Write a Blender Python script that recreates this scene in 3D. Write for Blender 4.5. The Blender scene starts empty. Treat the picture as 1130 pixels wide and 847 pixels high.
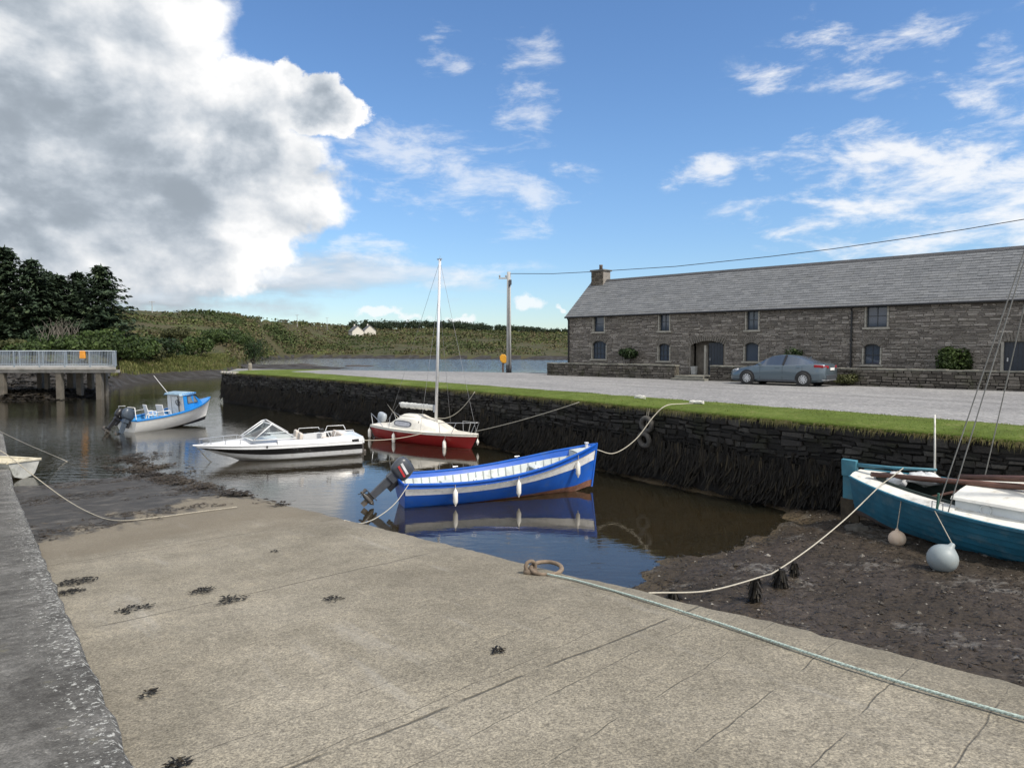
import bpy, math, random
from mathutils import Vector, Matrix, Euler, noise
random.seed(7)
R = random.Random(11)
rad = math.radians
sc = bpy.context.scene
COL = sc.collection
EYE = 4.0            # camera height above the water (z = 0)
FPX = 784.0          # focal length in photograph pixels
PITCH = rad(-2.88)
FWD = Vector((0, math.cos(PITCH), math.sin(PITCH)))
UPV = Vector((0, -math.sin(PITCH), math.cos(PITCH)))

def ray(px, py):
    return FWD + Vector((1, 0, 0)) * ((px - 565) / FPX) + UPV * ((423.5 - py) / FPX)
def at(px, py, z):                     # point on the level z
    d = ray(px, py); t = (z - EYE) / d.z
    return Vector((d.x * t, d.y * t, z))
def aty(px, py, y):                    # point at a depth
    d = ray(px, py); t = y / d.y
    return Vector((d.x * t, y, EYE + d.z * t))
def on_plane(px, py, p0, n):
    d = ray(px, py); o = Vector((0, 0, EYE))
    t = (p0 - o).dot(n) / d.dot(n)
    return o + d * t
def fbm(x, y, z=0.0, o=4):
    return noise.fractal(Vector((x, y, z)), 1.0, 2.0, o)     # about -1..1
def lerp(a, b, t): return a + (b - a) * t
def clamp(x, a=0.0, b=1.0): return max(a, min(b, x))
def sstep(a, b, x):
    t = clamp((x - a) / (b - a)); return t * t * (3 - 2 * t)
def interp(tab, x):
    if x <= tab[0][0]: return tab[0][1]
    for (x0, y0), (x1, y1) in zip(tab, tab[1:]):
        if x <= x1: return lerp(y0, y1, (x - x0) / (x1 - x0))
    return tab[-1][1]

# ---------------------------------------------------------------- mesh builder
class MB:
    def __init__(self): self.v = []; self.f = []; self.m = []
    def add(self, vs, fs, m=0, M=None):
        b = len(self.v)
        self.v += [tuple(M @ Vector(p)) if M else tuple(p) for p in vs]
        self.f += [tuple(i + b for i in q) for q in fs]
        self.m += [m] * len(fs)
    def box(self, c, s, rot=None, m=0, taper=1.0):
        x, y, z = s[0] / 2, s[1] / 2, s[2] / 2
        vs = [(-x, -y, -z), (x, -y, -z), (x, y, -z), (-x, y, -z)]
        vs += [(a * taper, b * taper, z) for a, b, _ in vs]
        M = Matrix.Translation(Vector(c))
        if rot is not None: M = M @ (rot if isinstance(rot, Matrix) else Euler(rot).to_matrix().to_4x4())
        self.add(vs, [(3, 2, 1, 0), (4, 5, 6, 7), (0, 1, 5, 4), (1, 2, 6, 5), (2, 3, 7, 6), (3, 0, 4, 7)], m, M)
    def beam(self, a, b, w, h, m=0, up=(0, 0, 1)):       # square bar from a to b
        a = Vector(a); b = Vector(b); d = (b - a).normalized(); u = Vector(up)
        s = d.cross(u)
        if s.length < 1e-4: s = d.cross(Vector((1, 0, 0)))
        s.normalize(); u = s.cross(d)
        vs = []
        for p in (a, b):
            for i, j in ((-1, -1), (1, -1), (1, 1), (-1, 1)):
                vs.append(p + s * (i * w / 2) + u * (j * h / 2))
        self.add(vs, [(3, 2, 1, 0), (4, 5, 6, 7), (0, 1, 5, 4), (1, 2, 6, 5), (2, 3, 7, 6), (3, 0, 4, 7)], m)
    def tube(self, pts, r, n=6, m=0, cap=True):
        pts = [Vector(p) for p in pts]
        rs = r if isinstance(r, (list, tuple)) else [r] * len(pts)
        d = (pts[1] - pts[0]).normalized()
        s = d.cross(Vector((0, 0, 1)))
        if s.length < 1e-3: s = d.cross(Vector((1, 0, 0)))
        s.normalize(); vs = []; fs = []
        for i, p in enumerate(pts):
            if i == 0: t = pts[1] - pts[0]
            elif i == len(pts) - 1: t = pts[-1] - pts[-2]
            else: t = (pts[i + 1] - p).normalized() + (p - pts[i - 1]).normalized()
            if t.length < 1e-9: t = d
            d = t.normalized()
            s = (s - d * s.dot(d))
            if s.length < 1e-5: s = d.orthogonal()
            s.normalize(); u = d.cross(s)
            for k in range(n):
                a = 2 * math.pi * k / n
                vs.append(p + s * (math.cos(a) * rs[i]) + u * (math.sin(a) * rs[i]))
        for i in range(len(pts) - 1):
            for k in range(n):
                fs.append((i * n + k, i * n + (k + 1) % n, (i + 1) * n + (k + 1) % n, (i + 1) * n + k))
        if cap:
            fs.append(tuple(reversed(range(n)))); fs.append(tuple(range((len(pts) - 1) * n, len(pts) * n)))
        self.add(vs, fs, m)
    def lathe(self, prof, n=16, m=0, M=None, capped=True):      # profile (r, z) from bottom to top
        vs = []; fs = []
        for r, z in prof:
            for k in range(n):
                a = 2 * math.pi * k / n
                vs.append((r * math.cos(a), r * math.sin(a), z))
        for i in range(len(prof) - 1):
            for k in range(n):
                fs.append((i * n + k, i * n + (k + 1) % n, (i + 1) * n + (k + 1) % n, (i + 1) * n + k))
        if capped:
            fs.append(tuple(reversed(range(n)))); fs.append(tuple(range((len(prof) - 1) * n, len(prof) * n)))
        self.add(vs, fs, m, M)
    def loft(self, rings, closed=True, m=0, caps=(False, False), M=None):
        n = len(rings[0]); vs = [p for r in rings for p in r]; fs = []
        for i in range(len(rings) - 1):
            for k in range(n if closed else n - 1):
                fs.append((i * n + k, i * n + (k + 1) % n, (i + 1) * n + (k + 1) % n, (i + 1) * n + k))
        if caps[0]: fs.append(tuple(reversed(range(n))))
        if caps[1]: fs.append(tuple(range((len(rings) - 1) * n, len(rings) * n)))
        self.add(vs, fs, m, M)
    def poly_prism(self, pts, z0, z1, m=0, M=None):
        n = len(pts)
        vs = [(x, y, z0) for x, y in pts] + [(x, y, z1) for x, y in pts]
        fs = [tuple(reversed(range(n))), tuple(range(n, 2 * n))]
        fs += [(i, (i + 1) % n, n + (i + 1) % n, n + i) for i in range(n)]
        self.add(vs, fs, m, M)
    def torus(self, c, Rr, r, n=18, k=8, M=None, m=0):
        pts = []; fs = []
        for i in range(n):
            a = 2 * math.pi * i / n
            for j in range(k):
                b = 2 * math.pi * j / k
                pts.append(((Rr + r * math.cos(b)) * math.cos(a), (Rr + r * math.cos(b)) * math.sin(a), r * math.sin(b)))
        for i in range(n):
            for j in range(k):
                fs.append((i * k + j, ((i + 1) % n) * k + j, ((i + 1) % n) * k + (j + 1) % k, i * k + (j + 1) % k))
        MM = Matrix.Translation(Vector(c))
        if M is not None: MM = MM @ M
        self.add(pts, fs, m, MM)
    def build(self, name, mats, parent=None, smooth=False, loc=None, bevel=0.0, recalc=False, sangle=None):
        me = bpy.data.meshes.new(name)
        off = Vector(loc) if loc is not None else None
        vs = self.v if off is None else [(a - off.x, b - off.y, c - off.z) for a, b, c in self.v]
        me.from_pydata(vs, [], self.f)
        if not isinstance(mats, (list, tuple)): mats = [mats]
        for mm in mats: me.materials.append(mm)
        if len(mats) > 1: me.polygons.foreach_set('material_index', self.m)
        if recalc:
            import bmesh
            bm = bmesh.new(); bm.from_mesh(me)
            bmesh.ops.remove_doubles(bm, verts=bm.verts, dist=1e-5)
            bmesh.ops.recalc_face_normals(bm, faces=bm.faces); bm.to_mesh(me); bm.free()
        if smooth:
            me.polygons.foreach_set('use_smooth', [True] * len(me.polygons))
        me.update()
        if smooth and sangle: me.set_sharp_from_angle(angle=rad(sangle))
        o = bpy.data.objects.new(name, me); COL.objects.link(o)
        if off is not None: o.location = off
        if parent is not None: o.parent = parent
        if bevel > 0:
            b = o.modifiers.new('Bevel', 'BEVEL'); b.width = bevel; b.segments = 2; b.limit_method = 'ANGLE'; b.angle_limit = rad(35)
        return o

def tag(o, label, cat, group=None, kind=None):
    o['label'] = label
    if cat: o['category'] = cat
    if group: o['group'] = group
    if kind: o['kind'] = kind
    return o
def setting(o, kind='structure', label=None, cat=None):
    o['kind'] = kind
    if label: o['label'] = label
    if cat: o['category'] = cat
    return o
def empty(name, loc, rot=(0, 0, 0)):
    o = bpy.data.objects.new(name, None); COL.objects.link(o)
    o.empty_display_size = 0.3
    o.location = loc; o.rotation_euler = rot
    return o
def wpt(o, p): return o.matrix_basis @ Vector(p)

# ---------------------------------------------------------------- node helpers
def new_mat(name):
    m = bpy.data.materials.new(name); m.use_nodes = True
    nt = m.node_tree
    return m, nt, nt.nodes['Principled BSDF']
class G:
    """small helper that writes node graphs"""
    def __init__(s, nt): s.nt = nt
    def n(s, t, **kw):
        nd = s.nt.nodes.new(t)
        for k, v in kw.items(): setattr(nd, k, v)
        return nd
    def put(s, sock, v):
        if hasattr(v, 'is_linked') or isinstance(v, bpy.types.NodeSocket): s.nt.links.new(v, sock)
        elif isinstance(v, (tuple, list)) and len(v) == 3 and sock.type == 'RGBA': sock.default_value = (*v, 1)
        else: sock.default_value = v
    def math(s, op, a, b=None, c=None, clampv=False):
        nd = s.n('ShaderNodeMath', operation=op); nd.use_clamp = clampv
        for i, v in enumerate((a, b, c)):
            if v is not None: s.put(nd.inputs[i], v)
        return nd.outputs[0]
    def add(s, a, b): return s.math('ADD', a, b)
    def sub(s, a, b): return s.math('SUBTRACT', a, b)
    def mul(s, a, b): return s.math('MULTIPLY', a, b)
    def mx(s, a, b): return s.math('MAXIMUM', a, b)
    def mn(s, a, b): return s.math('MINIMUM', a, b)
    def ss(s, x, a, b, lo=0.0, hi=1.0):
        nd = s.n('ShaderNodeMapRange', interpolation_type='SMOOTHSTEP')
        s.put(nd.inputs[0], x); s.put(nd.inputs[1], a); s.put(nd.inputs[2], b); s.put(nd.inputs[3], lo); s.put(nd.inputs[4], hi)
        return nd.outputs[0]
    def mix(s, f, a, b, mode='MIX'):
        nd = s.n('ShaderNodeMix', data_type='RGBA', blend_type=mode)
        s.put(nd.inputs[0], f); s.put(nd.inputs[6], a); s.put(nd.inputs[7], b)
        return nd.outputs[2]
    def noise(s, vec, scale, detail=4.0, rough=0.55, dist=0.0, color=False):
        nd = s.n('ShaderNodeTexNoise')
        if vec is not None: s.put(nd.inputs['Vector'], vec)
        nd.inputs['Scale'].default_value = scale; nd.inputs['Detail'].default_value = detail
        nd.inputs['Roughness'].default_value = rough; nd.inputs['Distortion'].default_value = dist
        return nd.outputs[1 if color else 0]
    def voro(s, vec, scale, feature='F1', out=0, rnd=1.0):
        nd = s.n('ShaderNodeTexVoronoi', feature=feature)
        if vec is not None: s.put(nd.inputs['Vector'], vec)
        nd.inputs['Scale'].default_value = scale; nd.inputs['Randomness'].default_value = rnd
        return nd.outputs[out]
    def mapping(s, vec, loc=(0, 0, 0), rot=(0, 0, 0), scale=(1, 1, 1)):
        nd = s.n('ShaderNodeMapping'); s.put(nd.inputs[0], vec)
        nd.inputs[1].default_value = loc; nd.inputs[2].default_value = rot; nd.inputs[3].default_value = scale
        return nd.outputs[0]
    def xyz(s, vec):
        nd = s.n('ShaderNodeSeparateXYZ'); s.put(nd.inputs[0], vec); return nd.outputs
    def comb(s, x, y, z):
        nd = s.n('ShaderNodeCombineXYZ')
        for i, v in enumerate((x, y, z)): s.put(nd.inputs[i], v)
        return nd.outputs[0]
    def pos(s): return s.n('ShaderNodeNewGeometry').outputs['Position']
    def obj(s): return s.n('ShaderNodeTexCoord').outputs['Object']
    def island(s): return s.n('ShaderNodeNewGeometry').outputs['Random Per Island']
    def rnd(s): return s.n('ShaderNodeObjectInfo').outputs['Random']
    def ramp(s, f, stops):
        nd = s.n('ShaderNodeValToRGB'); s.put(nd.inputs[0], f)
        e = nd.color_ramp.elements
        while len(e) < len(stops): e.new(0.5)
        for el, (p, c) in zip(e, stops): el.position = p; el.color = (*c, 1)
        return nd.outputs[0]
    def bump(s, h, strength=0.5, dist=0.02, normal=None):
        nd = s.n('ShaderNodeBump'); s.put(nd.inputs['Height'], h)
        nd.inputs['Strength'].default_value = strength; nd.inputs['Distance'].default_value = dist
        if normal is not None: s.put(nd.inputs['Normal'], normal)
        return nd.outputs[0]

def pmat(name, c, rough=.55, metal=0.0, var=.18, scale=6.0, bump=0.0, bscale=40.0, bdist=.01, isl=0.0, stain=None, stain_amt=.5, stain_scale=4.0, coat=0.0, spec=.5, stretch=(1, 1, 1), world=False):
    """painted / plain surface with tonal variation, optional stains, grain and per-piece variation"""
    m, nt, p = new_mat(name); g = G(nt)
    v = g.mapping(g.pos() if world else g.obj(), scale=stretch)
    f = g.noise(v, scale, 5, .6)
    k = g.ss(f, .25, .75, 1 - var, 1 + var)
    if isl > 0:
        k = g.mul(k, g.ss(g.island(), 0, 1, 1 - isl, 1 + isl))
    col = g.mix(1.0, c, g.comb(k, k, k), 'MULTIPLY')
    r = rough
    if stain is not None:
        sf = g.mul(g.ss(g.noise(v, stain_scale, 6, .65), .5, .72), stain_amt)
        col = g.mix(sf, col, stain)
        r = g.add(g.mul(sf, .25), rough)
    g.put(p.inputs['Base Color'], col); g.put(p.inputs['Roughness'], r)
    p.inputs['Metallic'].default_value = metal
    p.inputs['Specular IOR Level'].default_value = spec
    if coat: p.inputs['Coat Weight'].default_value = coat; p.inputs['Coat Roughness'].default_value = .05
    if bump > 0:
        g.put(p.inputs['Normal'], g.bump(g.noise(v, bscale, 5, .6), bump, bdist))
    return m

def leaf_mat(name, stops, rough=.6, trans=.25):
    m, nt, p = new_mat(name); g = G(nt)
    f = g.add(g.mul(g.island(), .6), g.mul(g.ss(g.noise(g.pos(), .35, 3), .3, .7), .4))
    col = g.ramp(f, stops)
    g.put(p.inputs['Base Color'], col); p.inputs['Roughness'].default_value = rough
    p.inputs['Specular IOR Level'].default_value = .25
    t = g.n('ShaderNodeBsdfTranslucent'); g.put(t.inputs[0], col)
    mx = g.n('ShaderNodeMixShader'); mx.inputs[0].default_value = trans
    nt.links.new(p.outputs[0], mx.inputs[1]); nt.links.new(t.outputs[0], mx.inputs[2])
    nt.links.new(mx.outputs[0], nt.nodes['Material Output'].inputs[0])
    return m

# ---------------------------------------------------------------- shared materials
WHITE = pmat('white_gelcoat', (.68, .68, .66), .3, var=.06, stain=(.45, .42, .35), stain_amt=.3, stain_scale=3)
CREAM = pmat('cream_gelcoat', (.75, .72, .64), .35, var=.06, stain=(.45, .40, .30), stain_amt=.3)
FENDER = pmat('fender_vinyl', (.76, .74, .69), .4, var=.07, stain=(.35, .33, .25), stain_amt=.45, stain_scale=7)
STEEL = pmat('galvanised_steel', (.5, .51, .53), .38, .85, var=.12, scale=12)
ALU = pmat('mast_aluminium', (.72, .72, .73), .42, .35, var=.08, scale=4)
BLACK = pmat('black_plastic', (.016, .016, .018), .35, var=.2)
RUBBER = pmat('black_rubber', (.022, .022, .022), .75, var=.25)
DGREY = pmat('dark_grey_cowl', (.05, .055, .065), .35, var=.15)
ROPE = pmat('pale_rope', (.42, .39, .32), .85, var=.2, scale=60, bump=.6, bscale=160, bdist=.004)
OLDROPE = pmat('weathered_rope', (.33, .30, .24), .9, var=.3, scale=40, bump=.6, bscale=160, bdist=.004)
GREENROPE = pmat('green_white_rope', (.40, .48, .43), .85, var=.4, scale=70, bump=.7, bscale=140, bdist=.006)
GLASS, _nt, _p = new_mat('window_glass')
_p.inputs['Base Color'].default_value = (.06, .08, .115, 1); _p.inputs['Roughness'].default_value = .04  # bluish base colour stands in for sky reflected in the glass
_p.inputs['Specular IOR Level'].default_value = .6
CLEAR, _nt, _p = new_mat('clear_screen')
_g = G(_nt)
_t = _g.n('ShaderNodeBsdfTransparent'); _t.inputs[0].default_value = (.75, .82, .82, 1)
_gl = _g.n('ShaderNodeBsdfGlossy'); _gl.inputs['Roughness'].default_value = .03
_fr = _g.n('ShaderNodeFresnel'); _fr.inputs[0].default_value = 1.5
_mx = _g.n('ShaderNodeMixShader')
_nt.links.new(_g.add(_fr.outputs[0], .12), _mx.inputs[0]); _nt.links.new(_t.outputs[0], _mx.inputs[1]); _nt.links.new(_gl.outputs[0], _mx.inputs[2])
_nt.links.new(_mx.outputs[0], _nt.nodes['Material Output'].inputs[0])
# ================================================================ camera, sun, sky
cam = bpy.data.cameras.new('camera'); cam.sensor_width = 36; cam.lens = 36 * FPX / 1130
cam.clip_start = .05; cam.clip_end = 8000
camo = bpy.data.objects.new('camera', cam); COL.objects.link(camo)
camo.location = (0, 0, EYE); camo.rotation_euler = (rad(90) + PITCH, 0, 0)
sc.camera = camo
SUN_AZ, SUN_EL = rad(128), rad(50)               # azimuth clockwise from +Y: behind the camera, to the right
sl = bpy.data.lights.new('sun', 'SUN'); sl.energy = 2.75; sl.angle = rad(7); sl.color = (1, .93, .83)
so = bpy.data.objects.new('sun', sl); COL.objects.link(so)
sd = Vector((math.sin(SUN_AZ) * math.cos(SUN_EL), math.cos(SUN_AZ) * math.cos(SUN_EL), math.sin(SUN_EL)))
so.rotation_euler = sd.to_track_quat('Z', 'Y').to_euler(); so.location = (0, 0, 60)
vs_ = sc.view_settings
vs_.view_transform = 'Standard'; vs_.look = 'None'; vs_.gamma = 1; vs_.exposure = 0.70
vs_.use_curve_mapping = False

w = bpy.data.worlds.new('World'); sc.world = w; w.use_nodes = True
nt = w.node_tree; g = G(nt); bg = nt.nodes['Background']
sky = g.n('ShaderNodeTexSky', sky_type='NISHITA')
sky.sun_disc = False; sky.sun_elevation = SUN_EL; sky.sun_rotation = SUN_AZ
sky.altitude = 0; sky.air_density = 1.1; sky.dust_density = .1; sky.ozone_density = 2.0
d = g.n('ShaderNodeTexCoord').outputs['Generated']
X = g.xyz(d)
az = g.math('ARCTAN2', X[0], X[1]); el = g.math('ARCSINE', X[2])
wn = g.n('ShaderNodeSeparateColor'); g.put(wn.inputs[0], g.noise(g.mapping(d, loc=(2.2, .7, 3.3), scale=(1, 1, 1.2)), 7.0, 9, .58, color=True))
az0, el0 = az, el
az = g.add(az, g.mul(g.sub(wn.outputs[0], .5), .17)); el = g.add(el, g.mul(g.sub(wn.outputs[1], .5), .14))
def pa(px, py):
    v = ray(px, py).normalized(); return math.atan2(v.x, v.y), math.asin(v.z)
def blob(px, py, rx, ry, soft=1.0):
    a, e = pa(px, py)
    u = g.math('DIVIDE', g.sub(az, a), rx / FPX); v = g.math('DIVIDE', g.sub(el, e), ry / FPX)
    return g.sub(1.0, g.math('SQRT', g.add(g.mul(u, u), g.mul(v, v))))
def union(bs):
    r = bs[0]
    for b in bs[1:]: r = g.mx(r, b)
    return r
# --- the big cumulus
f1 = g.noise(g.mapping(d, loc=(3.1, 1.7, .4), scale=(1, 1, 1.3)), 6.0, 10, .54, .1)
dL = g.n('ShaderNodeVectorMath', operation='ADD'); g.put(dL.inputs[0], d); dL.inputs[1].default_value = (.018, -.01, .022)
f1b = g.noise(g.mapping(dL.outputs[0], loc=(3.1, 1.7, .4), scale=(1, 1, 1.3)), 6.0, 6, .54, .1)
fb = g.noise(g.mapping(d, loc=(7.1, 2.7, 1.4), scale=(1, 1, 2.4)), 4.6, 9, .60)
shape = union([blob(15, 60, 205, 190), blob(165, 190, 185, 125), blob(352, 112, 52, 36), blob(-60, 200, 260, 130), blob(272, 165, 70, 95),
               blob(-230, -200, 390, 420)])
den = g.ss(g.add(shape, g.mul(g.sub(f1, .5), .9)), .02, .15)
# --- flat grey bank under it and towards the horizon
f2 = g.noise(g.mapping(d, loc=(.3, 5.2, .9), scale=(1, 1, 4.2)), 5.0, 7, .55)
bank = union([blob(40, 300, 400, 60), blob(200, 265, 140, 55), blob(-150, 300, 300, 90)])
den2 = g.mul(g.ss(g.add(bank, g.mul(g.sub(f2, .5), 2.0)), 0, .55), .92)
# --- wisps
f3 = g.noise(g.mapping(d, loc=(1.3, .2, 2.9), rot=(0, rad(-10), 0), scale=(1, 1, 2.9)), 9.5, 10, .64, .25)
wb = g.mx(g.mul(union([blob(1060, 215, 250, 95), blob(960, 190, 140, 60), blob(1130, 90, 120, 70)]), .95),
          g.mul(union([blob(480, 190, 175, 85), blob(575, 95, 55, 75), blob(470, 60, 60, 30), blob(440, 295, 190, 26), blob(790, 195, 60, 30), blob(930, 70, 120, 45), blob(600, 210, 75, 45)]), .72))
den3 = g.mul(g.ss(g.add(g.mul(wb, .55), g.mul(g.sub(f3, .5), 1.9)), .12, .62), g.ss(wb, 0, .25))
den3 = g.mul(den3, g.add(.58, g.mul(g.ss(az, 0, rad(22)), .27)))
# --- small cumulus low down
f4 = g.noise(d, 26, 6, .55)
low = union([blob(598, 343, 26, 13), blob(490, 352, 30, 9), blob(640, 350, 14, 7), blob(420, 356, 40, 7), blob(250, 322, 34, 8), blob(700, 330, 20, 6)])
den4 = g.mul(g.ss(g.add(low, g.mul(g.sub(f4, .5), 2.2)), .15, .6), .75)
K = 7.2                                                     # cloud radiance in the sky's own unit
edge = g.ss(g.add(shape, g.mul(g.sub(f1, .5), .9)), .12, .8)            # 0 at the rim, 1 deep inside
lo = g.ss(union([blob(20, 215, 330, 60), blob(150, 250, 230, 75), blob(10, 110, 150, 40)]), 0, .8)
lum = g.sub(g.sub(.90, g.mul(edge, .40)), g.mul(lo, .09))
lum = g.add(lum, g.mul(g.mul(g.sub(fb, .5), .75), edge))
lum = g.add(lum, g.mul(g.sub(f1, f1b), 2.1))
lum = g.math('SMOOTH_MAX', g.math('MINIMUM', lum, 1.02), .40, .22)
shadecol = g.mix(g.ss(lum, .35, 1.0), (.80, .92, 1.06), (1.0, 1.0, 1.0))
c1 = g.mix(1.0, shadecol, g.comb(lum, lum, lum), 'MULTIPLY')
lum2 = g.add(.44, g.mul(g.ss(f2, .35, .7), .38))
c2 = g.mix(1.0, (.88, .96, 1.06), g.comb(lum2, lum2, lum2), 'MULTIPLY')
def scale(col, k): return g.mix(1.0, col, (k, k, k), 'MULTIPLY')
hs = g.n('ShaderNodeHueSaturation'); hs.inputs['Saturation'].default_value = 1.08; g.put(hs.inputs['Color'], sky.outputs[0])
col = g.mix(1.0, hs.outputs[0], g.mix(g.ss(el0, 0, rad(16)), (.62, .74, .94), (.78, .90, 1.05)), 'MULTIPLY')
col = g.mix(den2, col, scale(c2, K)) 
col = g.mix(den3, col, scale((1, 1, 1), K * .95))
col = g.mix(den4, col, scale((.97, .99, 1), K * .95))
col = g.mix(den, col, scale(c1, K))
# unseen broken cloud overhead and behind the camera, added for soft white ambient light
f5 = g.noise(g.mapping(d, loc=(4.4, .6, 2.2)), 2.4, 7, .55)
over = g.mx(g.ss(el0, rad(42), rad(62)), g.ss(X[1], .05, -.25))
den5 = g.mul(g.ss(g.add(f5, g.mul(over, .12)), .46, .62), over)
col = g.mix(den5, col, scale((.98, .99, 1), K * 1.05))
for nd in nt.nodes:
    if nd.bl_idname == 'ShaderNodeMix': nd.clamp_result = False
nt.links.new(col, bg.inputs[0]); bg.inputs[1].default_value = .092

# ================================================================ terrain
SHORE = [(-400, 54), (-60, 54), (60, 55), (105, 58), (132, 76), (180, 86), (243, 98), (262, 118), (275, 190), (292, 262), (320, 285), (600, 245), (1500, 245)]
CRESTY = [(-400, 338), (-60, 340), (100, 342), (150, 343), (200, 345), (255, 348), (300, 353), (340, 357), (385, 361), (450, 361), (520, 363), (620, 367), (1500, 368)]
CRESTR = [(-400, 200), (150, 215), (255, 262), (310, 320), (345, 420), (385, 520), (450, 560), (620, 590), (1500, 590)]
def sec_(px): return math.sqrt(1 + ((clamp(px, -400, 1500) - 565) / FPX) ** 2)
def shore_r(px): return interp(SHORE, px) * sec_(px)
def crest_r(px): return interp(CRESTR, px) * sec_(px)
def mud_d(x, y): return (x - 2.0) * .72 - (y - 11.6) * .69
def terrain(x, y):
    r = math.hypot(x, y); th = math.atan2(x, y)
    px = 565 + FPX * math.tan(clamp(th, -.88, .88))
    px += 9 * fbm(x * .03, y * .03, 2) * sstep(285, 330, px) if r > 60 else 0
    R1 = shore_r(px)
    if r < R1:
        z = -1.3 + 1.25 * sstep(R1 - 22, R1, r)
        if r < 50:
            dd = mud_d(x, y) + .8 * fbm(x * .45, y * .45, 1) + .25 * fbm(x * 1.7, y * 1.7, 4)
            zz = .30 * (1 - math.exp(-dd / 1.2)) + .022 * dd if dd > 0 else max(-1.2, .13 * dd)
            zz += .035 * fbm(x * 2.6, y * 2.6, 5) + .02 * fbm(x * 7, y * 7, 9)
            z = max(z, zz)
            # narrow weedy foot along the quay wall
            t = (x - Q0.x) * QD.x + (y - Q0.y) * QD.y; o = (x - Q0.x) * QN.x + (y - Q0.y) * QN.y - qoff(t)
            if -1 < t < 60: z = max(z, .10 - .45 * abs(o) + .12 * fbm(t * .6, 3, 3) + .12 * math.exp(-((t - 30) / 1.5) ** 2))
        if r > 100:
            for bp, br, bw, bd, bh in ((298, 140, 13, 9, 1.1), (255, 128, 12, 8, 1.3)):
                bx = math.tan(math.atan((bp - 565) / FPX)) * br
                z = max(z, bh * math.exp(-((x - bx) / bw) ** 2 - ((y - br) / bd) ** 2) - .25 + .2 * fbm(x * .3, y * .3))
        return z
    q = r - R1
    bank = 1.9 * sstep(0, 9 + 8 * sstep(130, 170, px) * (1 - sstep(262, 290, px)), q)
    if px < 132: bank = .55 * sstep(0, 2, q) + 1.6 * sstep(6, 22, q)
    if px > 300: bank = 1.3 * sstep(0, 3.5, q)
    bank += .16 * fbm(x * .10, y * .10, 7, 2) * sstep(0, 5, q)
    Rc = max(crest_r(px), R1 + 60); zc = EYE + (384 - interp(CRESTY, px)) / FPX * Rc / sec_(px)
    k = clamp((q - 10) / (Rc - R1 - 10))
    hill = bank + (zc - bank) * (k ** 1.15)
    hill += k * (1 - .3 * k) * (1.3 * fbm(x * .028, y * .028, 3, 5) + .4 * fbm(x * .12, y * .12, 8))
    if r > Rc: hill = max(-6, hill - (r - Rc) * .05)
    return hill

# quay line, fitted to the photographed edge
QPX = [(244, 411.5), (420, 424), (640, 443.5), (760, 456.5), (930, 472), (1130, 490)]
QP = [at(a, b, 2.15) for a, b in QPX]
mx_ = sum(p.x for p in QP) / 6; my_ = sum(p.y for p in QP) / 6
ang_ = .5 * math.atan2(2 * sum((p.x - mx_) * (p.y - my_) for p in QP), sum((p.x - mx_) ** 2 - (p.y - my_) ** 2 for p in QP))
QD = Vector((math.cos(ang_), math.sin(ang_), 0))
if QD.y > 0: QD = -QD
QN = Vector((QD.y, -QD.x, 0))
if QN.y > 0: QN = -QN
Q0 = Vector((mx_, my_, 0)) + QD * ((QP[0] - Vector((mx_, my_, 0))).dot(QD)); Q0.z = 0
print('quay', Q0, QD, QN, [round((p - Q0).dot(QN), 2) for p in QP], [round((p - Q0).dot(QD), 2) for p in QP])
QOFF = [(0, .45), (10, -.45), (22, -.80), (31, -.68), (37, -.42), (42, .05), (47, .26), (52, .33), (70, .4)]     # the wall bows slightly
def qoff(t):
    return (interp(QOFF, t - 1.5) + interp(QOFF, t) + interp(QOFF, t + 1.5)) / 3
def qp(t, o, z): return Q0 + QD * t + QN * (o + qoff(t)) + Vector((0, 0, z))

angs = [-180 + 6 * i for i in range(22)] + [-48 + .24 * i for i in range(401)] + [54 + 6 * i for i in range(21)]
rads = [.6]
while rads[-1] < 3200:
    r_ = rads[-1]; rads.append(r_ * (1.008 if 50 < r_ < 135 else 1.018 if 6 < r_ < 320 else 1.06) + .01)
na, nr = len(angs), len(rads)
V = []
for r_ in rads:
    for a_ in angs:
        x, y = r_ * math.sin(rad(a_)), r_ * math.cos(rad(a_))
        V.append((x, y, terrain(x, y)))
FM, FH = [], []
for i in range(nr - 1):
    for j in range(na):
        j2 = (j + 1) % na
        a_ = angs[j]
        pxx = 565 + FPX * math.tan(clamp(rad(a_), -.88, .88))
        lim = shore_r(pxx) + (8 if 130 < pxx < 258 else .4 if pxx > 300 else 3 if pxx > 258 else 20)
        (FH if rads[i] > lim else FM).append((i * na + j, (i + 1) * na + j, (i + 1) * na + j2, i * na + j2))
def terrain_obj(name, faces, mt):
    used = sorted({i for f in faces for i in f}); mp = {k: n for n, k in enumerate(used)}
    b = MB(); b.v = [V[k] for k in used]; b.f = [tuple(mp[i] for i in f) for f in faces]; b.m = [0] * len(b.f)
    return setting(b.build(name, mt, smooth=True))

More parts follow.
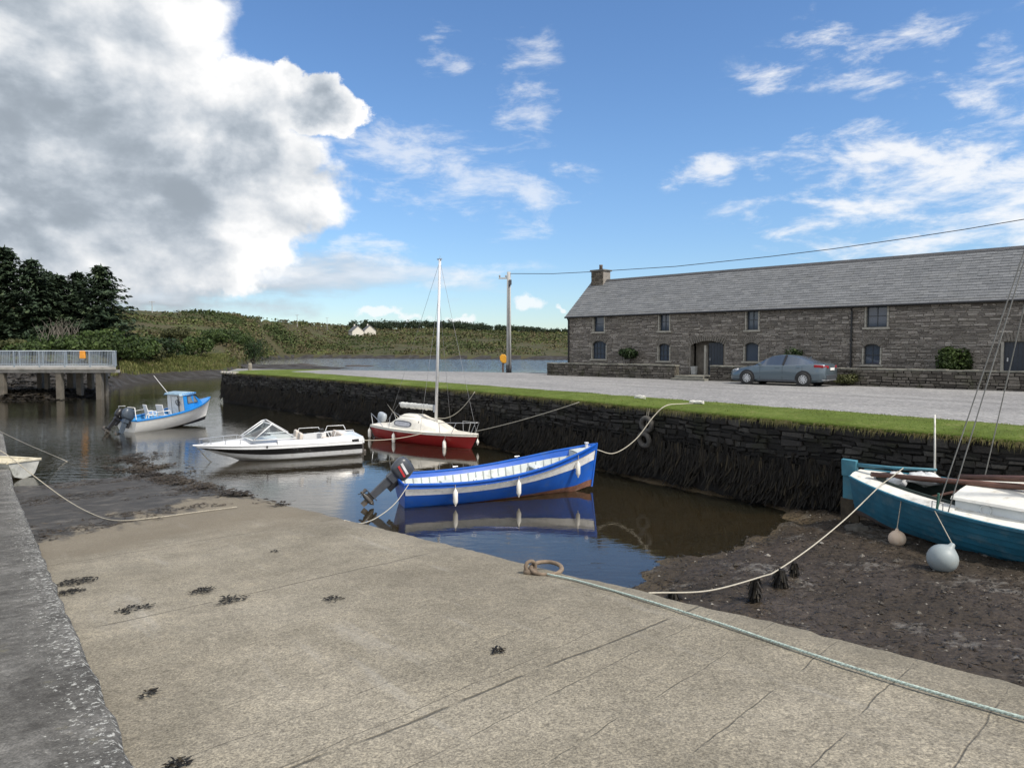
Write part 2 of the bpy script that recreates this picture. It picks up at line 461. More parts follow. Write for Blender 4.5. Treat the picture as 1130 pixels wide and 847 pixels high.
# mud
m, nt, p = new_mat('wet_mud'); g = G(nt); P = g.pos()
n1 = g.noise(P, .55, 6, .6); n2 = g.noise(P, 7, 6, .65); n3 = g.voro(P, 16)
c = g.ramp(g.add(g.mul(n1, .6), g.mul(n2, .4)), [(.32, (.015, .011, .007)), (.5, (.038, .028, .018)), (.66, (.078, .060, .042)), (.8, (.135, .11, .082))])
spk = g.mul(g.ss(g.noise(P, 28, 3, .5), .66, .74), .55)
c = g.mix(spk, c, (.10, .085, .065))
blo = g.mul(g.ss(g.add(g.noise(P, .9, 5, .62), g.mul(g.sub(n2, .5), .5)), .56, .70), .75)
blo = g.mul(blo, g.ss(g.xyz(P)[0], -3, 0))
c = g.mix(blo, c, (.15, .14, .125))
z = g.xyz(P)[2]
c = g.mix(g.ss(z, .2, -.15), c, (.115, .085, .045))
py_ = g.xyz(P)
far = g.ss(g.math('SQRT', g.add(g.mul(py_[0], py_[0]), g.mul(py_[1], py_[1]))), 34, 50)
c = g.mix(far, c, g.ramp(n1, [(.35, (.020, .017, .014)), (.65, (.042, .037, .031))]))
g.put(p.inputs['Base Color'], c)
wet = g.ss(n1, .42, .62)
g.put(p.inputs['Roughness'], g.math('SUBTRACT', g.add(.74, g.mul(far, .2)), g.mul(wet, .32)))
p.inputs['Specular IOR Level'].default_value = .32
g.put(p.inputs['Normal'], g.bump(g.add(g.mul(n2, 1.0), g.mul(n3, .35)), .9, .05))
MUD = m
# hillside
m, nt, p = new_mat('heather_hillside'); g = G(nt); P = g.pos()
a_ = g.noise(g.mapping(P, scale=(1, 1, .5)), .035, 6, .6); b_ = g.noise(P, .17, 6, .65); e_ = g.noise(P, .9, 4, .6)
c = g.ramp(g.add(g.mul(a_, .55), g.mul(b_, .45)), [(.34, (.030, .040, .015)), (.44, (.052, .056, .024)), (.52, (.070, .060, .034)), (.6, (.060, .074, .026)), (.7, (.10, .11, .040))])
c = g.mix(g.mul(g.ss(e_, .5, .75), .5), c, (.035, .032, .018))
c = g.mix(g.mul(g.ss(g.noise(P, .45, 5, .7), .66, .72), .6), c, (.20, .19, .17))
g.put(p.inputs['Base Color'], c); p.inputs['Roughness'].default_value = .9; p.inputs['Specular IOR Level'].default_value = .12
g.put(p.inputs['Normal'], g.bump(g.add(b_, g.mul(e_, .5)), .8, .6))
HILL = m
terrain_obj('mud_flat', FM, MUD); terrain_obj('hillside', FH, HILL)

# ================================================================ water
m, nt, p = new_mat('harbour_water'); g = G(nt); P = g.pos(); nt.nodes.remove(p)
xy = g.xyz(P)
dist = g.math('SQRT', g.add(g.mul(xy[0], xy[0]), g.mul(xy[1], xy[1])))
calm = g.noise(P, .13, 3, .5)
leftness = g.ss(xy[0], -3, -11)
amp = g.mul(g.add(.10, g.add(g.mul(g.ss(calm, .42, .62), .22), g.mul(leftness, .35))), 1.0)
amp = g.add(amp, g.mul(g.ss(dist, 105, 150), 3.0))
h1 = g.noise(g.mapping(P, rot=(0, 0, rad(25)), scale=(.6, 1.7, 1)), 2.3, 3, .5)
h2 = g.noise(g.mapping(P, rot=(0, 0, rad(-12)), scale=(.7, 1.5, 1)), 7.5, 3, .5)
hh = g.mul(g.add(h1, g.mul(h2, .3)), amp)
nrm = g.bump(hh, .5, .035)
fr = g.n('ShaderNodeFresnel'); fr.inputs[0].default_value = 1.45; g.put(fr.inputs[1], nrm)
gl = g.n('ShaderNodeBsdfGlossy'); gl.inputs['Roughness'].default_value = .015; g.put(gl.inputs['Normal'], nrm); gl.inputs[0].default_value = (.97, .96, .94, 1)
tr = g.n('ShaderNodeBsdfTransparent'); tr.inputs[0].default_value = (.60, .52, .38, 1)
deep = g.n('ShaderNodeBsdfDiffuse'); deep.inputs[0].default_value = (.030, .031, .022, 1)
under = g.n('ShaderNodeMixShader'); under.inputs[0].default_value = .35
nt.links.new(tr.outputs[0], under.inputs[1]); nt.links.new(deep.outputs[0], under.inputs[2])
mxs = g.n('ShaderNodeMixShader'); g.put(mxs.inputs[0], g.math('ADD', fr.outputs[0], .05, clampv=True))
nt.links.new(under.outputs[0], mxs.inputs[1]); nt.links.new(gl.outputs[0], mxs.inputs[2])
nt.links.new(mxs.outputs[0], nt.nodes['Material Output'].inputs[0])
b = MB(); b.add([(-900, -60, 0), (900, -60, 0), (900, 700, 0), (-900, 700, 0)], [(0, 1, 2, 3)])
setting(b.build('water', m))

# ================================================================ slipway and kerb
SD = Vector((-.595, .804, 0)); SW = Vector((.804, .595, 0))
def slip_z(s): return 2.37 - .095 * s
SLIP_N = Vector((.095 * SD.x, .095 * SD.y, 1))
def on_slip(px, py, up=0.0): return on_plane(px, py, Vector((0, 0, 2.37 + up)), SLIP_N)
def sw(p): return p.dot(SD), p.x * SW.x + p.y * SW.y
ed = [sw(on_slip(a, b)) for a, b in ((1130, 755), (860, 689), (580, 622), (430, 585), (300, 553))]
kd = [sw(on_slip(a, b, .1)) for a, b in ((155, 847), (120, 772), (78, 680), (40, 596))]
print('slip edge', ed, 'kerb', kd)
EDGE_W = sum(e[1] for e in ed) / len(ed); KERB_W = sum(e[1] for e in kd) / len(kd)
def edge_w(s): return interp(sorted(ed), s) if s > ed[0][0] else ed[0][1]
b = MB(); ns, nw = 420, 110
for i in range(ns):
    s = -9 + 42 * i / (ns - 1)
    e = edge_w(s) + .035 * fbm(s * 1.3, 3, 1) + .03 * fbm(s * 6, 8, 1)
    for j in range(nw):
        k = j / (nw - 1); k = 1 - (1 - k) ** 1.3
        ww = lerp(KERB_W - .3, e, k)
        p_ = SD * s + SW * ww
        z_ = slip_z(s) + .010 * fbm(s * .8, ww * .8, 2) + .004 * fbm(s * 5, ww * 5, 6)
        z_ += .05 * sstep(13, 24, s) * fbm(s * .7, ww * .7, 4)
        if j == nw - 1: z_ -= .03 + .02 * fbm(s * 3, 1)
        b.v.append((p_.x, p_.y, z_))
    p2 = SD * s + SW * (e + .02); b.v.append((p2.x, p2.y, -1.6))
n1_ = nw + 1
for i in range(ns - 1):
    for j in range(nw):
        b.f.append((i * n1_ + j, i * n1_ + j + 1, (i + 1) * n1_ + j + 1, (i + 1) * n1_ + j)); b.m.append(0)
m, nt, p = new_mat('slipway_concrete'); g = G(nt); P = g.pos()
S = g.n('ShaderNodeVectorMath', operation='DOT_PRODUCT'); g.put(S.inputs[0], P); S.inputs[1].default_value = SD
S = S.outputs['Value']
W = g.n('ShaderNodeVectorMath', operation='DOT_PRODUCT'); g.put(W.inputs[0], P); W.inputs[1].default_value = SW
W = W.outputs['Value']
big = g.noise(P, .45, 6, .6); med = g.noise(P, 2.6, 7, .65); fine = g.noise(P, 75, 5, .75); grit = g.voro(P, 130)
c = g.ramp(big, [(.3, (.162, .143, .108)), (.5, (.216, .193, .149)), (.7, (.27, .243, .192))])
c = g.mix(1.0, c, g.ramp(med, [(.3, (.78, .78, .77)), (.55, (1, 1, 1)), (.75, (1.18, 1.17, 1.14))]), 'MULTIPLY')
c = g.mix(1.0, c, g.ramp(fine, [(.34, (.42, .42, .42)), (.5, (.98, .98, .98)), (.66, (1.7, 1.68, 1.62))]), 'MULTIPLY')
mg = g.noise(P, 24, 5, .7)
c = g.mix(1.0, c, g.ramp(mg, [(.33, (.72, .71, .70)), (.5, (1, 1, 1)), (.68, (1.22, 1.21, 1.19))]), 'MULTIPLY')
c = g.mix(g.mul(g.ss(grit, .20, .05), .6), c, (.46, .44, .40))
pit = g.ss(g.voro(P, 38), .10, .03)
c = g.mix(g.mul(pit, g.mul(g.ss(med, .45, .6), .7)), c, (.07, .06, .045))
# streaks washed down the slope
stk = g.noise(g.mapping(g.comb(g.mul(S, .22), g.mul(W, 2.2), 0)), 1.6, 6, .65)
c = g.mix(g.mul(g.ss(stk, .52, .75), .38), c, (.13, .115, .09))
c = g.mix(g.mul(g.ss(stk, .44, .30), .25), c, (.40, .38, .34))
# diagonal float grooves and pour joints
gd = g.n('ShaderNodeVectorMath', operation='DOT_PRODUCT'); g.put(gd.inputs[0], P); gd.inputs[1].default_value = (-.716, .70, 0)
gv = g.add(gd.outputs['Value'], g.mul(g.sub(g.noise(P, 1.4, 4, .6), .5), .10))
fr_ = g.math('ABSOLUTE', g.sub(g.math('FRACT', g.math('DIVIDE', gv, .46)), .5))
brk = g.ss(g.noise(P, 2.6, 5, .65), .38, .58)
gro = g.mul(g.ss(fr_, .017, .0), brk)
gro = g.mul(gro, g.ss(S, 6.5, 3.0))
jd = g.n('ShaderNodeVectorMath', operation='DOT_PRODUCT'); g.put(jd.inputs[0], P); jd.inputs[1].default_value = (-.66, .75, 0)
jv = g.add(jd.outputs['Value'], g.mul(g.sub(g.noise(P, .9, 4, .6), .5), .12))
jf = g.math('ABSOLUTE', g.sub(g.math('FRACT', g.math('DIVIDE', g.sub(jv, 1.35), 3.4)), .5))
jnt = g.mul(g.ss(jf, .0055, .001), g.ss(g.noise(P, 3, 3), .35, .5))
jnt = g.mul(jnt, g.ss(S, 14, 9))
c = g.mix(g.mul(gro, .62), c, (.06, .052, .040)); c = g.mix(g.mul(jnt, .75), c, (.05, .045, .035))
# wet, silted tidal part
tn = g.add(S, g.mul(g.sub(g.noise(g.mapping(g.comb(g.mul(S, .35), W, 0)), .75, 7, .66), .5), 11.0))
tn = g.sub(tn, g.mul(g.sub(W, KERB_W), 2.6 / (EDGE_W - KERB_W)))
tide = g.ss(tn, 12.3, 13.3)
tn2 = g.add(S, g.mul(g.sub(g.noise(P, .8, 6, .62), .5), 5.0))
damp = g.mul(g.ss(tn2, 9.2, 11.6), .62)
c = g.mix(damp, c, g.mix(med, (.17, .14, .10), (.11, .09, .06)))
mudc = g.ramp(med, [(.3, (.013, .011, .009)), (.5, (.032, .027, .022)), (.62, (.062, .054, .045)), (.72, (.15, .132, .108))])
c = g.mix(tide, c, mudc)
edgew = g.ss(W, EDGE_W - .28, EDGE_W - .02)
c = g.mix(g.mul(edgew, .35), c, (.15, .135, .105))
g.put(p.inputs['Base Color'], c)
g.put(p.inputs['Roughness'], g.sub(.9, g.mul(tide, .38)))
p.inputs['Specular IOR Level'].default_value = .35
hgt = g.sub(g.sub(g.add(g.mul(fine, .35), g.mul(med, .5)), g.mul(gro, .55)), g.mul(jnt, .8))
g.put(p.inputs['Normal'], g.bump(hgt, .55, .02))
setting(b.build('slipway', m, smooth=True, sangle=40))

# kerb: a low sloping concrete wall along the left side of the slipway
m, nt, p = new_mat('lichened_concrete'); g = G(nt); P = g.pos()
big = g.noise(P, 1.1, 6, .6); med = g.noise(P, 9, 6, .7); fine = g.noise(P, 80, 3, .6)
c = g.ramp(g.add(g.mul(big, .5), g.mul(med, .5)), [(.36, (.045, .042, .038)), (.5, (.098, .094, .086)), (.62, (.17, .163, .15))])
c = g.mix(1.0, c, g.ramp(fine, [(.3, (.6, .6, .6)), (.5, (1, 1, 1)), (.7, (1.5, 1.5, 1.48))]), 'MULTIPLY')
W = g.n('ShaderNodeVectorMath', operation='DOT_PRODUCT'); g.put(W.inputs[0], P); W.inputs[1].default_value = SW
near = g.ss(W.outputs['Value'], KERB_W - .55, KERB_W)
lich = g.ss(g.add(g.noise(P, 24, 6, .75), g.mul(near, .13)), .66, .72)
c = g.mix(g.mul(lich, .85), c, (.50, .50, .46))
lich2 = g.ss(g.noise(P, 3.5, 6, .7), .62, .7)
c = g.mix(g.mul(lich2, .25), c, (.22, .20, .12))
g.put(p.inputs['Base Color'], c); p.inputs['Roughness'].default_value = .92; p.inputs['Specular IOR Level'].default_value = .25
g.put(p.inputs['Normal'], g.bump(g.add(g.mul(med, .7), g.mul(fine, .35)), .8, .02))
b = MB(); nk = 200
prof_n = 9
for i in range(nk):
    s = -8 + 46 * i / (nk - 1)
    zt = slip_z(s) + .1
    zt = max(zt, .37) if s > 18 else zt
    zt += .012 * fbm(s * .9, 1, 4)
    e = .02 * fbm(s * 2.5, 5, 2) + .02 * fbm(s * 9, 5, 7)
    for wv, zv in ((KERB_W + e, -1.2), (KERB_W + e, zt - .045 + .015 * fbm(s * 7, 3)), (KERB_W - .035 + e, zt - .006), (KERB_W - .25, zt), (KERB_W - .6, zt + .006), (KERB_W - 1.2, zt), (KERB_W - 2.4, zt), (KERB_W - 2.4, -1.2)):
        p_ = SD * s + SW * wv; b.v.append((p_.x, p_.y, zv))
for i in range(nk - 1):
    for j in range(7): b.f.append((i * 8 + j, (i + 1) * 8 + j, (i + 1) * 8 + j + 1, i * 8 + j + 1)); b.m.append(0)
e0 = (nk - 1) * 8; b.f += [tuple(range(8)), tuple(range(e0, e0 + 8))]; b.m += [0, 0]
o = b.build('concrete_kerb', m, smooth=True, sangle=50)
tag(o, 'low broad concrete kerb wall spotted with white lichen along the left edge of the slipway', 'wall')

# ================================================================ quay platform, car park, verge
m, nt, p = new_mat('gravel'); g = G(nt); P = g.pos()
big = g.noise(P, .16, 5, .6); med = g.noise(P, 1.3, 6, .65); fine = g.noise(P, 9, 6, .8); st = g.voro(P, 42, out=1)
c = g.ramp(g.add(g.mul(big, .5), g.mul(med, .5)), [(.35, (.175, .172, .170)), (.5, (.225, .222, .220)), (.65, (.275, .270, .262))])
c = g.mix(1.0, c, g.ramp(fine, [(.33, (.45, .45, .45)), (.5, (1, 1, 1)), (.66, (1.6, 1.58, 1.55))]), 'MULTIPLY')
tl = g.n('ShaderNodeVectorMath', operation='DOT_PRODUCT'); g.put(tl.inputs[0], P); tl.inputs[1].default_value = QN
tw = g.n('ShaderNodeVectorMath', operation='DOT_PRODUCT'); g.put(tw.inputs[0], P); tw.inputs[1].default_value = QD
trk = g.noise(g.comb(g.mul(tw.outputs['Value'], .05), g.mul(tl.outputs['Value'], .9), 0), 1.2, 4, .55)
c = g.mix(g.mul(g.ss(trk, .5, .7), .35), c, (.13, .127, .124))
c = g.mix(g.mul(g.ss(trk, .45, .3), .35), c, (.34, .335, .33))
g.put(p.inputs['Base Color'], c); p.inputs['Roughness'].default_value = .92; p.inputs['Specular IOR Level'].default_value = .25
g.put(p.inputs['Normal'], g.bump(g.add(fine, g.mul(med, .6)), .8, .03))
GRAVEL = m
QL = 62
corner = at(262, 407.2, 2.2); b1 = at(310, 407.4, 2.25); b2 = at(551, 410.6, 2.25); b3 = at(601, 411.8, 2.25)
outline = [qp(.1 + QL * i / 20, -.25, 0) for i in range(21)] + [ Vector((70, -12, 0)), Vector((70, 62, 0)), Vector((9, 62, 0)), Vector((b3.x + .2, b3.y + 1.2, 0)), Vector((b2.x, b2.y, 0)), Vector((b1.x, b1.y, 0)), Vector((corner.x, corner.y, 0))]
b = MB(); b.poly_prism([(q.x, q.y) for q in outline], -1.6, 2.25)
setting(b.build('car_park', GRAVEL))

# the quay wall: dry laid stones, dark with weed below
def stone_mat(name, stops, moss=None, moss_amt=.4, rough=.85, wetline=None, bump=.8):
    m, nt, p = new_mat(name); g = G(nt); P = g.pos()
    f = g.add(g.mul(g.island(), .75), g.mul(g.noise(P, 5, 5, .65), .25))
    c = g.ramp(f, stops)
    c = g.mix(1.0, c, g.ramp(g.noise(P, 26, 5, .7), [(.3, (.6, .6, .6)), (.5, (1, 1, 1)), (.72, (1.4, 1.4, 1.38))]), 'MULTIPLY')
    if moss: c = g.mix(g.mul(g.ss(g.noise(P, 1.3, 6, .65), .5, .66), moss_amt), c, moss)
    if wetline is not None:
        zz = g.add(g.xyz(P)[2], g.mul(g.sub(g.noise(P, 1.1, 5, .6), .5), .8))
        c = g.mix(g.ss(zz, wetline + .35, wetline - .15), c, (.0085, .0075, .006))
    g.put(p.inputs['Base Color'], c); p.inputs['Roughness'].default_value = rough; p.inputs['Specular IOR Level'].default_value = .3
    g.put(p.inputs['Normal'], g.bump(g.noise(P, 18, 6, .7), bump, .03))
    return m
QSTONE = stone_mat('quay_stone', [(.1, (.012, .011, .010)), (.4, (.025, .023, .021)), (.7, (.042, .039, .036)), (.93, (.075, .07, .062)), (1, (.15, .145, .13))], (.022, .024, .010), .5, wetline=1.25)
JOINT = pmat('dark_joint', (.010, .009, .008), .95, world=True)

def stones(b, fn, t0, t1, z0, z1, h, l, jit=.012, depth=.03, wav=.05, skip=None, m=0, rng=None):
    rng = rng or R
    z = z0
    while z < z1 - .02:
        hh = min(rng.uniform(*h), z1 - z)
        if z1 - z - hh < h[0] * .5: hh = z1 - z
        t = t0
        while t < t1 - .02:
            ll = min(rng.uniform(*l), t1 - t)
            if t1 - t - ll < l[0] * .5: ll = t1 - t
            if skip is None or not skip(t, t + ll, z, z + hh):
                gp = .006 + rng.random() * .012
                d0 = depth * rng.uniform(.2, 1.2)
                w0 = wav * fbm(t * .35, z * .8, 5); w1 = wav * fbm((t + ll) * .35, z * .8, 5)
                u0 = wav * fbm(t * .35, (z + hh) * .8, 5); u1 = wav * fbm((t + ll) * .35, (z + hh) * .8, 5)
                q = [(t + gp, z + gp + w0), (t + ll - gp, z + gp + w1), (t + ll - gp, z + hh - gp + u1), (t + gp, z + hh - gp + u0)]
                q = [(a + rng.uniform(-jit, jit), min(max(c + rng.uniform(-jit, jit), z0 - .05), z1 + .02)) for a, c in q]
                cx_ = sum(a for a, _ in q) / 4; cz_ = sum(c for _, c in q) / 4
                back = [fn(a, -.05, c) for a, c in q]
                k1 = .88 if ll > .2 else .82
                mid = [fn(a, d0 * .6, c) for a, c in q]
                top = [fn(cx_ + (a - cx_) * .93, d0 + rng.uniform(-.006, .006), cz_ + (c - cz_) * k1) for a, c in q]
                vs = back + mid + top
                fs = [(8, 9, 10, 11)]
                for lvl in (0, 4):
                    for i in range(4): fs.append((lvl + i, lvl + (i + 1) % 4, lvl + 4 + (i + 1) % 4, lvl + 4 + i))
                b.add(vs, fs, m)
            t += ll
        z += hh
b = MB()
stones(b, lambda t, o, z: qp(t, .02 + o, z), 0, 60, .72, 2.14, (.05, .17), (.14, .62), .030, .12, .11)
# the short return at the seaward end
qc = qp(0, 0, 0); cd = Vector((corner.x - qc.x, corner.y - qc.y, 0)); cl = cd.length; cd.normalize(); cn = Vector((-cd.y, cd.x, 0))
stones(b, lambda t, o, z: qc + cd * t + cn * (.02 + o) + Vector((0, 0, z)), 0, cl, .3, 2.14, (.09, .2), (.2, .7), .02, .09, .04)
qw = MB(); qw.v, qw.f, qw.m = b.v, b.f, b.m
bk_ = [qp(-.02 + 60 * i / 40, .03, 0) for i in range(41)]
qw.add([(q.x, q.y, z_) for q in bk_ for z_ in (-1.5, 2.13)], [(2 * i, 2 * i + 2, 2 * i + 3, 2 * i + 1) for i in range(40)], 1)
quay = qw.build('quay_wall', [QSTONE, JOINT])
tag(quay, 'long dark dry stone quay wall along the harbour, hung with weed below a grass edge', 'quay wall')
# pale capstones at the far corner
b = MB()
for i in range(5):
    b.box(qp(.2 + i * .55, .0, 2.2), (.5, .42, .16), (R.uniform(-.05, .05), R.uniform(-.05, .05), ang_ + R.uniform(-.15, .15)))
b.build('capstone', pmat('pale_capstone', (.36, .34, .30), .9, var=.3, scale=5, world=True, bump=.5), quay, bevel=.03)

# bladder wrack hanging from the wall
m, nt, p = new_mat('bladder_wrack'); g = G(nt)
c = g.ramp(g.island(), [(0, (.005, .0045, .004)), (.6, (.010, .0085, .0065)), (.9, (.020, .016, .010)), (1, (.038, .029, .016))])
g.put(p.inputs['Base Color'], c); p.inputs['Roughness'].default_value = .6; p.inputs['Specular IOR Level'].default_value = .22
WRACK = m
b = MB()
for i in range(19000):
    t = 58 * R.random() ** 1.0
    zt = 1.28 + .42 * fbm(t * .55, 2, 2) + .15 * fbm(t * 2.1, 7, 2) + R.uniform(-.85, .06)
    if fbm(t * 1.6, zt * 1.2, 31) < -.28 and R.random() < .85: continue
    if R.random() < .06: zt += .25
    L = R.uniform(.18, .5); zb = max(zt - L, R.uniform(-.02, .22))
    if zt - zb < .15: continue
    o0 = .10 + R.uniform(0, .05); o1 = .14 + R.uniform(.02, .26) * (1.35 - zb)
    wd = R.uniform(.010, .028); sk = R.uniform(-.12, .12)
    pts = []
    for k in range(4):
        f = k / 3
        pts.append((t + sk * f * f, lerp(o0, o1, f ** 1.4), lerp(zt, zb, f)))
    vs = []
    for k, (tt, oo, zz) in enumerate(pts):
        ww = wd * (1, 1.3, 1.0, .35)[k]
        vs += [qp(tt - ww, oo, zz), qp(tt, oo + ww * .8, zz), qp(tt + ww, oo, zz)]
    fs = []
    for k in range(3):
        a = k * 3
        fs += [(a, a + 1, a + 4, a + 3), (a + 1, a + 2, a + 5, a + 4)]
    b.add(vs, fs)
o = b.build('seaweed', WRACK); setting(o, 'stuff', 'dark brown seaweed hanging in fringes over the lower quay wall', 'seaweed')

# verge
inner = [at(a, c, 2.27) for a, c in ((322, 409.3), (420, 416.3), (640, 432), (880, 449), (1130, 467.5))]
it = [((q - Q0).dot(QD), -(q - Q0).dot(QN)) for q in inner]
print('verge inner', [(round(a, 1), round(c, 2)) for a, c in it])
it = [(0, 9.0), (it[0][0] - .1, it[0][1] + .5)] + it + [(60, it[-1][1])]
def verge_w(t): return max(.5, interp(it, t) * .93 + qoff(t) + .18 * fbm(t * .5, 1, 9) + .12 * fbm(t * 2, 1, 3))
m, nt, p = new_mat('short_turf'); g = G(nt); P = g.pos()
c = g.ramp(g.add(g.mul(g.noise(P, .8, 5, .6), .5), g.mul(g.noise(P, 9, 5, .7), .5)), [(.34, (.10, .095, .035)), (.44, (.085, .12, .022)), (.55, (.12, .16, .035)), (.66, (.20, .19, .08))])
g.put(p.inputs['Base Color'], c); p.inputs['Roughness'].default_value = .9; p.inputs['Specular IOR Level'].default_value = .1
g.put(p.inputs['Normal'], g.bump(g.noise(P, 30, 5, .7), .9, .04))
TURF = m
def verge_z(t, k): return 2.262 + .055 * math.sin(min(k, 1) * math.pi) * (1 + .8 * fbm(t * .8, k * 2, 3)) - .05 * (1 - sstep(0, .12, k))
b = MB(); nt_, nk_ = 400, 14
for i in range(nt_):
    t = -.05 + 60 * i / (nt_ - 1); wv = verge_w(t)
    ov = .07 + .05 * fbm(t * 1.6, 2, 2) + .03 * fbm(t * 6, 2, 2)
    for j in range(nk_):
        k = j / (nk_ - 1)
        b.v.append(tuple(qp(t, lerp(ov, -wv, k), verge_z(t, k) if j < nk_ - 1 else 2.24)))
    b.v.append(tuple(qp(t, ov - .02, 2.165 - .04 * abs(fbm(t * 3, 1, 1)))))
n1_ = nk_ + 1
for i in range(nt_ - 1):
    for j in range(nk_ - 1): b.f.append((i * n1_ + j, i * n1_ + j + 1, (i + 1) * n1_ + j + 1, (i + 1) * n1_ + j)); b.m.append(0)
    b.f.append((i * n1_ + nk_, i * n1_, (i + 1) * n1_, (i + 1) * n1_ + nk_)); b.m.append(0)
setting(b.build('grass_verge', TURF, smooth=True))
GRASS = leaf_mat('grass_blades', [(.1, (.075, .105, .018)), (.4, (.11, .15, .030)), (.65, (.16, .195, .045)), (.82, (.23, .22, .08)), (1, (.31, .27, .13))], .7, .3)
b = MB()
def blade(base, d, L, wd, droop):
    side = Vector((-d.y, d.x, 0));
    if side.length < .01: side = Vector((1, 0, 0))
    side.normalize()
    p1 = base + Vector((d.x * .35, d.y * .35, 1)) * (L * .55); p2 = base + Vector((d.x, d.y, 1 - droop)) * L
    b.add([base - side * wd, base + side * wd, p1 + side * wd * .7, p1 - side * wd * .7, p2], [(0, 1, 2, 3), (3, 2, 4)])
for i in range(26000):
    t = 60 * (1 - R.random() ** 1.7 * .98) if R.random() < .7 else 60 * R.random()
    wv = verge_w(t); k = R.random()
    zz = verge_z(t, k) - .01
    blade(qp(t, lerp(.06, -wv, k), zz), Vector((R.uniform(-1, 1), R.uniform(-1, 1), 0)) * .8, R.uniform(.02, .05) * (1 + .6 * fbm(t, k * 3, 2)), .007, R.uniform(.1, .7))
setting(b.build('grass', GRASS), 'stuff', 'short green grass growing along the top of the quay', 'grass')
b = MB()
for i in range(9000):
    t = 60 * R.random()
    if fbm(t * .9, 4, 4) + R.uniform(-.4, .5) < 0: continue
    base = qp(t, R.uniform(.02, .16), 2.16 + R.uniform(-.04, .05)); L = R.uniform(.03, .15) * (1 + 1.1 * fbm(t * 1.3, 8, 8))
    o_ = QN * R.uniform(.05, .14); sd_ = QD * R.uniform(-.05, .05); wq = QD * R.uniform(.005, .010)
    p1 = base + o_ * .7 + Vector((0, 0, .02)); p2 = base + o_ + sd_ + Vector((0, 0, -L))
    b.add([base - wq, base + wq, p1 + wq, p1 - wq, p2], [(0, 1, 2, 3), (3, 2, 4)])
HAY = leaf_mat('dry_grass', [(.1, (.16, .135, .05)), (.4, (.27, .23, .11)), (.7, (.17, .18, .05)), (1, (.38, .33, .18))], .8, .3)
setting(b.build('dry_grass', HAY), 'stuff', 'dry straw coloured grass hanging over the edge of the quay', 'grass')
# ================================================================ the long stone store
FD = Vector((.724, -.69, 0)).normalized(); FB = Vector((-FD.y, FD.x, 0))         # along the front / towards the back
if FB.y < 0: FB = -FB
FZ0 = 2.25
F0 = aty(627, 400, 48.0); F0 = Vector((F0.x, F0.y, 0))
BANG = math.atan2(FD.y, FD.x)
def fpx(px, py, off=0.0):
    q = on_plane(px, py, F0 + FB * off, FB)
    return (q - F0).dot(FD), q.z - FZ0
BL = 33.0; EAVE = 4.0; DEP = 5.6; RIDGE = 6.42
store = empty('stone_building', F0 + Vector((0, 0, FZ0)), (0, 0, BANG))
tag(store, 'long two storey stone store with a slate roof and one chimney facing the car park', 'building')
BST = stone_mat('rubble_stone', [(.05, (.095, .084, .074)), (.3, (.165, .147, .13)), (.55, (.235, .21, .187)), (.8, (.31, .28, .25)), (.95, (.42, .385, .34)), (1, (.54, .51, .46))], (.25, .225, .185), .42)
MORTAR = pmat('lime_mortar', (.23, .21, .185), .95, var=.25, world=True, bump=.5)
DRESS = pmat('dressed_surround', (.34, .32, .275), .9, var=.2, scale=3, world=True, bump=.4, bscale=30)
PAINTB = pmat('dark_blue_paint', (.022, .030, .045), .4, var=.12)
BLACKPIPE = pmat('black_pipe', (.012, .012, .013), .45)

ups = [((656.5, 668, 348.5, 366)), ((729, 740, 345, 365)), ((825, 838, 342, 364)), ((957, 980, 336, 361))]
lows = [((655, 670, 376, 396)), ((728, 740, 379, 398)), ((823, 838, 378, 398.5)), ((954, 972, 379.5, 402))]
def rect(a):
    t0, _ = fpx(a[0], (a[2] + a[3]) / 2, .1); t1, _ = fpx(a[1], (a[2] + a[3]) / 2, .1)
    tm, zt = fpx((a[0] + a[1]) / 2, a[2], .1); _, zb = fpx((a[0] + a[1]) / 2, a[3], .1)
    return [t0, t1, zb, zt]
UR = [rect(a) for a in ups]; LR = [rect(a) for a in lows]
DR = rect((763, 800, 376, 411)); DR[2] = .12
RD = rect((1108, 1150, 377, 410)); RD[2] = .45; RD[1] = RD[0] + 1.35
print('openings', [[round(x, 2) for x in r] for r in UR + LR + [DR, RD]])
openings = UR + LR + [DR, RD]
def in_open(a0, a1, z0, z1, grow=.0):
    for t0, t1, zb, zt in openings:
        if a1 > t0 - .10 + .02 and a0 < t1 + .10 - .02 and z1 > zb - .10 + .03 and z0 < zt + .02: return True
    return False
b = MB()
# stone courses: cut into runs between openings so the courses meet the reveals
rg = random.Random(5)
z = 0.0
while z < EAVE - .17:
    hh = min(rg.uniform(.045, .12), EAVE - .15 - z)
    cuts = []
    for t0, t1, zb, zt in openings:
        if z + hh > zb - .08 and z < zt + .02: cuts.append((t0 - .09, t1 + .09))
    cuts.sort(); runs = []; c0 = 0
    for a, c_ in cuts: runs.append((c0, a)); c0 = c_
    runs.append((c0, BL))
    for a, c_ in runs:
        if c_ - a > .05: stones(b, lambda t, o, zz: (t, -o - .02, zz), a, c_, z, z + hh, (hh, hh + .001), (.10, .55), .013, .04, .05, rng=rg)
    z += hh
nst = len(b.f)
# gable and right end
for z_, in ((0,),):
    stones(b, lambda t, o, zz: (-o - .01, t, zz), 0, DEP, 0, EAVE, (.08, .15), (.2, .6), .01, .03, .02, rng=rg)
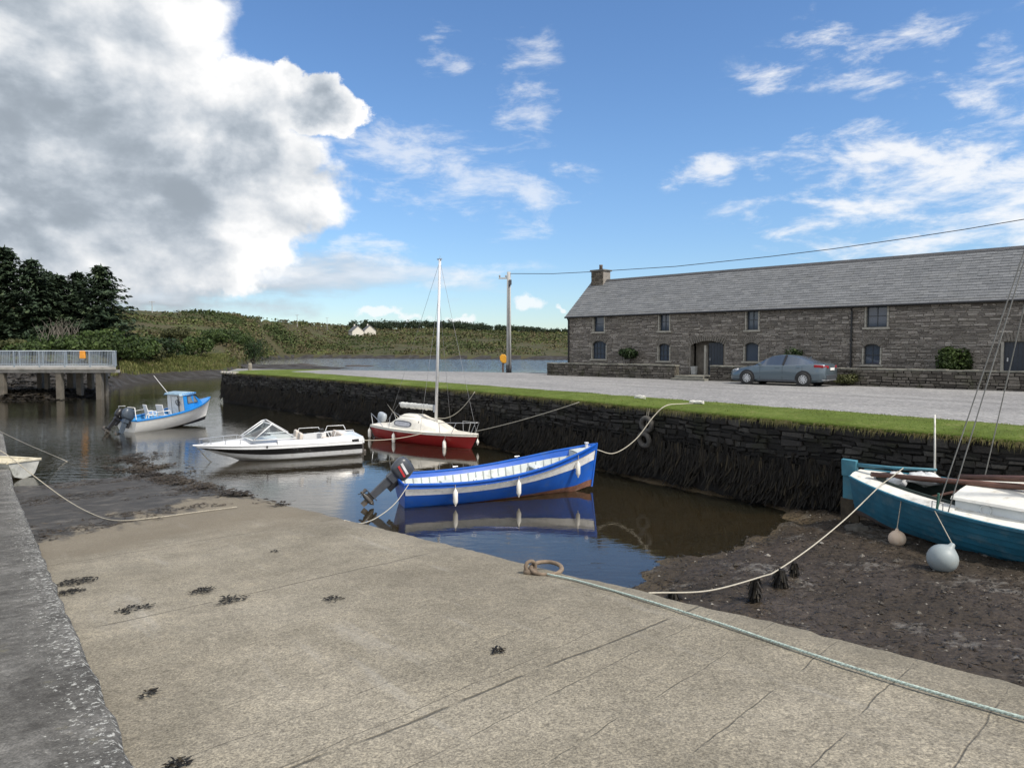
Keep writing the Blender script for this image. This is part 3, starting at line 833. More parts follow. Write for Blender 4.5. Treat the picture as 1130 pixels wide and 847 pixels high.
# mortar backing with holes, gables, back
ts = sorted({0, BL} | {x for r in openings for x in r[:2]}); zs = sorted({0, EAVE} | {x for r in openings for x in r[2:]})
for t0, t1 in zip(ts, ts[1:]):
    for z0, z1 in zip(zs, zs[1:]):
        tm, zm = (t0 + t1) / 2, (z0 + z1) / 2
        if any(r[0] < tm < r[1] and r[2] < zm < r[3] for r in openings): continue
        b.add([(t0, 0, z0), (t1, 0, z0), (t1, 0, z1), (t0, 0, z1)], [(0, 1, 2, 3)], 1)
for xx in (0, BL):
    b.add([(xx, 0, 0), (xx, DEP, 0), (xx, DEP, EAVE), (xx, DEP / 2, RIDGE - .03), (xx, 0, EAVE)], [(0, 1, 2, 3, 4)], 1)
b.add([(0, DEP, 0), (BL, DEP, 0), (BL, DEP, EAVE), (0, DEP, EAVE)], [(0, 1, 2, 3)], 1)
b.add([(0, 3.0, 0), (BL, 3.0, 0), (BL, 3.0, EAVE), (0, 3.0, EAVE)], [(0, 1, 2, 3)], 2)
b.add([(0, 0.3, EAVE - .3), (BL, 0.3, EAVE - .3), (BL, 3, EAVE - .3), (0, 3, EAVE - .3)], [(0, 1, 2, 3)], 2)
# plaster band under the eaves
b.box((BL / 2, -.035, EAVE - .075), (BL, .06, .13), m=3)
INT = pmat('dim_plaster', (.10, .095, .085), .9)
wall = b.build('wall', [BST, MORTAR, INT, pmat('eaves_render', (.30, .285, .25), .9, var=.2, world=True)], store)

def arch_pts(t0, t1, zt, rise, n=10):
    c = (t0 + t1) / 2; hw = (t1 - t0) / 2
    return [(c - hw * math.cos(math.pi * i / n), zt - rise + rise * math.sin(math.pi * i / n) ** .8) for i in range(n + 1)]
FR = pmat('window_frame_paint', (.035, .042, .05), .45)
LINTEL = pmat('voussoir_stone', (.16, .145, .125), .9, var=.3, scale=4, world=True, bump=.6)
CURT = pmat('curtain', (.55, .55, .58), .9, var=.15)
def window(r, arched, cols, rows, curtain=False):
    t0, t1, zb, zt = r; yv = .13; rise = .28 * (t1 - t0) if arched else 0
    f = MB(); w_ = .055
    f.box((t0 + w_ / 2, yv, (zb + zt - rise) / 2), (w_, .06, zt - rise - zb)); f.box((t1 - w_ / 2, yv, (zb + zt - rise) / 2), (w_, .06, zt - rise - zb))
    f.box(((t0 + t1) / 2, yv, zb + w_ / 2), (t1 - t0 - 2 * w_, .06, w_))
    if arched:
        ap = arch_pts(t0, t1, zt, rise)
        for (a, c_), (a2, c2) in zip(ap, ap[1:]): f.beam((a, yv, c_ - w_ / 2), (a2, yv, c2 - w_ / 2), .06, w_, up=(0, 0, 1))
    else: f.box(((t0 + t1) / 2, yv, zt - w_ / 2), (t1 - t0 - 2 * w_, .06, w_))
    for i in range(1, cols): f.box((lerp(t0, t1, i / cols), yv + .004, (zb + zt) / 2), (.03, .04, zt - zb - .02))
    for i in range(1, rows): f.box(((t0 + t1) / 2, yv - .003, lerp(zb, zt - rise * .3, i / rows)), (t1 - t0 - .1, .04, .03))
    fr = f.build('window', FR, store)
    pn = MB()
    if arched:
        ap = arch_pts(t0 + .01, t1 - .01, zt - .01, rise)
        pn.add([(t0 + .01, yv + .02, zb)] + [(a, yv + .02, c_) for a, c_ in ap] + [(t1 - .01, yv + .02, zb)], [tuple(range(len(ap) + 2))])
    else: pn.add([(t0, yv + .02, zb), (t1, yv + .02, zb), (t1, yv + .02, zt), (t0, yv + .02, zt)], [(0, 1, 2, 3)])
    pn.build('pane', [GLASS], fr)
    if curtain:
        c_ = MB()
        n = 14
        for s0, s1 in ((t0 + .04, t0 + .40 * (t1 - t0)), (t1 - .40 * (t1 - t0), t1 - .04)):
            vs = []
            for i in range(n + 1):
                x = lerp(s0, s1, i / n); y = yv + .06 + .02 * math.sin(i * 1.9)
                vs += [(x, y, zb), (x, y, zt)]
            c_.add(vs, [(2 * i, 2 * i + 2, 2 * i + 3, 2 * i + 1) for i in range(n)])
        c_.build('curtain', CURT, fr)
    s = MB(); s.box(((t0 + t1) / 2, .0, zb - .055), (t1 - t0 + .3, .26, .10)); s.build('sill', DRESS, fr, bevel=.01)
    q = MB()
    for xx, sg in ((t0, -1), (t1, 1)):
        zz = zb; k = 0
        while zz < zt - rise - .02:
            h_ = min(R.uniform(.16, .30), zt - rise - zz)
            wq = .075
            q.box((xx + sg * wq / 2, .04, zz + h_ / 2), (wq, .20 + .012 * R.random(), h_ - .012)); zz += h_; k += 1
    if arched:
        # stone above the arch, inside the square of the opening
        ap = arch_pts(t0, t1, zt, rise)
        for (a, c_), (a2, c2) in zip(ap, ap[1:]):
            q.add([(a, -.02, c_), (a2, -.02, c2), (a2, -.02, zt + .02), (a, -.02, zt + .02), (a, .16, c_), (a2, .16, c2)], [(0, 1, 2, 3), (0, 4, 5, 1)], 1)
        n = 11; cx_ = (t0 + t1) / 2
        for i in range(n):
            a = math.pi * (.16 + .68 * (i + .5) / n)
            dx, dz = math.cos(a), math.sin(a)
            hw = (t1 - t0) / 2
            base = Vector((cx_ + dx * hw * .95, -.045, zt - rise * .9 + rise * dz * .95))
            L_ = R.uniform(.26, .42)
            q.beam(base, base + Vector((dx * .75, 0, dz)).normalized() * L_, R.uniform(.055, .085), .05, 1, up=(0, 1, 0))
    else:
        q.box(((t0 + t1) / 2, .03, zt + .05), (t1 - t0 + .24, .17, .10), m=1)
    q.build('surround', [DRESS, LINTEL], fr)
for i, r in enumerate(UR): window(r, False, 1 if i == 0 else 2, 2, i == 3)
for i, r in enumerate(LR): window(r, True, (4, 3, 1, 2)[i], (3, 3, 1, 2)[i])
# arched entrance recess with the door set back on the right
t0, t1, zb, zt = DR; rise = .28
q = MB(); ap = arch_pts(t0, t1, zt, rise, 14)
for (a, c_), (a2, c2) in zip(ap, ap[1:]):
    q.add([(a, -.02, c_), (a2, -.02, c2), (a2, -.02, zt + .02), (a, -.02, zt + .02), (a, .3, c_), (a2, .3, c2)], [(0, 1, 2, 3), (0, 4, 5, 1)], 1)
n = 17; cx_ = (t0 + t1) / 2
for i in range(n):
    u = (i + .5) / n; k = min(int(u * 14), 13); a, c_ = ap[k]; dx = (u - .5) * 1.3
    q.beam((lerp(t0, t1, u), -.045, c_ + .01), (lerp(t0, t1, u) + dx * .3, -.045, c_ + .36), R.uniform(.07, .1), .05, 1, up=(0, 1, 0))
q.box((t0 + .01, .18, (zb + zt - rise) / 2), (.03, .42, zt - rise - zb), m=1)
q.box((t1 - .01, .18, (zb + zt - rise) / 2), (.03, .42, zt - rise - zb), m=1)
q.add([(t0, .62, zb), (t1, .62, zb), (t1, .62, zt), (t0, .62, zt)], [(0, 1, 2, 3)], 1)
q.add([(t0, .0, zb), (t1, .0, zb), (t1, .62, zb), (t0, .62, zb)], [(0, 1, 2, 3)], 0)
q.box((t0 + .42 * (t1 - t0), .32, (zb + zt) / 2 - .1), (.12, .5, zt - zb - .3), m=0)
porch = q.build('entrance_arch', [DRESS, LINTEL], store)
d = MB(); dx0, dx1 = t0 + .48 * (t1 - t0), t0 + .90 * (t1 - t0)
d.box(((dx0 + dx1) / 2, .30, zb + .98), (dx1 - dx0, .05, 1.92))
for i in range(1, 5): d.box((lerp(dx0, dx1, i / 5), .272, zb + .98), (.012, .012, 1.86), m=1)
dd_ = d.build('door', [PAINTB, BLACK], store)
h_ = MB(); h_.box((dx0 + .1, .255, zb + 1.0), (.03, .05, .14)); h_.build('handle', STEEL, dd_)
# right hand double door
t0, t1, zb, zt = RD
d = MB(); d.box(((t0 + t1) / 2, .12, (zb + zt) / 2), (t1 - t0, .06, zt - zb))
for i in range(1, 8): d.box((lerp(t0, t1, i / 8), .088, (zb + zt) / 2), (.012, .012, zt - zb - .04), m=1)
dd_ = d.build('door', [PAINTB, BLACK], store); dd_['label'] = 'wide dark blue boarded door under a stone arch'
h_ = MB(); h_.box((t0 + .14, .07, zb + .8), (.05, .06, .16)); h_.build('handle', STEEL, dd_)
q = MB()
for i in range(13): q.beam((lerp(t0 - .1, t1 + .1, (i + .5) / 13), -.045, zt + .03), (lerp(t0 - .25, t1 + .25, (i + .5) / 13), -.045, zt + .40), R.uniform(.07, .1), .05, 1, up=(0, 1, 0))
q.box((t0 - .05, .02, (zb + zt) / 2), (.1, .18, zt - zb)); q.box((t1 + .05, .02, (zb + zt) / 2), (.1, .18, zt - zb)); q.box(((t0 + t1) / 2, .0, zb - .06), (t1 - t0 + .2, .2, .1))
q.build('surround', [DRESS, LINTEL], dd_)
# roof
SLATE = stone_mat('roof_slate', [(.05, (.118, .124, .132)), (.3, (.136, .142, .15)), (.7, (.155, .161, .169)), (.95, (.178, .184, .192)), (1, (.22, .22, .225))], (.13, .13, .115), .15, rough=.62, bump=.35)
b = MB(); sl_ = math.hypot(DEP / 2 + .22, RIDGE - EAVE + .19); ca, sa = (DEP / 2 + .22) / sl_, (RIDGE - EAVE + .19) / sl_
rows = 19; ex = sl_ / rows
for i in range(rows):
    x = -.14 - (.2 if i % 2 else 0)
    while x < BL + .1:
        w_ = .40 + R.uniform(-.015, .015); xa, xb = max(x, -.14), min(x + w_ - .008, BL + .14)
        x += w_
        if xb - xa < .03: continue
        lo_ = i * ex + R.uniform(-.012, .012); hi_ = (i + 1) * ex + .05
        def rp(xx, s_, h_): return (xx, -.22 + s_ * ca - h_ * sa, EAVE - .19 + s_ * sa + h_ * ca)
        t_ = .026 + R.uniform(-.006, .009)
        vs = [rp(xa, lo_, t_), rp(xb, lo_, t_ + R.uniform(-.004, .004)), rp(xb, hi_, .006), rp(xa, hi_, .006), rp(xa, lo_, 0), rp(xb, lo_, 0)]
        b.add(vs, [(0, 1, 2, 3), (4, 5, 1, 0), (4, 0, 3), (1, 5, 2)])
b.add([(-.14, DEP / 2, RIDGE - .01), (BL + .14, DEP / 2, RIDGE - .01), (BL + .14, -.22, EAVE - .2), (-.14, -.22, EAVE - .2)], [(0, 1, 2, 3)])
b.add([(-.14, DEP / 2, RIDGE), (BL + .14, DEP / 2, RIDGE), (BL + .14, DEP + .22, EAVE - .19), (-.14, DEP + .22, EAVE - .19)], [(0, 1, 2, 3)])
roof = b.build('roof', SLATE, store)
rt = MB()
x = -.14
while x < BL:
    rt.add([(x, DEP / 2 - .17, RIDGE - .10), (x + .44, DEP / 2 - .17, RIDGE - .10), (x + .44, DEP / 2, RIDGE + .055), (x, DEP / 2, RIDGE + .055), (x, DEP / 2 + .17, RIDGE - .10), (x + .44, DEP / 2 + .17, RIDGE - .10)], [(0, 1, 2, 3), (3, 2, 5, 4)]); x += .45
rt.build('ridge_tiles', pmat('ridge_tile', (.055, .056, .06), .7, world=True), roof)
c = MB(); CXp = .62
rg2 = random.Random(3)
for fn_, l_ in ((lambda t, o, zz: (t, DEP / 2 - .42 - o, zz), 1.02), (lambda t, o, zz: (.1 - o, DEP / 2 - .42 + t, zz), .84)):
    stones(c, (lambda f: (lambda t, o, zz: f(t + .1, o, zz)))(fn_) if l_ > 1 else fn_, 0, l_, RIDGE - .75, RIDGE + .62, (.09, .16), (.15, .4), .01, .03, .0, rng=rg2)
c.box((.61, DEP / 2, RIDGE - .05), (1.0, .82, 1.34), m=1); c.box((.61, DEP / 2, RIDGE + .68), (1.16, 1.0, .10), m=2)
BRN = stone_mat('chimney_stone', [(.1, (.07, .058, .045)), (.5, (.13, .108, .085)), (.9, (.20, .17, .13))], None, rough=.9)
ch = c.build('chimney', [BRN, MORTAR, pmat('chimney_cap', (.15, .14, .12), .9, world=True)], roof)
c = MB(); c.lathe([(.13, 0), (.11, .25), (.13, .28), (.12, .36)], 12, 0, Matrix.Translation((.61, DEP / 2, RIDGE + .73))); c.build('chimney_pot', pmat('clay_pot', (.13, .10, .08), .85), ch, smooth=True)
gt = MB(); gt.tube([(-.1, -.27, EAVE - .20), (BL, -.27, EAVE - .20)], .055, 8); gt.build('gutter', BLACKPIPE, store)
for px in (940.5, 628.5):
    tt = fpx(px, 370)[0]
    dp = MB(); dp.tube([(tt, -.26, EAVE - .22), (tt, -.13, EAVE - .42), (tt, -.12, .05)], .045, 8)
    for zz in (1.0, 2.2, 3.2): dp.box((tt, -.10, zz), (.14, .07, .04))
    dp.build('downpipe', BLACKPIPE, store)

# ================================================================ garden walls, steps, planting
GW = stone_mat('garden_wall_stone', [(.1, (.060, .053, .045)), (.5, (.115, .102, .086)), (.85, (.17, .152, .13)), (1, (.28, .26, .23))], (.055, .060, .025), .5)
CAP = pmat('cap_stone', (.17, .165, .14), .9, var=.35, scale=4, world=True, bump=.6)
WOFF = -2.15
def gwall(name, t0, t1, h, label):
    b = MB(); hwid = .2
    for o_, sg in ((-hwid, 1),):
        stones(b, lambda t, o, z: tuple(F0 + FD * t + FB * (WOFF - hwid - o) + Vector((0, 0, FZ0 - .05 + z))), t0, t1, 0, h, (.08, .17), (.16, .55), .014, .05, .03)
    stones(b, lambda t, o, z: tuple(F0 + FD * (t0 - o) + FB * (WOFF - hwid + t) + Vector((0, 0, FZ0 - .05 + z))), 0, .4, 0, h, (.09, .16), (.12, .3), .012, .04, .0)
    stones(b, lambda t, o, z: tuple(F0 + FD * (t1 + o) + FB * (WOFF - hwid + t) + Vector((0, 0, FZ0 - .05 + z))), 0, .4, 0, h, (.09, .16), (.12, .3), .012, .04, .0)
    M = Matrix.Translation(F0 + FD * ((t0 + t1) / 2) + FB * WOFF + Vector((0, 0, FZ0 + h / 2 - .05))) @ Matrix.Rotation(BANG, 4, 'Z')
    b.add([tuple(M @ Vector((x * (t1 - t0) / 2, y * .19, z_ * h / 2))) for x in (-1, 1) for y in (-1, 1) for z_ in (-1, 1)], [(0, 1, 3, 2), (4, 6, 7, 5), (0, 4, 5, 1), (2, 3, 7, 6), (1, 5, 7, 3)], 1)
    o = b.build(name, [GW, JOINT]); tag(o, label, 'garden wall')
    c = MB(); t = t0 - .03
    while t < t1:
        l_ = R.uniform(.5, 1.0); l_ = min(l_, t1 + .03 - t)
        if l_ < .1: break
        p_ = F0 + FD * (t + l_ / 2) + FB * WOFF + Vector((0, 0, FZ0 + h - .02 + R.uniform(-.01, .015)))
        c.box(p_, (l_ - .015, .50 + R.uniform(-.03, .03), .07), (R.uniform(-.02, .02), R.uniform(-.02, .02), BANG)); t += l_
    c.build('coping', CAP, o, bevel=.012)
    return o
def wpx(px): return fpx(px, 405, WOFF - .2)[0]
gwall('garden_wall', wpx(604), wpx(745), .80, 'low stone garden wall left of the entrance steps, in front of the stone store')
gwall('garden_wall', wpx(784), 31.5, .80, 'low stone garden wall right of the entrance steps, running on behind the car')
b = MB(); ta, tb = wpx(745) + .05, wpx(784) - .05
for k, (y0, y1, hh) in enumerate(((-.75, 0.3, .13), (-.42, 0.3, .26))):
    p_ = F0 + FD * ((ta + tb) / 2 - .1 * k) + FB * (WOFF + (y0 + y1) / 2) + Vector((0, 0, FZ0 + hh / 2 - .02))
    b.box(p_, (tb - ta - .3 * k, y1 - y0, hh), (0, 0, BANG))
b.box(F0 + FD * ((ta + tb) / 2) + FB * (WOFF / 2 + .1) + Vector((0, 0, FZ0 + .10)), (tb - ta, 1.9, .24), (0, 0, BANG))
tag(b.build('stone_steps', CAP, bevel=.015), 'two worn stone steps between the garden walls leading to the arched entrance', 'steps')
# garden ground behind the walls
b = MB(); pts = [F0 + FD * a + FB * o for a, o in ((wpx(604) + .1, WOFF + .19), (31.4, WOFF + .19), (31.4, -.03), (wpx(604) + .1, -.03))]
b.add([(q.x, q.y, FZ0 + .08) for q in pts], [(0, 1, 2, 3)]); setting(b.build('garden_ground', pmat('garden_soil', (.09, .085, .06), .95, world=True)))

LEAF_D = leaf_mat('dark_leaves', [(.15, (.012, .022, .010)), (.5, (.025, .046, .016)), (.8, (.045, .075, .024)), (1, (.07, .10, .035))])
LEAF_M = leaf_mat('mid_leaves', [(.15, (.024, .038, .012)), (.5, (.045, .072, .020)), (.8, (.075, .115, .03)), (1, (.11, .14, .05))])
LEAF_Y = leaf_mat('olive_leaves', [(.15, (.035, .040, .014)), (.5, (.062, .068, .026)), (.8, (.095, .10, .04)), (1, (.14, .13, .06))])
BARK = pmat('bark', (.055, .042, .032), .9, var=.3, scale=8, bump=.6)
def leaves(b, c, rx, ry, rz, n, ls, seed, lobes=9, flat=False):
    rr = random.Random(seed); L = []
    for i in range(lobes):
        th = rr.uniform(0, 2 * math.pi); ph = rr.uniform(-.35, 1.0)
        cz = math.sin(ph) ; cr = math.cos(ph)
        L.append((Vector((math.cos(th) * cr * .55 * rx, math.sin(th) * cr * .55 * ry, cz * .5 * rz)), rr.uniform(.38, .62)))
    L.append((Vector((0, 0, 0)), .72))
    for i in range(n):
        q, s_ = rr.choice(L)
        v = Vector((rr.gauss(0, 1), rr.gauss(0, 1), rr.gauss(0, 1))).normalized() * (rr.random() ** .28)
        p = Vector((q.x + v.x * rx * s_, q.y + v.y * ry * s_, q.z + v.z * rz * s_))
        if p.z < -rz * .95: continue
        p = p + Vector(c)
        nrm = (v + Vector((rr.gauss(0, .7), rr.gauss(0, .7), rr.gauss(.3, .7)))).normalized()
        t = nrm.orthogonal().normalized(); t = Matrix.Rotation(rr.uniform(0, 6.28), 3, nrm) @ t; u = nrm.cross(t)
        s1 = ls * rr.uniform(.6, 1.3); s2 = s1 * rr.uniform(.45, .8)
        b.add([p - t * s1, p - u * s2, p + t * s1, p + u * s2], [(0, 1, 2, 3)])
def shrub(name, base, rx, ry, h, n, ls, seed, mt, label, cat='shrub', group=None, low=.5, stems=3):
    o = empty(name, base); tag(o, label, cat, group)
    b = MB(); leaves(b, (0, 0, h * low + h * .0), rx, ry, h * (1 - low), n, ls, seed); b.build('foliage', mt, o)
    s_ = MB(); rr = random.Random(seed)
    for i in range(stems):
        a = rr.uniform(0, 6.28); s_.tube([(0.05 * math.cos(a), .05 * math.sin(a), -.05), (rx * .25 * math.cos(a), ry * .25 * math.sin(a), h * .35), (rx * .5 * math.cos(a), ry * .5 * math.sin(a), h * .7)], [.04 * h / 2, .03 * h / 2, .012 * h / 2], 6)
    s_.build('stem', BARK, o); return o
def gpos(px, off): return F0 + FD * fpx(px, 400, off)[0] + FB * off + Vector((0, 0, FZ0 + .08))
shrub('wall_shrub', gpos(693, -.5), .62, .45, 1.85, 900, .085, 31, LEAF_D, 'small round shrub on a thin stem against the stone front, left of the entrance', low=.72)
shrub('wall_shrub', gpos(874, -.5), .62, .42, 1.75, 900, .08, 32, LEAF_D, 'round dark shrub against the stone wall above the parked car', low=.66)
shrub('wall_shrub', gpos(1053, -.45), .78, .4, 1.95, 2600, .075, 33, LEAF_M, 'broad dense green shrub against the stone front beside the right hand door', low=.52)
shrub('roadside_weeds', F0 + FD * wpx(936) + FB * (WOFF - .5) + Vector((0, 0, FZ0)), .85, .35, .62, 700, .07, 34, LEAF_Y, 'low leafy weeds at the foot of the garden wall behind the car', 'plant', low=.45)
b = MB(); p_ = F0 + FD * fpx(765, 405, -.15)[0] + FB * (-.05) + Vector((0, 0, FZ0 + .23))
b.lathe([(.17, 0), (.20, .40), (.22, .42), (.22, .46), (.185, .46), (.18, .40)], 4, 0, Matrix.Rotation(rad(45) , 4, 'Z'))
o = b.build('planter', pmat('pale_planter', (.42, .42, .40), .7)); o.location = p_; o.rotation_euler = (0, 0, BANG)
tag(o, 'square pale grey planter standing in the entrance arch of the store', 'planter')

# ================================================================ saloon car
CARC = F0 + FD * 0; cq = at(863, 424, 2.25)
car = empty('parked_car', Vector((12.95, 34.1, 2.254)), (0, 0, BANG))           # local x runs to the rear (right), front at the left
tag(car, 'grey blue four door saloon car parked on the gravel in front of the garden wall', 'car')
m, nt, p = new_mat('blue_grey_car_paint'); p.inputs['Base Color'].default_value = (.105, .14, .168, 1); p.inputs['Metallic'].default_value = .5; p.inputs['Roughness'].default_value = .32
p.inputs['Coat Weight'].default_value = .8; p.inputs['Coat Roughness'].default_value = .04
CARP = m
ST = [  # x, zbottom, half width, z shoulder, half width shoulder, z roof, half width roof
    (0.00, .30, .52, .58, .50, .60, .40), (.06, .22, .70, .62, .66, .66, .5), (.25, .18, .83, .70, .76, .745, .55), (.62, .17, .885, .78, .82, .835, .55),
    (1.05, .17, .89, .86, .84, .905, .55), (1.30, .17, .89, .90, .85, .955, .58), (1.75, .17, .89, .925, .85, 1.22, .60), (2.08, .17, .89, .935, .85, 1.375, .58),
    (2.45, .17, .89, .94, .855, 1.435, .57), (2.85, .17, .89, .95, .855, 1.43, .56), (3.25, .17, .89, .96, .85, 1.375, .55), (3.62, .17, .89, .98, .84, 1.24, .55),
    (4.02, .17, .885, 1.02, .82, 1.085, .56), (4.35, .20, .86, 1.03, .78, 1.065, .55), (4.55, .26, .80, .98, .72, 1.03, .5), (4.63, .34, .70, .88, .66, .92, .45)]
XO = 2.31
body, gl_, = MB(), MB()
rings = []
for x, zb, hw, zs_, hs_, zr, hr in ST:
    half = [(0, zb), (hw * .86, zb), (hw * .985, zb + .10), (hw, zb + .28 if zb < .3 else zb + .15), (hw * .985, zs_ - .16), (hs_ + .01, zs_ - .02), (hs_ - .02, zs_ + .005), (hr + .03, zr - .035), (hr - .06, zr), (0, zr + .012)]
    ring = [(x - XO, -y, z_) for y, z_ in half] + [(x - XO, y, z_) for y, z_ in reversed(half[1:-1])]
    rings.append(ring)
n = len(rings[0])
for i in range(len(rings) - 1):
    xm = (ST[i][0] + ST[i + 1][0]) / 2
    for k in range(n):
        k2 = (k + 1) % n; kk = k if k < 10 else None
        kl = k if k <= 8 else n - 1 - k          # mirrored strip index
        side = kl == 6; top = kl in (7, 8)
        glass = (side and 1.5 < xm < 3.9) or (top and (1.3 < xm < 2.0 or 3.3 < xm < 4.0))
        tgt = gl_ if glass else body
        tgt.add([rings[i][k], rings[i][k2], rings[i + 1][k2], rings[i + 1][k]], [(0, 1, 2, 3)])
body.add(rings[0], [tuple(range(n))]); body.add(rings[-1], [tuple(range(n))])
body.build('body', CARP, car, smooth=True, recalc=True, sangle=38)
gl_.build('windows', GLASS, car, smooth=True, recalc=True, sangle=30)
for sy in (-1, 1):
    tr_ = MB()      # pillar and chrome line
    tr_.beam((2.72 - XO, sy * .842, .945), (2.80 - XO, sy * .60, 1.425), .09, .02, up=(0, sy, .4))
    tr_.build('door_pillar', BLACK, car)
    for xd in (1.62, 2.70, 3.62):
        s_ = MB(); s_.beam((xd - XO, sy * .889, .30), (xd - XO, sy * .874, .90), .012, .006, up=(0, 1, 0)); s_.build('door_seam', BLACK, car)
    for xd in (2.45, 3.42):
        s_ = MB(); s_.box((xd - XO, sy * .884, .84), (.20, .03, .028)); s_.build('door_handle', CARP, car, bevel=.008)
    s_ = MB(); s_.box((1.66 - XO, sy * .985, .985), (.12, .20, .13)); s_.build('wing_mirror', CARP, car, bevel=.035)
    s_ = MB(); s_.box((2.45 - XO, sy * .885, .235), (1.9, .03, .09)); s_.build('sill', DGREY, car, bevel=.01)
    hl = MB(); hl.beam((.16 - XO, sy * .62, .655), (.50 - XO, sy * .80, .725), .13, .09, up=(0, 0, 1)); hl.build('headlight', pmat('lamp_glass', (.6, .6, .62), .1), car, bevel=.02)
    tl_ = MB(); tl_.beam((4.14 - XO, sy * .850, .935), (4.55 - XO, sy * .755, .905), .10, .12, up=(0, 0, 1)); tl_.beam((4.55 - XO, sy * .735, .90), (4.645 - XO, sy * .45, .89), .07, .12, up=(0, 0, 1)); tl_.build('tail_light', pmat('red_lens', (.28, .012, .018), .15, coat=.6), car, bevel=.02)
    for xw in (.98, 3.68):
        wh = empty('wheel', (xw - XO, sy * .825, .318)); wh.parent = car; wh.rotation_euler = (rad(90), 0, 0)
        a_ = MB(); a_.lathe([(.20, -.1), (.29, -.105), (.318, -.08), (.318, .08), (.29, .105), (.20, .1)], 28, capped=False); a_.build('tyre', RUBBER, wh, smooth=True, sangle=50)
        r_ = MB(); sg = -sy * -1
        f_ = 1 if sy < 0 else -1
        r_.lathe([(.205, f_ * .07), (.205, f_ * .095), (.185, f_ * .095), (.18, f_ * .05)], 28, capped=False)
        for q in range(10):
            a = 2 * math.pi * q / 10
            r_.beam((.03 * math.cos(a), .03 * math.sin(a), f_ * .085), (.19 * math.cos(a), .19 * math.sin(a), f_ * .085), .045, .02, up=(0, 0, 1))
        r_.lathe([(.05, f_ * .07), (.05, f_ * .1)], 12)
        r_.build('rim', pmat('alloy', (.62, .63, .65), .3, .6), wh)
        d_ = MB(); d_.lathe([(.19, f_ * .02), (.19, f_ * .03)], 20); d_.build('brake_disc', BLACK, wh)
        ar = MB(); ar.lathe([(.385, -.018), (.385, .018)], 28, 0, Matrix.Translation((xw - XO, sy * .876, .335)) @ Matrix.Rotation(rad(90), 4, 'X')); ar.build('wheel_arch', BLACK, car)
s_ = MB(); s_.box((4.655 - XO, 0, .80), (.02, .52, .115)); s_.build('number_plate', pmat('plate_white', (.72, .72, .70), .4), car)
s_ = MB(); s_.box((4.60 - XO, 0, .42), (.12, 1.3, .22)); s_.build('rear_bumper', DGREY, car, bevel=.03)
s_ = MB(); s_.beam((4.50 - XO, -.80, .31), (4.66 - XO, -.45, .30), .05, .04); s_.beam((4.66 - XO, -.45, .30), (4.66 - XO, .45, .30), .05, .04); s_.build('bumper_trim', STEEL, car)
s_ = MB(); s_.beam((3.6 - XO, 0, 1.27), (3.72 - XO, 0, 1.33), .03, .06); s_.build('aerial', CARP, car)

# ================================================================ utility pole, cable, lifebuoy box, post
WOODP = pmat('pole_wood', (.36, .36, .35), .85, var=.25, scale=3, stretch=(8, 8, .6), world=True, bump=.3)
pb = at(561.5, 411, 2.25); pz = aty(562, 300, pb.y).z
o = empty('utility_pole', pb); tag(o, 'tall grey utility pole standing at the far edge of the car park', 'utility pole')
b = MB(); b.tube([(0, 0, -.2), (0, 0, pz - pb.z)], [.19, .13], 14); b.build('pole', WOODP, o, smooth=True)
b = MB(); b.tube([(0, 0, .0), (0, 0, .55)], .205, 14); b.build('base_band', pmat('dark_band', (.03, .03, .032), .7), o, smooth=True)
HT = pz - pb.z
b = MB(); b.box((-.35, 0, HT - .45), (.75, .09, .10)); b.build('cross_arm', WOODP, o)
for xx in (-.65, -.2):
    b = MB(); b.lathe([(.03, 0), (.06, .04), (.06, .12), (.03, .16)], 10, 0, Matrix.Translation((xx, 0, HT - .38))); b.build('insulator', pmat('porcelain', (.3, .28, .26), .3), o, smooth=True)
b = MB(); b.box((.1, -.18, HT - .75), (.2, .16, .36)); b.build('junction_box', DGREY, o, bevel=.02)
b = MB(); b.tube([(0.03, -.22, .1), (.03, -.2, HT - .7)], .022, 6); b.build('cable_guard', BLACK, o)
def sag(a, c, k, n=24, pw=1.0):
    a = Vector(a); c = Vector(c); out = []
    for i in range(n + 1):
        t = i / n; q = a.lerp(c, t); q.z -= 4 * k * t * (1 - t); out.append(q)
    return out
CABLE = pmat('cable_sheath', (.02, .02, .022), .6)
A = pb + Vector((.05, 0, HT - .12)); E = aty(1210, 226, 34); pts = [A]
for px, py in ((610, 302), (650, 300), (745, 294), (850, 283), (920, 274.5), (1000, 263), (1065, 253), (1130, 242), (1210, 228), (1330, 204)):
    d_ = ray(px, py); u_ = E - A; kx = d_.x / d_.y; t = (kx * A.y - A.x) / (u_.x - kx * u_.y); q = A + u_ * t; pts.append(aty(px, py, q.y))
b = MB(); b.tube(pts, .022, 6); tag(b.build('overhead_cable', CABLE, smooth=True), 'thin black overhead cable sagging from the utility pole across above the slate roof', 'cable')
lb = at(555, 410.5, 2.25)
o = empty('lifebuoy_box', lb); tag(o, 'yellow lifebuoy box on a short brown post beside the utility pole', 'lifebuoy box')
YEL = pmat('safety_yellow', (.62, .30, .02), .5, var=.1)
b = MB(); b.box((0, .0, .5), (.12, .12, 1.0)); b.build('post', pmat('brown_post', (.09, .05, .03), .8), o)
b = MB(); b.lathe([(.30, -.11), (.36, -.09), (.36, .09), (.30, .11)], 8, 0, Matrix.Translation((.05, -.04, .98)) @ Matrix.Rotation(rad(90), 4, 'X') @ Matrix.Rotation(rad(22.5), 4, 'Z') @ Matrix.Diagonal((.8, 1.0, 1, 1))); b.build('box', YEL, o, bevel=.015)
wp = at(276, 409.2, 2.2)
b = MB(); b.lathe([(.17, -.1), (.16, .55), (.12, .62)], 8); o = b.build('mooring_post', pmat('grey_post', (.22, .20, .16), .9, var=.3, bump=.5)); o.location = wp
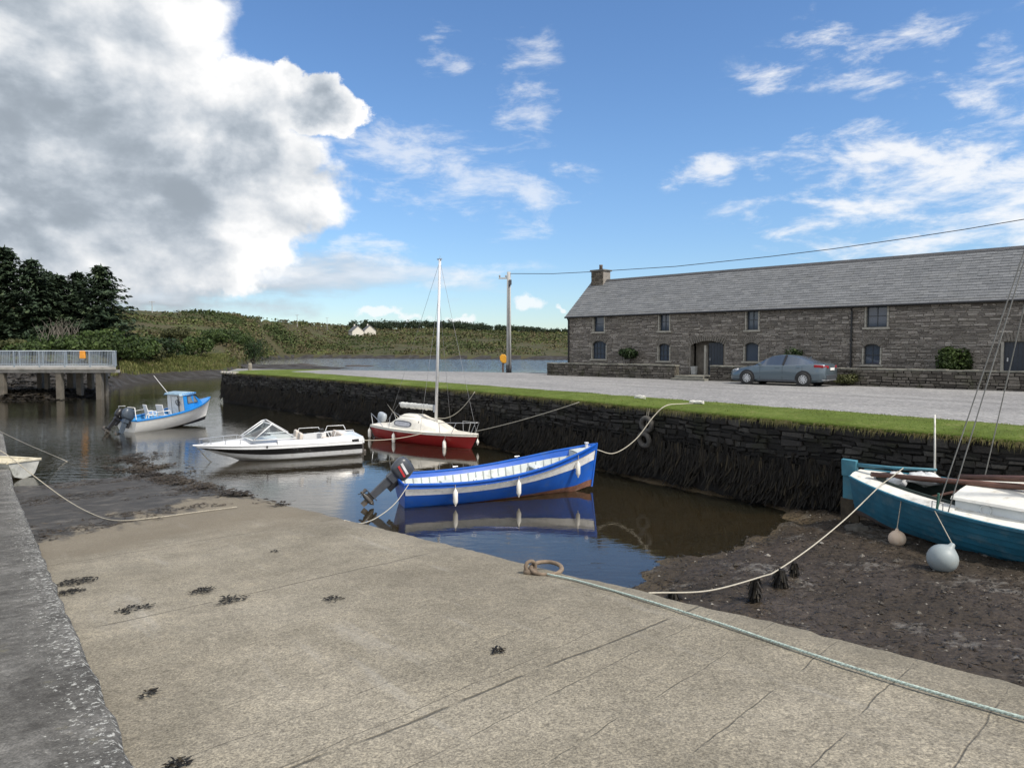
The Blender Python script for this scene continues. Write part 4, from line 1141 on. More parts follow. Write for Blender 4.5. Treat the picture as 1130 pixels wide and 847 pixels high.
tag(o, 'short grey wooden mooring post on the grass at the far end of the quay', 'mooring post')
# ================================================================ boats
def hull_fn(L, stem, beam, sheer, keel, sect, transom_rake=0.0):
    """P(u, v, side, inset): u stern->bow, v keel->gunwale; local x forward, z = 0 at the water"""
    def P(u, v, side, inset=0.0, zoff=0.0):
        bx, kz, sz = beam(u), keel(u), sheer(u)
        y = max(0.0, bx * sect(u, max(v, 0.0)) - inset)
        x = u * (L + stem * (v - 1)) - transom_rake * (v) * (1 - u) ** 6
        x = min(x, (L + stem * (v - 1)) - inset * 1.2) if inset else x
        return Vector((x, side * y, kz + (sz - kz) * v + zoff))
    return P
def skin(b, P, u0, u1, v0, v1, nu, nv, inset=0.0, side=(1, -1), m=0, out=0.0):
    for s in side:
        vs = []
        for i in range(nu + 1):
            for j in range(nv + 1):
                vs.append(P(lerp(u0, u1, i / nu), lerp(v0, v1, j / nv), s, inset - out))
        fs = []
        for i in range(nu):
            for j in range(nv):
                a = i * (nv + 1) + j
                q = (a, a + nv + 1, a + nv + 2, a + 1)
                fs.append(q if s < 0 else q[::-1])
        b.add(vs, fs, m)
def transom(b, P, u, v0, v1, nv, inset=0.0, m=0):
    l = [P(u, lerp(v0, v1, j / nv), 1, inset) for j in range(nv + 1)]; r = [P(u, lerp(v0, v1, j / nv), -1, inset) for j in range(nv + 1)]
    b.add(l + r, [(j, j + 1, nv + 1 + j + 1, nv + 1 + j) for j in range(nv)], m)
def rail(b, P, u0, u1, v, n, r, side=(1, -1), inset=0.0, zoff=0.0, w=None, m=0):
    for s in side:
        pts = [P(lerp(u0, u1, i / n), v, s, inset, zoff) for i in range(n + 1)]
        if w is None: b.tube(pts, r, 6, m)
        else:
            vs = []
            for p in pts:
                vs += [(p.x, p.y + s * w / 2, p.z - r), (p.x, p.y + s * w / 2, p.z + r), (p.x, p.y - s * w / 2, p.z + r), (p.x, p.y - s * w / 2, p.z - r)]
            fs = []
            for i in range(n):
                for k in range(4): fs.append((i * 4 + k, i * 4 + (k + 1) % 4, i * 4 + 4 + (k + 1) % 4, i * 4 + 4 + k))
            fs += [(0, 1, 2, 3), (n * 4, n * 4 + 1, n * 4 + 2, n * 4 + 3)]
            b.add(vs, fs, m)
def outboard(parent, loc, tilt, cowl_mat, s=1.0, stripes=None, name='outboard_motor', leg=1.0, steer=0.0):
    """outboard with its swivel at loc; tilt (rad) lifts the leg aft; -x is aft"""
    root = empty(name, loc, (0, tilt, steer)); root.parent = parent
    c = MB(); rr = []
    for z_, lx, ly, dx in ((.06, .17, .11, 0), (.12, .23, .15, -.01), (.28, .25, .165, -.02), (.42, .235, .155, -.03), (.50, .19, .12, -.03), (.53, .10, .06, -.03)):
        ring = []
        for k in range(16):
            a = 2 * math.pi * k / 16
            cx_, cy_ = math.cos(a), math.sin(a)
            e = .6
            ring.append((dx - .06 + s * lx * math.copysign(abs(cx_) ** e, cx_), s * ly * math.copysign(abs(cy_) ** e, cy_), s * z_))
        rr.append(ring)
    c.loft(rr, True, 0, (True, True)); cw = c.build('cowl', cowl_mat, root, smooth=True, sangle=60)
    if stripes:
        for (z0, z1, mt) in stripes:
            for sy in (-1, 1):
                t = MB(); t.box((-.09, sy * s * .162, s * (z0 + z1) / 2), (s * .30, .012, s * (z1 - z0)), (0, rad(12), 0)); t.build('stripe', mt, cw)
    l = MB()
    l.box((-.08, 0, -.02), (.26 * s, .17 * s, .18 * s)); l.box((-.10, 0, -.36 * leg), (.17 * s, .085 * s, .60 * leg), taper=1.15)
    l.box((-.14, 0, -.64 * leg), (.36 * s, .17 * s, .025)); l.build('leg', [cowl_mat], root, bevel=.012)
    gb = MB(); gb.tube([(.10, 0, -.76 * leg), (.02, 0, -.76 * leg), (-.22, 0, -.76 * leg), (-.30, 0, -.76 * leg)], [.01, .06 * s, .06 * s, .035], 10)
    gb.box((-.12, 0, -.70 * leg), (.20 * s, .05, .14)); gb.box((-.10, 0, -.88 * leg), (.13 * s, .018, .16)); gb.build('gearcase', [GEARM], root, smooth=True, sangle=40)
    p = MB()
    for k in range(3):
        M = Matrix.Translation((-.33, 0, -.76 * leg)) @ Matrix.Rotation(2 * math.pi * k / 3, 4, 'X') @ Matrix.Rotation(rad(30), 4, 'Z')
        p.box((0, 0, .075), (.018, .10 * s, .13), m=0) if False else p.add([(M @ Vector(q)) for q in ((-.01, -.03, .02), (-.01, .03, .02), (-.01, .065, .11), (-.01, 0, .145), (-.01, -.06, .10), (.01, -.03, .02), (.01, .03, .02), (.01, .065, .11), (.01, 0, .145), (.01, -.06, .10))], [(0, 1, 2, 3, 4), (5, 6, 7, 8, 9), (0, 1, 6, 5), (1, 2, 7, 6), (2, 3, 8, 7), (3, 4, 9, 8), (4, 0, 5, 9)])
    p.tube([(-.30, 0, -.76 * leg), (-.38, 0, -.76 * leg)], .03, 8); p.build('propeller', GEARM, root)
    k = MB(); k.box((.07, 0, -.14), (.10 * s, .20 * s, .30 * s)); k.tube([(.05, -.12 * s, -.02), (.05, .12 * s, -.02)], .025, 8); k.build('clamp_bracket', BLACK, root)
    return root
GEARM = pmat('gearcase_metal', (.085, .08, .075), .45, .3, var=.4, scale=8, stain=(.12, .07, .035), stain_amt=.7, stain_scale=9)
def fender(p, L, r, label, group, lead, mt=FENDER, lean=(0, 0), name='fender'):
    """hanging fender: p = world point of its upper eye, lead = where its lanyard is made fast"""
    p = Vector(p)
    b = MB(); b.lathe([(.012, -L - .05), (.02, -L - .02), (r * .6, -L + .01), (r, -L + r * .9), (r, -r * .9), (r * .6, -.01), (.02, .02), (.012, .05)], 14)
    o = b.build(name, mt, smooth=True, sangle=60); o.location = p; o.rotation_euler = (lean[0], lean[1], 0)
    tag(o, label, 'fender', group)
    l = MB(); d = Matrix.LocRotScale(p, Euler((lean[0], lean[1], 0)), None).inverted() @ Vector(lead); l.tube([(0, 0, .04), d * .5 + Vector((0, 0, .02)), d], .008, 5); l.build('lanyard', ROPE, o)
    return o
def tubes(parent, name, paths, r, mt, n=7, smooth=True):
    b = MB()
    for p in paths: b.tube(p, r, n)
    return b.build(name, mt, parent, smooth=smooth, sangle=60)

# ---------------------------------------------------------------- open blue boat
BLUE = pmat('bright_blue_paint', (.010, .095, .46), .32, var=.10, scale=2.2, stain=(.05, .13, .33), stain_amt=.55, stain_scale=5, coat=.08)
BOOT = pmat('worn_antifoul', (.16, .07, .045), .8, var=.35, scale=5, stain=(.22, .19, .15), stain_amt=.8, stain_scale=3)
PALEG = pmat('pale_grey_paint', (.50, .54, .53), .55, var=.12, scale=3, stain=(.28, .27, .22), stain_amt=.45)
WSTR = pmat('white_band_paint', (.74, .74, .74), .45, var=.1, stain=(.36, .38, .36), stain_amt=.5, stain_scale=5)
hd = math.atan2(.37, .93)
blue = empty('open_boat', (-2.80, 17.95, 0), (rad(2.5), rad(-1.2), hd))
tag(blue, 'open bright blue wooden boat with a white band and tilted outboard, nearest the slipway', 'boat')
def bb(u): return .82 * (math.sin(math.pi / 2 * clamp(.60 + u * .95, 0, 1)) if u < .42 else max(.02, 1 - ((u - .42) / .58) ** 2.4 * .985))
def bsh(u): return .62 + .06 * (1 - u) ** 3 - .12 * math.sin(math.pi * min(1, u * 1.25)) * .5 + .56 * u ** 2.3
def bk(u): return -.14 + .02 * u + .12 * sstep(.88, 1, u)
def bsec(u, v): return v ** (.42 + .55 * u ** 3)
PB = hull_fn(5.58, .16, bb, bsh, bk, bsec, .10)
h = MB(); skin(h, PB, 0, 1, 0, .64, 44, 12); transom(h, PB, 0, 0, .97, 10); h.build('hull', BLUE, blue, smooth=True, sangle=50)
h = MB(); skin(h, PB, .0, 1, .0, .16, 44, 3, out=.006); h.build('antifouling', BOOT, blue, smooth=True)
h = MB(); skin(h, PB, 0.004, .995, .64, .89, 44, 3, out=.004); h.build('white_band', WSTR, blue, smooth=True)
h = MB(); skin(h, PB, 0, 1, .89, 1.0, 44, 3); h.build('top_strake', BLUE, blue, smooth=True)
h = MB(); rail(h, PB, 0, .995, 1.0, 40, .022, zoff=.012, inset=.02, w=.085); rail(h, PB, 0, .998, .89, 40, .014, inset=-.012, w=.03); h.build('gunwale', BLUE, blue, bevel=.006)
h = MB(); skin(h, PB, .01, .97, .12, .85, 40, 8, inset=.045); transom(h, PB, .012, .12, .80, 6, .05); h.build('lining', PALEG, blue, smooth=True)
h = MB(); skin(h, PB, .01, .97, .85, .99, 40, 3, inset=.045); h.build('inner_strake', BLUE, blue, smooth=True)
for i in range(22):
    u = .05 + i * .039
    for s in (1, -1):
        r_ = MB(); r_.tube([PB(u, v, s, .062) for v in (.14, .25, .36, .5, .68, .85)], .019, 4); r_.build('rib', PALEG, blue)
for s in (1, -1):
    r_ = MB(); rail(r_, PB, .04, .90, .52, 24, .03, side=(s,), inset=.09, w=.03); r_.build('riser', PALEG, blue)
flo = MB()
vs = []
for i in range(21):
    u = .02 + .86 * i / 20
    for s in (1, -1): vs.append(PB(u, .22, s, .06))
flo.add(vs, [(2 * i, 2 * i + 1, 2 * i + 3, 2 * i + 2) for i in range(20)]); flo.build('bottom_boards', pmat('dull_boards', (.20, .215, .205), .8, var=.25), blue)
def thwart(u, wd, v, mt, name='thwart'):
    t = MB(); a, c = PB(u, v, 1, .06), PB(u, v, -1, .06)
    t.beam(a, c, wd, .035); return t.build(name, mt, blue, bevel=.008)
thwart(.24, .30, .70, PALEG); thwart(.50, .26, .62, PALEG); thwart(.70, .34, .76, PALEG)
st_ = MB()
for s in (1, -1): st_.beam(PB(.04, .64, s, .12), PB(.24, .64, s, .14), .22, .03)
st_.build('side_bench', PALEG, blue)
fd_ = MB(); vs = []
for i in range(9):
    u = .875 + .122 * i / 8
    for k in range(5): 
        a = PB(u, .985, 1, .03); y = lerp(a.y, -a.y, k / 4); vs.append((a.x, y, a.z + .02 * (1 - (2 * k / 4 - 1) ** 2)))
fd_.add(vs, [(i * 5 + k, i * 5 + k + 1, i * 5 + 6 + k, i * 5 + 5 + k) for i in range(8) for k in range(4)])
e_ = PB(.875, .985, 1, .03); f_ = PB(.875, .30, 1, .06)
fd_.add([(e_.x, e_.y, e_.z), (e_.x, -e_.y, e_.z), (f_.x, -f_.y * .95, f_.z), (f_.x, f_.y * .95, f_.z)], [(0, 1, 2, 3)])
fd_.build('foredeck', PALEG, blue, smooth=False)
sp = MB(); q = PB(.945, 1, 1); sp.box((q.x, 0, q.z + .05), (.07, .07, .15)); sp.box((q.x, 0, q.z + .13), (.10, .10, .03)); sp.build('bow_post', ALU, blue, bevel=.008)
sm = MB(); sm.beam(PB(1, -.02, 1) * 1.0 + Vector((.02, 0, 0)), PB(1, 1.03, 1) + Vector((.02, 0, 0)), .05, .07, up=(0, 1, 0)); sm.build('stem', BLUE, blue, bevel=.01)
tr_ = MB(); a, c = PB(0, 1, 1), PB(0, 1, -1); tr_.beam(a + Vector((.02, 0, -.03)), c + Vector((.02, 0, -.03)), .05, .08); tr_.build('transom_cap', BLUE, blue, bevel=.01)
for k, u in enumerate((.30, .62)):
    for s in (1, -1):
        c_ = MB(); q = PB(u, 1, s); c_.tube([q + Vector((0, -s * .02, 0)), q + Vector((0, -s * .02, .11))], .012, 6); c_.tube([q + Vector((-.07, -s * .02, .09)), q + Vector((.07, -s * .02, .09))], .012, 6); c_.build('rowlock', STEEL, blue)
RED_S = pmat('red_stripe', (.42, .03, .03), .4); WHT_S = pmat('white_stripe', (.6, .6, .6), .4)
outboard(blue, (-.14, .12, .66), rad(50), DGREY, 1.08, [(.20, .25, RED_S), (.29, .345, WHT_S)], leg=1.08)
FG = 'white sausage fenders hanging along the blue boat'
for u, lb_ in ((.215, 'white fender on the side of the blue open boat nearest its outboard'), (.52, 'white fender hanging amidships on the side of the blue open boat'), (.865, 'white fender on the side of the blue open boat nearest its bow')):
    q = wpt(blue, PB(u, .80, -1, -.085)); fender(q, .36, .062, lb_, FG, wpt(blue, PB(u, 1.0, -1, .0, .03)))

# ---------------------------------------------------------------- red sailing boat
REDH = pmat('dark_red_hull', (.33, .022, .022), .3, var=.12, scale=1.5, stain=(.10, .02, .018), stain_amt=.4, coat=.2)
DECKW = pmat('cream_deck', (.70, .67, .60), .45, var=.08, stain=(.40, .37, .28), stain_amt=.35, stain_scale=2.5)
yacht = empty('sailing_boat', (-5.90, 32.15, .0), (rad(-1.5), rad(1.2), math.atan2(-.68, .735)))
yacht.scale = (1.18, 1, 1)
tag(yacht, 'small red hulled sailing boat with a cream cabin and tall mast beside the quay wall', 'sailing boat')
def yb(u): return .98 * (.70 + .30 * math.sin(math.pi / 2 * min(1, u / .42)) if u < .42 else max(.015, 1 - ((u - .42) / .58) ** 2.2 * .985))
def ysh(u): return .58 + .14 * u ** 2 + .0 * u
def yk(u): return -.16 + .10 * u ** 3
PY = hull_fn(5.25, .42, yb, ysh, yk, lambda u, v: v ** (.34 + .5 * u ** 3), .0)
h = MB(); skin(h, PY, 0, 1, 0, .90, 40, 12); transom(h, PY, 0, 0, .90, 10); h.build('hull', REDH, yacht, smooth=True, sangle=50)
h = MB(); skin(h, PY, 0, 1, .14, .22, 40, 1, out=.004); h.build('boot_stripe', WHITE, yacht, smooth=True)
h = MB(); skin(h, PY, 0, 1, 0, .14, 40, 2, out=.005); h.build('antifouling', BOOT, yacht, smooth=True)
h = MB(); skin(h, PY, 0, 1, .90, 1.0, 40, 2, out=.012); transom(h, PY, -.002, .90, 1.0, 1); rail(h, PY, 0, 1, .90, 40, .018, inset=-.02, w=.04)
def ydeck(b, u0, u1, n, camber=.05):
    vs = []
    for i in range(n + 1):
        u = lerp(u0, u1, i / n)
        for k in range(9):
            a = PY(u, 1.0, 1); y = lerp(a.y, -a.y, k / 8); vs.append((a.x, y, a.z + camber * (1 - (k / 4 - 1) ** 2)))
    b.add(vs, [(i * 9 + k, i * 9 + k + 1, i * 9 + 10 + k, i * 9 + 9 + k) for i in range(n) for k in range(8)])
ydeck(h, 0, 1, 40); h.build('deck', DECKW, yacht, smooth=True, sangle=40)
# coachroof: lofted along x
def cab_ring(x, hwb, hwt, z0, z1, n=7):
    r_ = [(x, -hwb, z0), (x, -lerp(hwb, hwt, .55), lerp(z0, z1, .62)), (x, -hwt, z1 - .06), (x, -hwt * .72, z1 - .015), (x, 0, z1 + .01)]
    return r_ + [(a, -y, z_) for a, y, z_ in reversed(r_[:-1])]
c = MB()
c.loft([cab_ring(.95, .66, .55, .56, .66), cab_ring(1.35, .72, .56, .56, .98), cab_ring(1.55, .74, .58, .56, 1.08), cab_ring(2.3, .76, .60, .56, 1.12), cab_ring(2.9, .72, .56, .58, 1.06), cab_ring(3.5, .62, .45, .6, .88), cab_ring(3.95, .5, .34, .62, .70), cab_ring(4.0, .45, .3, .62, .66)], False, 0)
cabin = c.build('cabin', DECKW, yacht, smooth=True, sangle=35)
c = MB(); c.loft([cab_ring(1.45, .42, .38, 1.05, 1.14), cab_ring(1.6, .43, .38, 1.05, 1.21), cab_ring(2.2, .43, .38, 1.05, 1.23), cab_ring(2.5, .38, .33, 1.05, 1.12)], False); c.build('sliding_hatch', DECKW, cabin, smooth=True, sangle=35)
WGREY = pmat('window_rubber', (.11, .115, .13), .5)
for s in (1, -1):
    wn = MB(); ps = []; pi_ = []
    for k in range(20):
        a = 2 * math.pi * k / 20; ca_, sa_ = math.cos(a), math.sin(a)
        x = 1.95 + .50 * math.copysign(abs(ca_) ** .6, ca_); zz = .83 + .13 * math.copysign(abs(sa_) ** .75, sa_)
        yy = s * (lerp(.735, .655, (zz - .58) / .4) + .012)
        ps.append((x, yy, zz)); pi_.append((1.95 + (x - 1.95) * .86, yy + s * .006, .83 + (zz - .83) * .72))
    wn.add(ps, [tuple(range(20))]); o = wn.build('window', WGREY, cabin)
    wn = MB(); wn.add(pi_, [tuple(range(20))]); wn.build('pane', pmat('grey_curtain_pane', (.40, .40, .42), .25), o)
    hr_ = MB(); hr_.beam((2.75, s * .69, .66), (2.75, s * .585, 1.02), .02, .012); hr_.build('cabin_seam', BLACK, cabin)
ms = MB(); MT = 7.75; ms.tube([(3.10, 0, .9), (3.06, 0, MT)], [.062, .05], 10); o = ms.build('mast', ALU, yacht, smooth=True)
ms = MB(); ms.box((3.04, 0, MT + .02), (.22, .06, .05)); ms.tube([(3.06, 0, MT), (3.06, 0, MT + .16)], .008, 5); ms.build('masthead', STEEL, o)
ms = MB(); ms.tube([(3.04, -.05, 1.4), (3.04, -.065, 1.7)], .05, 6); ms.build('winch', STEEL, o)
bm_ = MB(); bm_.tube([(3.03, 0, 1.66), (1.0, 0, 1.60)], .035, 8); boom = bm_.build('boom', ALU, yacht, smooth=True)
sl2 = MB(); rr = []
for i in range(40):
    x = lerp(2.95, 1.10, i / 39); k = 1 + .35 * fbm(i * .55, 2, 2) + .2 * fbm(i * 1.7, 4)
    rr.append([(x, .095 * k * math.cos(a) * (1 + .2 * fbm(i * .8, a)), 1.64 - (3.3 - x) * .02 - .02 + .125 * k * math.sin(a) * (1.25 if math.sin(a) < 0 else .7)) for a in [2 * math.pi * q / 10 for q in range(10)]])
sl2.loft(rr, True, 0, (True, True)); sl2.build('furled_sail', pmat('sailcloth', (.68, .67, .62), .8, var=.14, scale=8, bump=.4, bscale=25), boom, smooth=True)
WIRE = pmat('rigging_wire', (.25, .25, .26), .5, .5)
for a, c in (((3.06, 0, MT - .05), (5.15, 0, .80)), ((3.06, 0, MT - 1.4), (3.1, .86, .64)), ((3.06, 0, MT - 1.4), (3.1, -.86, .64)), ((3.06, 0, MT - .05), (.05, .3, .62)), ((1.0, 0, 1.60), (.25, 0, .70))):
    b = MB(); b.tube([a, c], .007, 4); b.build('stay', WIRE, yacht)
def ypt(u, s, up, ins=.05): 
    q = PY(u, 1, s, 0); return Vector((q.x, q.y - s * ins, q.z + up))
tubes(yacht, 'pulpit_rail', [[ypt(.74, 1, .42), ypt(.86, 1, .44), Vector((5.18, .12, 1.18)), Vector((5.24, 0, 1.20)), Vector((5.18, -.12, 1.18)), ypt(.86, -1, .44), ypt(.74, -1, .42)]] + [[ypt(.74, s, .42), ypt(.75, s, 0)] for s in (1, -1)] + [[ypt(.86, s, .44), ypt(.83, s, 0)] for s in (1, -1)] + [[Vector((5.18, .1 * s, 1.18)), Vector((5.0, .13 * s, .74))] for s in (1, -1)], .013, STEEL)
tubes(yacht, 'stern_rail', [[ypt(.03, s, 0), ypt(.0, s, .50), ypt(.12, s, .22), ypt(.18, s, 0)] for s in (1, -1)] + [[ypt(.26, s, .0), ypt(.27, s, .48)] for s in (1, -1)], .013, STEEL)
outboard(yacht, (-.10, .05, .62), rad(20), pmat('pale_grey_cowl', (.36, .40, .44), .4), .85)
FG = 'white fenders hanging around the red sailing boat'
for u, s, v, lb_ in ((-.005, -1, .62, 'white fender hanging at the stern of the red sailing boat'), (.335, -1, .60, 'white fender under the cabin window of the red sailing boat'), (.80, -1, .50, 'white fender near the bow rail of the red sailing boat')):
    q = wpt(yacht, PY(max(u, 0), v + .12, s, -.09)); fender(q, .40, .075, lb_, FG, wpt(yacht, PY(max(u, .0), 1, s, .02)))
q = wpt(yacht, PY(1, .72, 1) + Vector((.08, 0, 0))); fender(q, .16, .055, 'small white fender tied under the stem of the red sailing boat', FG, wpt(yacht, PY(1, 1, 1)))

# ---------------------------------------------------------------- white speedboat
SPB = pmat('speedboat_white', (.66, .67, .68), .22, var=.04, coat=.3)
SPG = pmat('speedboat_underside', (.55, .56, .57), .35, var=.08, stain=(.28, .27, .22), stain_amt=.5)
speed = empty('speedboat', (-5.95, 27.15, .0), (rad(-1), rad(1.2), math.atan2(-2.5, -5.0)))
tag(speed, 'white speedboat with a broad black stripe and raked windscreen', 'speedboat')
def sb(u): return 1.02 * (.94 + .06 * math.sin(math.pi / 2 * min(1, u / .3)) if u < .45 else max(.02, 1 - ((u - .45) / .55) ** 2.1 * .98))
def ssh(u): return .60 + .14 * u
def sk_(u): return -.20 + .30 * sstep(.55, 1.0, u) ** 1.3 + .18 * sstep(.85, 1, u)
def ssec(u, v):
    ch = .38                                  # hard chine
    return (v / ch) ** (.9 + .5 * u) * (.86 - .18 * u * u) if v < ch else lerp(.86 - .18 * u * u, 1, ((v - ch) / (1 - ch)) ** .8)
PS = hull_fn(5.75, 1.0, sb, ssh, sk_, ssec, -.05)
h = MB(); skin(h, PS, 0, 1, 0, .60, 40, 12); transom(h, PS, 0, 0, .60, 10); h.build('hull', SPG, speed, smooth=True, sangle=30)
h = MB(); skin(h, PS, 0, 1, .60, .88, 40, 3, out=.004); transom(h, PS, -.001, .60, .88, 2); h.build('black_stripe', pmat('gloss_black', (.010, .010, .012), .2, coat=.4), speed, smooth=True)
h = MB(); skin(h, PS, 0, .45, 0, .12, 40, 2, out=.005); h.build('antifouling', BLACK, speed, smooth=True)
h = MB(); skin(h, PS, 0, 1, .88, 1.0, 40, 2, out=.015); transom(h, PS, -.002, .88, 1.0, 1)
rail(h, PS, 0, 1, .88, 40, .022, inset=-.025, w=.05)
vs = []; nd_ = 30
for i in range(nd_ + 1):
    u = lerp(.52, 1, i / nd_); a = PS(u, 1, 1, 0)
    for k in range(9):
        y = lerp(a.y, -a.y, k / 8); vs.append((a.x, y, a.z + (.16 * sstep(1.0, .6, u) + .03) * (1 - abs(k / 4 - 1) ** 2.4)))
h.add(vs, [(i * 9 + k, i * 9 + k + 1, i * 9 + 10 + k, i * 9 + 9 + k) for i in range(nd_) for k in range(8)])
# side decks and aft deck with rounded coaming
for s in (1, -1):
    rr = []
    for i in range(25):
        u = lerp(0, .53, i / 24); a = PS(u, 1, 1, 0); cr = .10 + .10 * sstep(0, .08, u) * sstep(.35, .05, u) + .06 * sstep(.3, .53, u)
        rr.append([(a.x, s * a.y, a.z), (a.x, s * (a.y - .05), a.z + cr * .7), (a.x, s * (a.y - .12), a.z + cr), (a.x, s * (a.y - .27), a.z + cr), (a.x, s * (a.y - .29), a.z - .25)])
    h.loft(rr, False)
a = PS(0, 1, 1); h.box((.30, 0, a.z + .03), (.66, a.y * 2 - .2, .20)); h.box((.02, 0, a.z - .02), (.14, a.y * 2 - .1, .16))
h.build('deck', SPB, speed, smooth=True, sangle=40)
h = MB(); h.box((1.7, 0, .25), (2.9, 1.5, .04)); h.build('cockpit_floor', pmat('grey_carpet', (.18, .18, .19), .95), speed)
SEAT = pmat('cream_vinyl', (.56, .50, .44), .5, var=.08)
for x, y in ((2.45, .42), (2.45, -.42)):
    q = MB(); q.box((x, y, .52), (.5, .46, .16)); q.box((x - .26, y, .78), (.14, .46, .40), (0, rad(-10), 0)); q.build('seat', SEAT, speed, bevel=.05)
q = MB(); q.box((.95, 0, .52), (.5, 1.45, .18)); q.box((.70, 0, .70), (.14, 1.45, .30)); q.build('rear_bench', SEAT, speed, bevel=.05)
q = MB(); q.box((1.2, .6, .86), (.16, .10, .16)); q.box((1.2, -.6, .86), (.16, .10, .16)); q.build('seat_trim', BLACK, speed, bevel=.02)
# windscreens: two raked panes with a walk-through gap, and side wings
for s in (1, -1):
    A = Vector((4.15, s * .22, .95)); B = Vector((3.86, s * .86, .88)); C_ = Vector((3.20, s * .76, 1.40)); D_ = Vector((3.42, s * .22, 1.43)); Wg = Vector((2.40, s * .90, .86)); 
    f = MB()
    for p, q in ((A, B), (B, C_), (C_, D_), (D_, A), (C_, Wg), (B, Wg)): f.tube([p, q], .022, 6)
    m_ = f.build('windscreen', ALU if False else SPB, speed, smooth=True)
    q = MB(); q.add([A, B, C_, D_], [(0, 1, 2, 3)]); q.add([B, Wg, C_], [(0, 1, 2)]); q.build('pane', CLEAR, m_)
q = MB(); q.box((3.55, -.5, .92), (.4, .5, .2), (0, rad(25), 0)); q.build('dashboard', BLACK, speed, bevel=.03)
q = MB(); q.torus((3.25, -.5, .98), .16, .016, 20, 6, Matrix.Rotation(rad(65), 4, 'Y')); q.build('steering_wheel', BLACK, speed, smooth=True)
for s in (1, -1):
    pts = [PS(u, 1, s, .12, .20 + .02) for u in (.66, .74, .82, .90, .965)]
    pts[0].z -= .16; tubes(speed, 'bow_rail', [pts] + [[PS(u, 1, s, .12, .0), PS(u, 1, s, .12, .20)] for u in (.74, .82, .90, .96)], .011, STEEL)
    tubes(speed, 'side_rail', [[Vector((.25, s * .75, .82)), Vector((.33, s * .75, .99)), Vector((.95, s * .78, 1.0)), Vector((1.02, s * .78, .82))], [Vector((1.2, s * .80, .80)), Vector((1.28, s * .80, .97)), Vector((2.0, s * .82, .98)), Vector((2.08, s * .82, .80))]], .014, SPB)
    q = MB(); a = PS(.045, 1, s); q.box((a.x, a.y - s * .0, a.z + .02), (.26, .05, .10)); q.build('side_vent', BLACK, speed, bevel=.015)
    q = MB(); a = PS(.60, .94, s); q.box((a.x, a.y + s * .02, a.z), (.05, .03, .09)); q.build('side_badge', BLACK, speed)
od = MB(); od.box((-.12, 0, .12), (.22, .30, .45)); od.box((-.22, 0, -.05), (.25, .10, .30)); od.build('stern_drive', GEARM, speed, bevel=.03)
q = MB(); q.add([PS(1, .85, 1) + Vector((-.02, 0, 0))], []) ; 
for s in (1, -1):
    c_ = MB(); a = PS(.93, 1, s, .1, .04); c_.beam(a - Vector((.07, 0, 0)), a + Vector((.07, 0, 0)), .02, .03); c_.build('cleat', STEEL, speed)

# ---------------------------------------------------------------- blue and white cabin boat
SKYB = pmat('sky_blue_paint', (.018, .20, .55), .35, var=.08, scale=3)
cabb = empty('cabin_boat', (-18.45, 33.9, -.05), (rad(0), rad(-4.5), rad(62)))
tag(cabb, 'white fishing boat with sky blue wheelhouse and two outboards, nearest the pier', 'boat')
def cb(u): return .95 * (.86 + .14 * math.sin(math.pi / 2 * min(1, u / .4)) if u < .45 else max(.02, 1 - ((u - .45) / .55) ** 2.3 * .985))
def csh(u): return .62 - .04 * math.sin(math.pi * u) + .42 * u ** 2.4
def ck(u): return -.22 + .14 * u ** 4
PC = hull_fn(4.85, .45, cb, csh, ck, lambda u, v: v ** (.36 + .5 * u ** 3), .0)
h = MB(); skin(h, PC, 0, 1, .0, .93, 36, 12); transom(h, PC, 0, 0, .93, 8); h.build('hull', WHITE, cabb, smooth=True, sangle=50)
h = MB(); skin(h, PC, .0, 1, 0, .17, 36, 3, out=.005); h.build('antifouling', BLACK, cabb, smooth=True)
h = MB(); skin(h, PC, 0, 1, .93, 1.0, 36, 1, out=.008); rail(h, PC, 0, 1, 1.0, 36, .03, w=.16, inset=.06); transom(h, PC, .0, .93, 1.0, 1)
vs = []
for i in range(13):
    u = lerp(.62, 1, i / 12); a = PC(u, 1, 1)
    for k in range(5): y = lerp(a.y, -a.y, k / 4); vs.append((a.x, y, a.z + .05 * (1 - (k / 2 - 1) ** 2)))
h.add(vs, [(i * 5 + k, i * 5 + k + 1, i * 5 + 6 + k, i * 5 + 5 + k) for i in range(12) for k in range(4)])
h.build('deck', SKYB, cabb, smooth=True, sangle=40)
h = MB(); skin(h, PC, .01, .66, .2, .99, 20, 6, inset=.07); h.build('lining', pmat('lining_blue', (.03, .22, .5), .5), cabb, smooth=True)
vs = []
fl = MB()
for i in range(9):
    u = lerp(.01, .66, i / 8)
    for s in (1, -1): vs.append(PC(u, .38, s, .07))
fl.add(vs, [(2 * i, 2 * i + 1, 2 * i + 3, 2 * i + 2) for i in range(8)]); fl.build('cockpit_floor', pmat('grey_deck', (.3, .31, .32), .8), cabb)
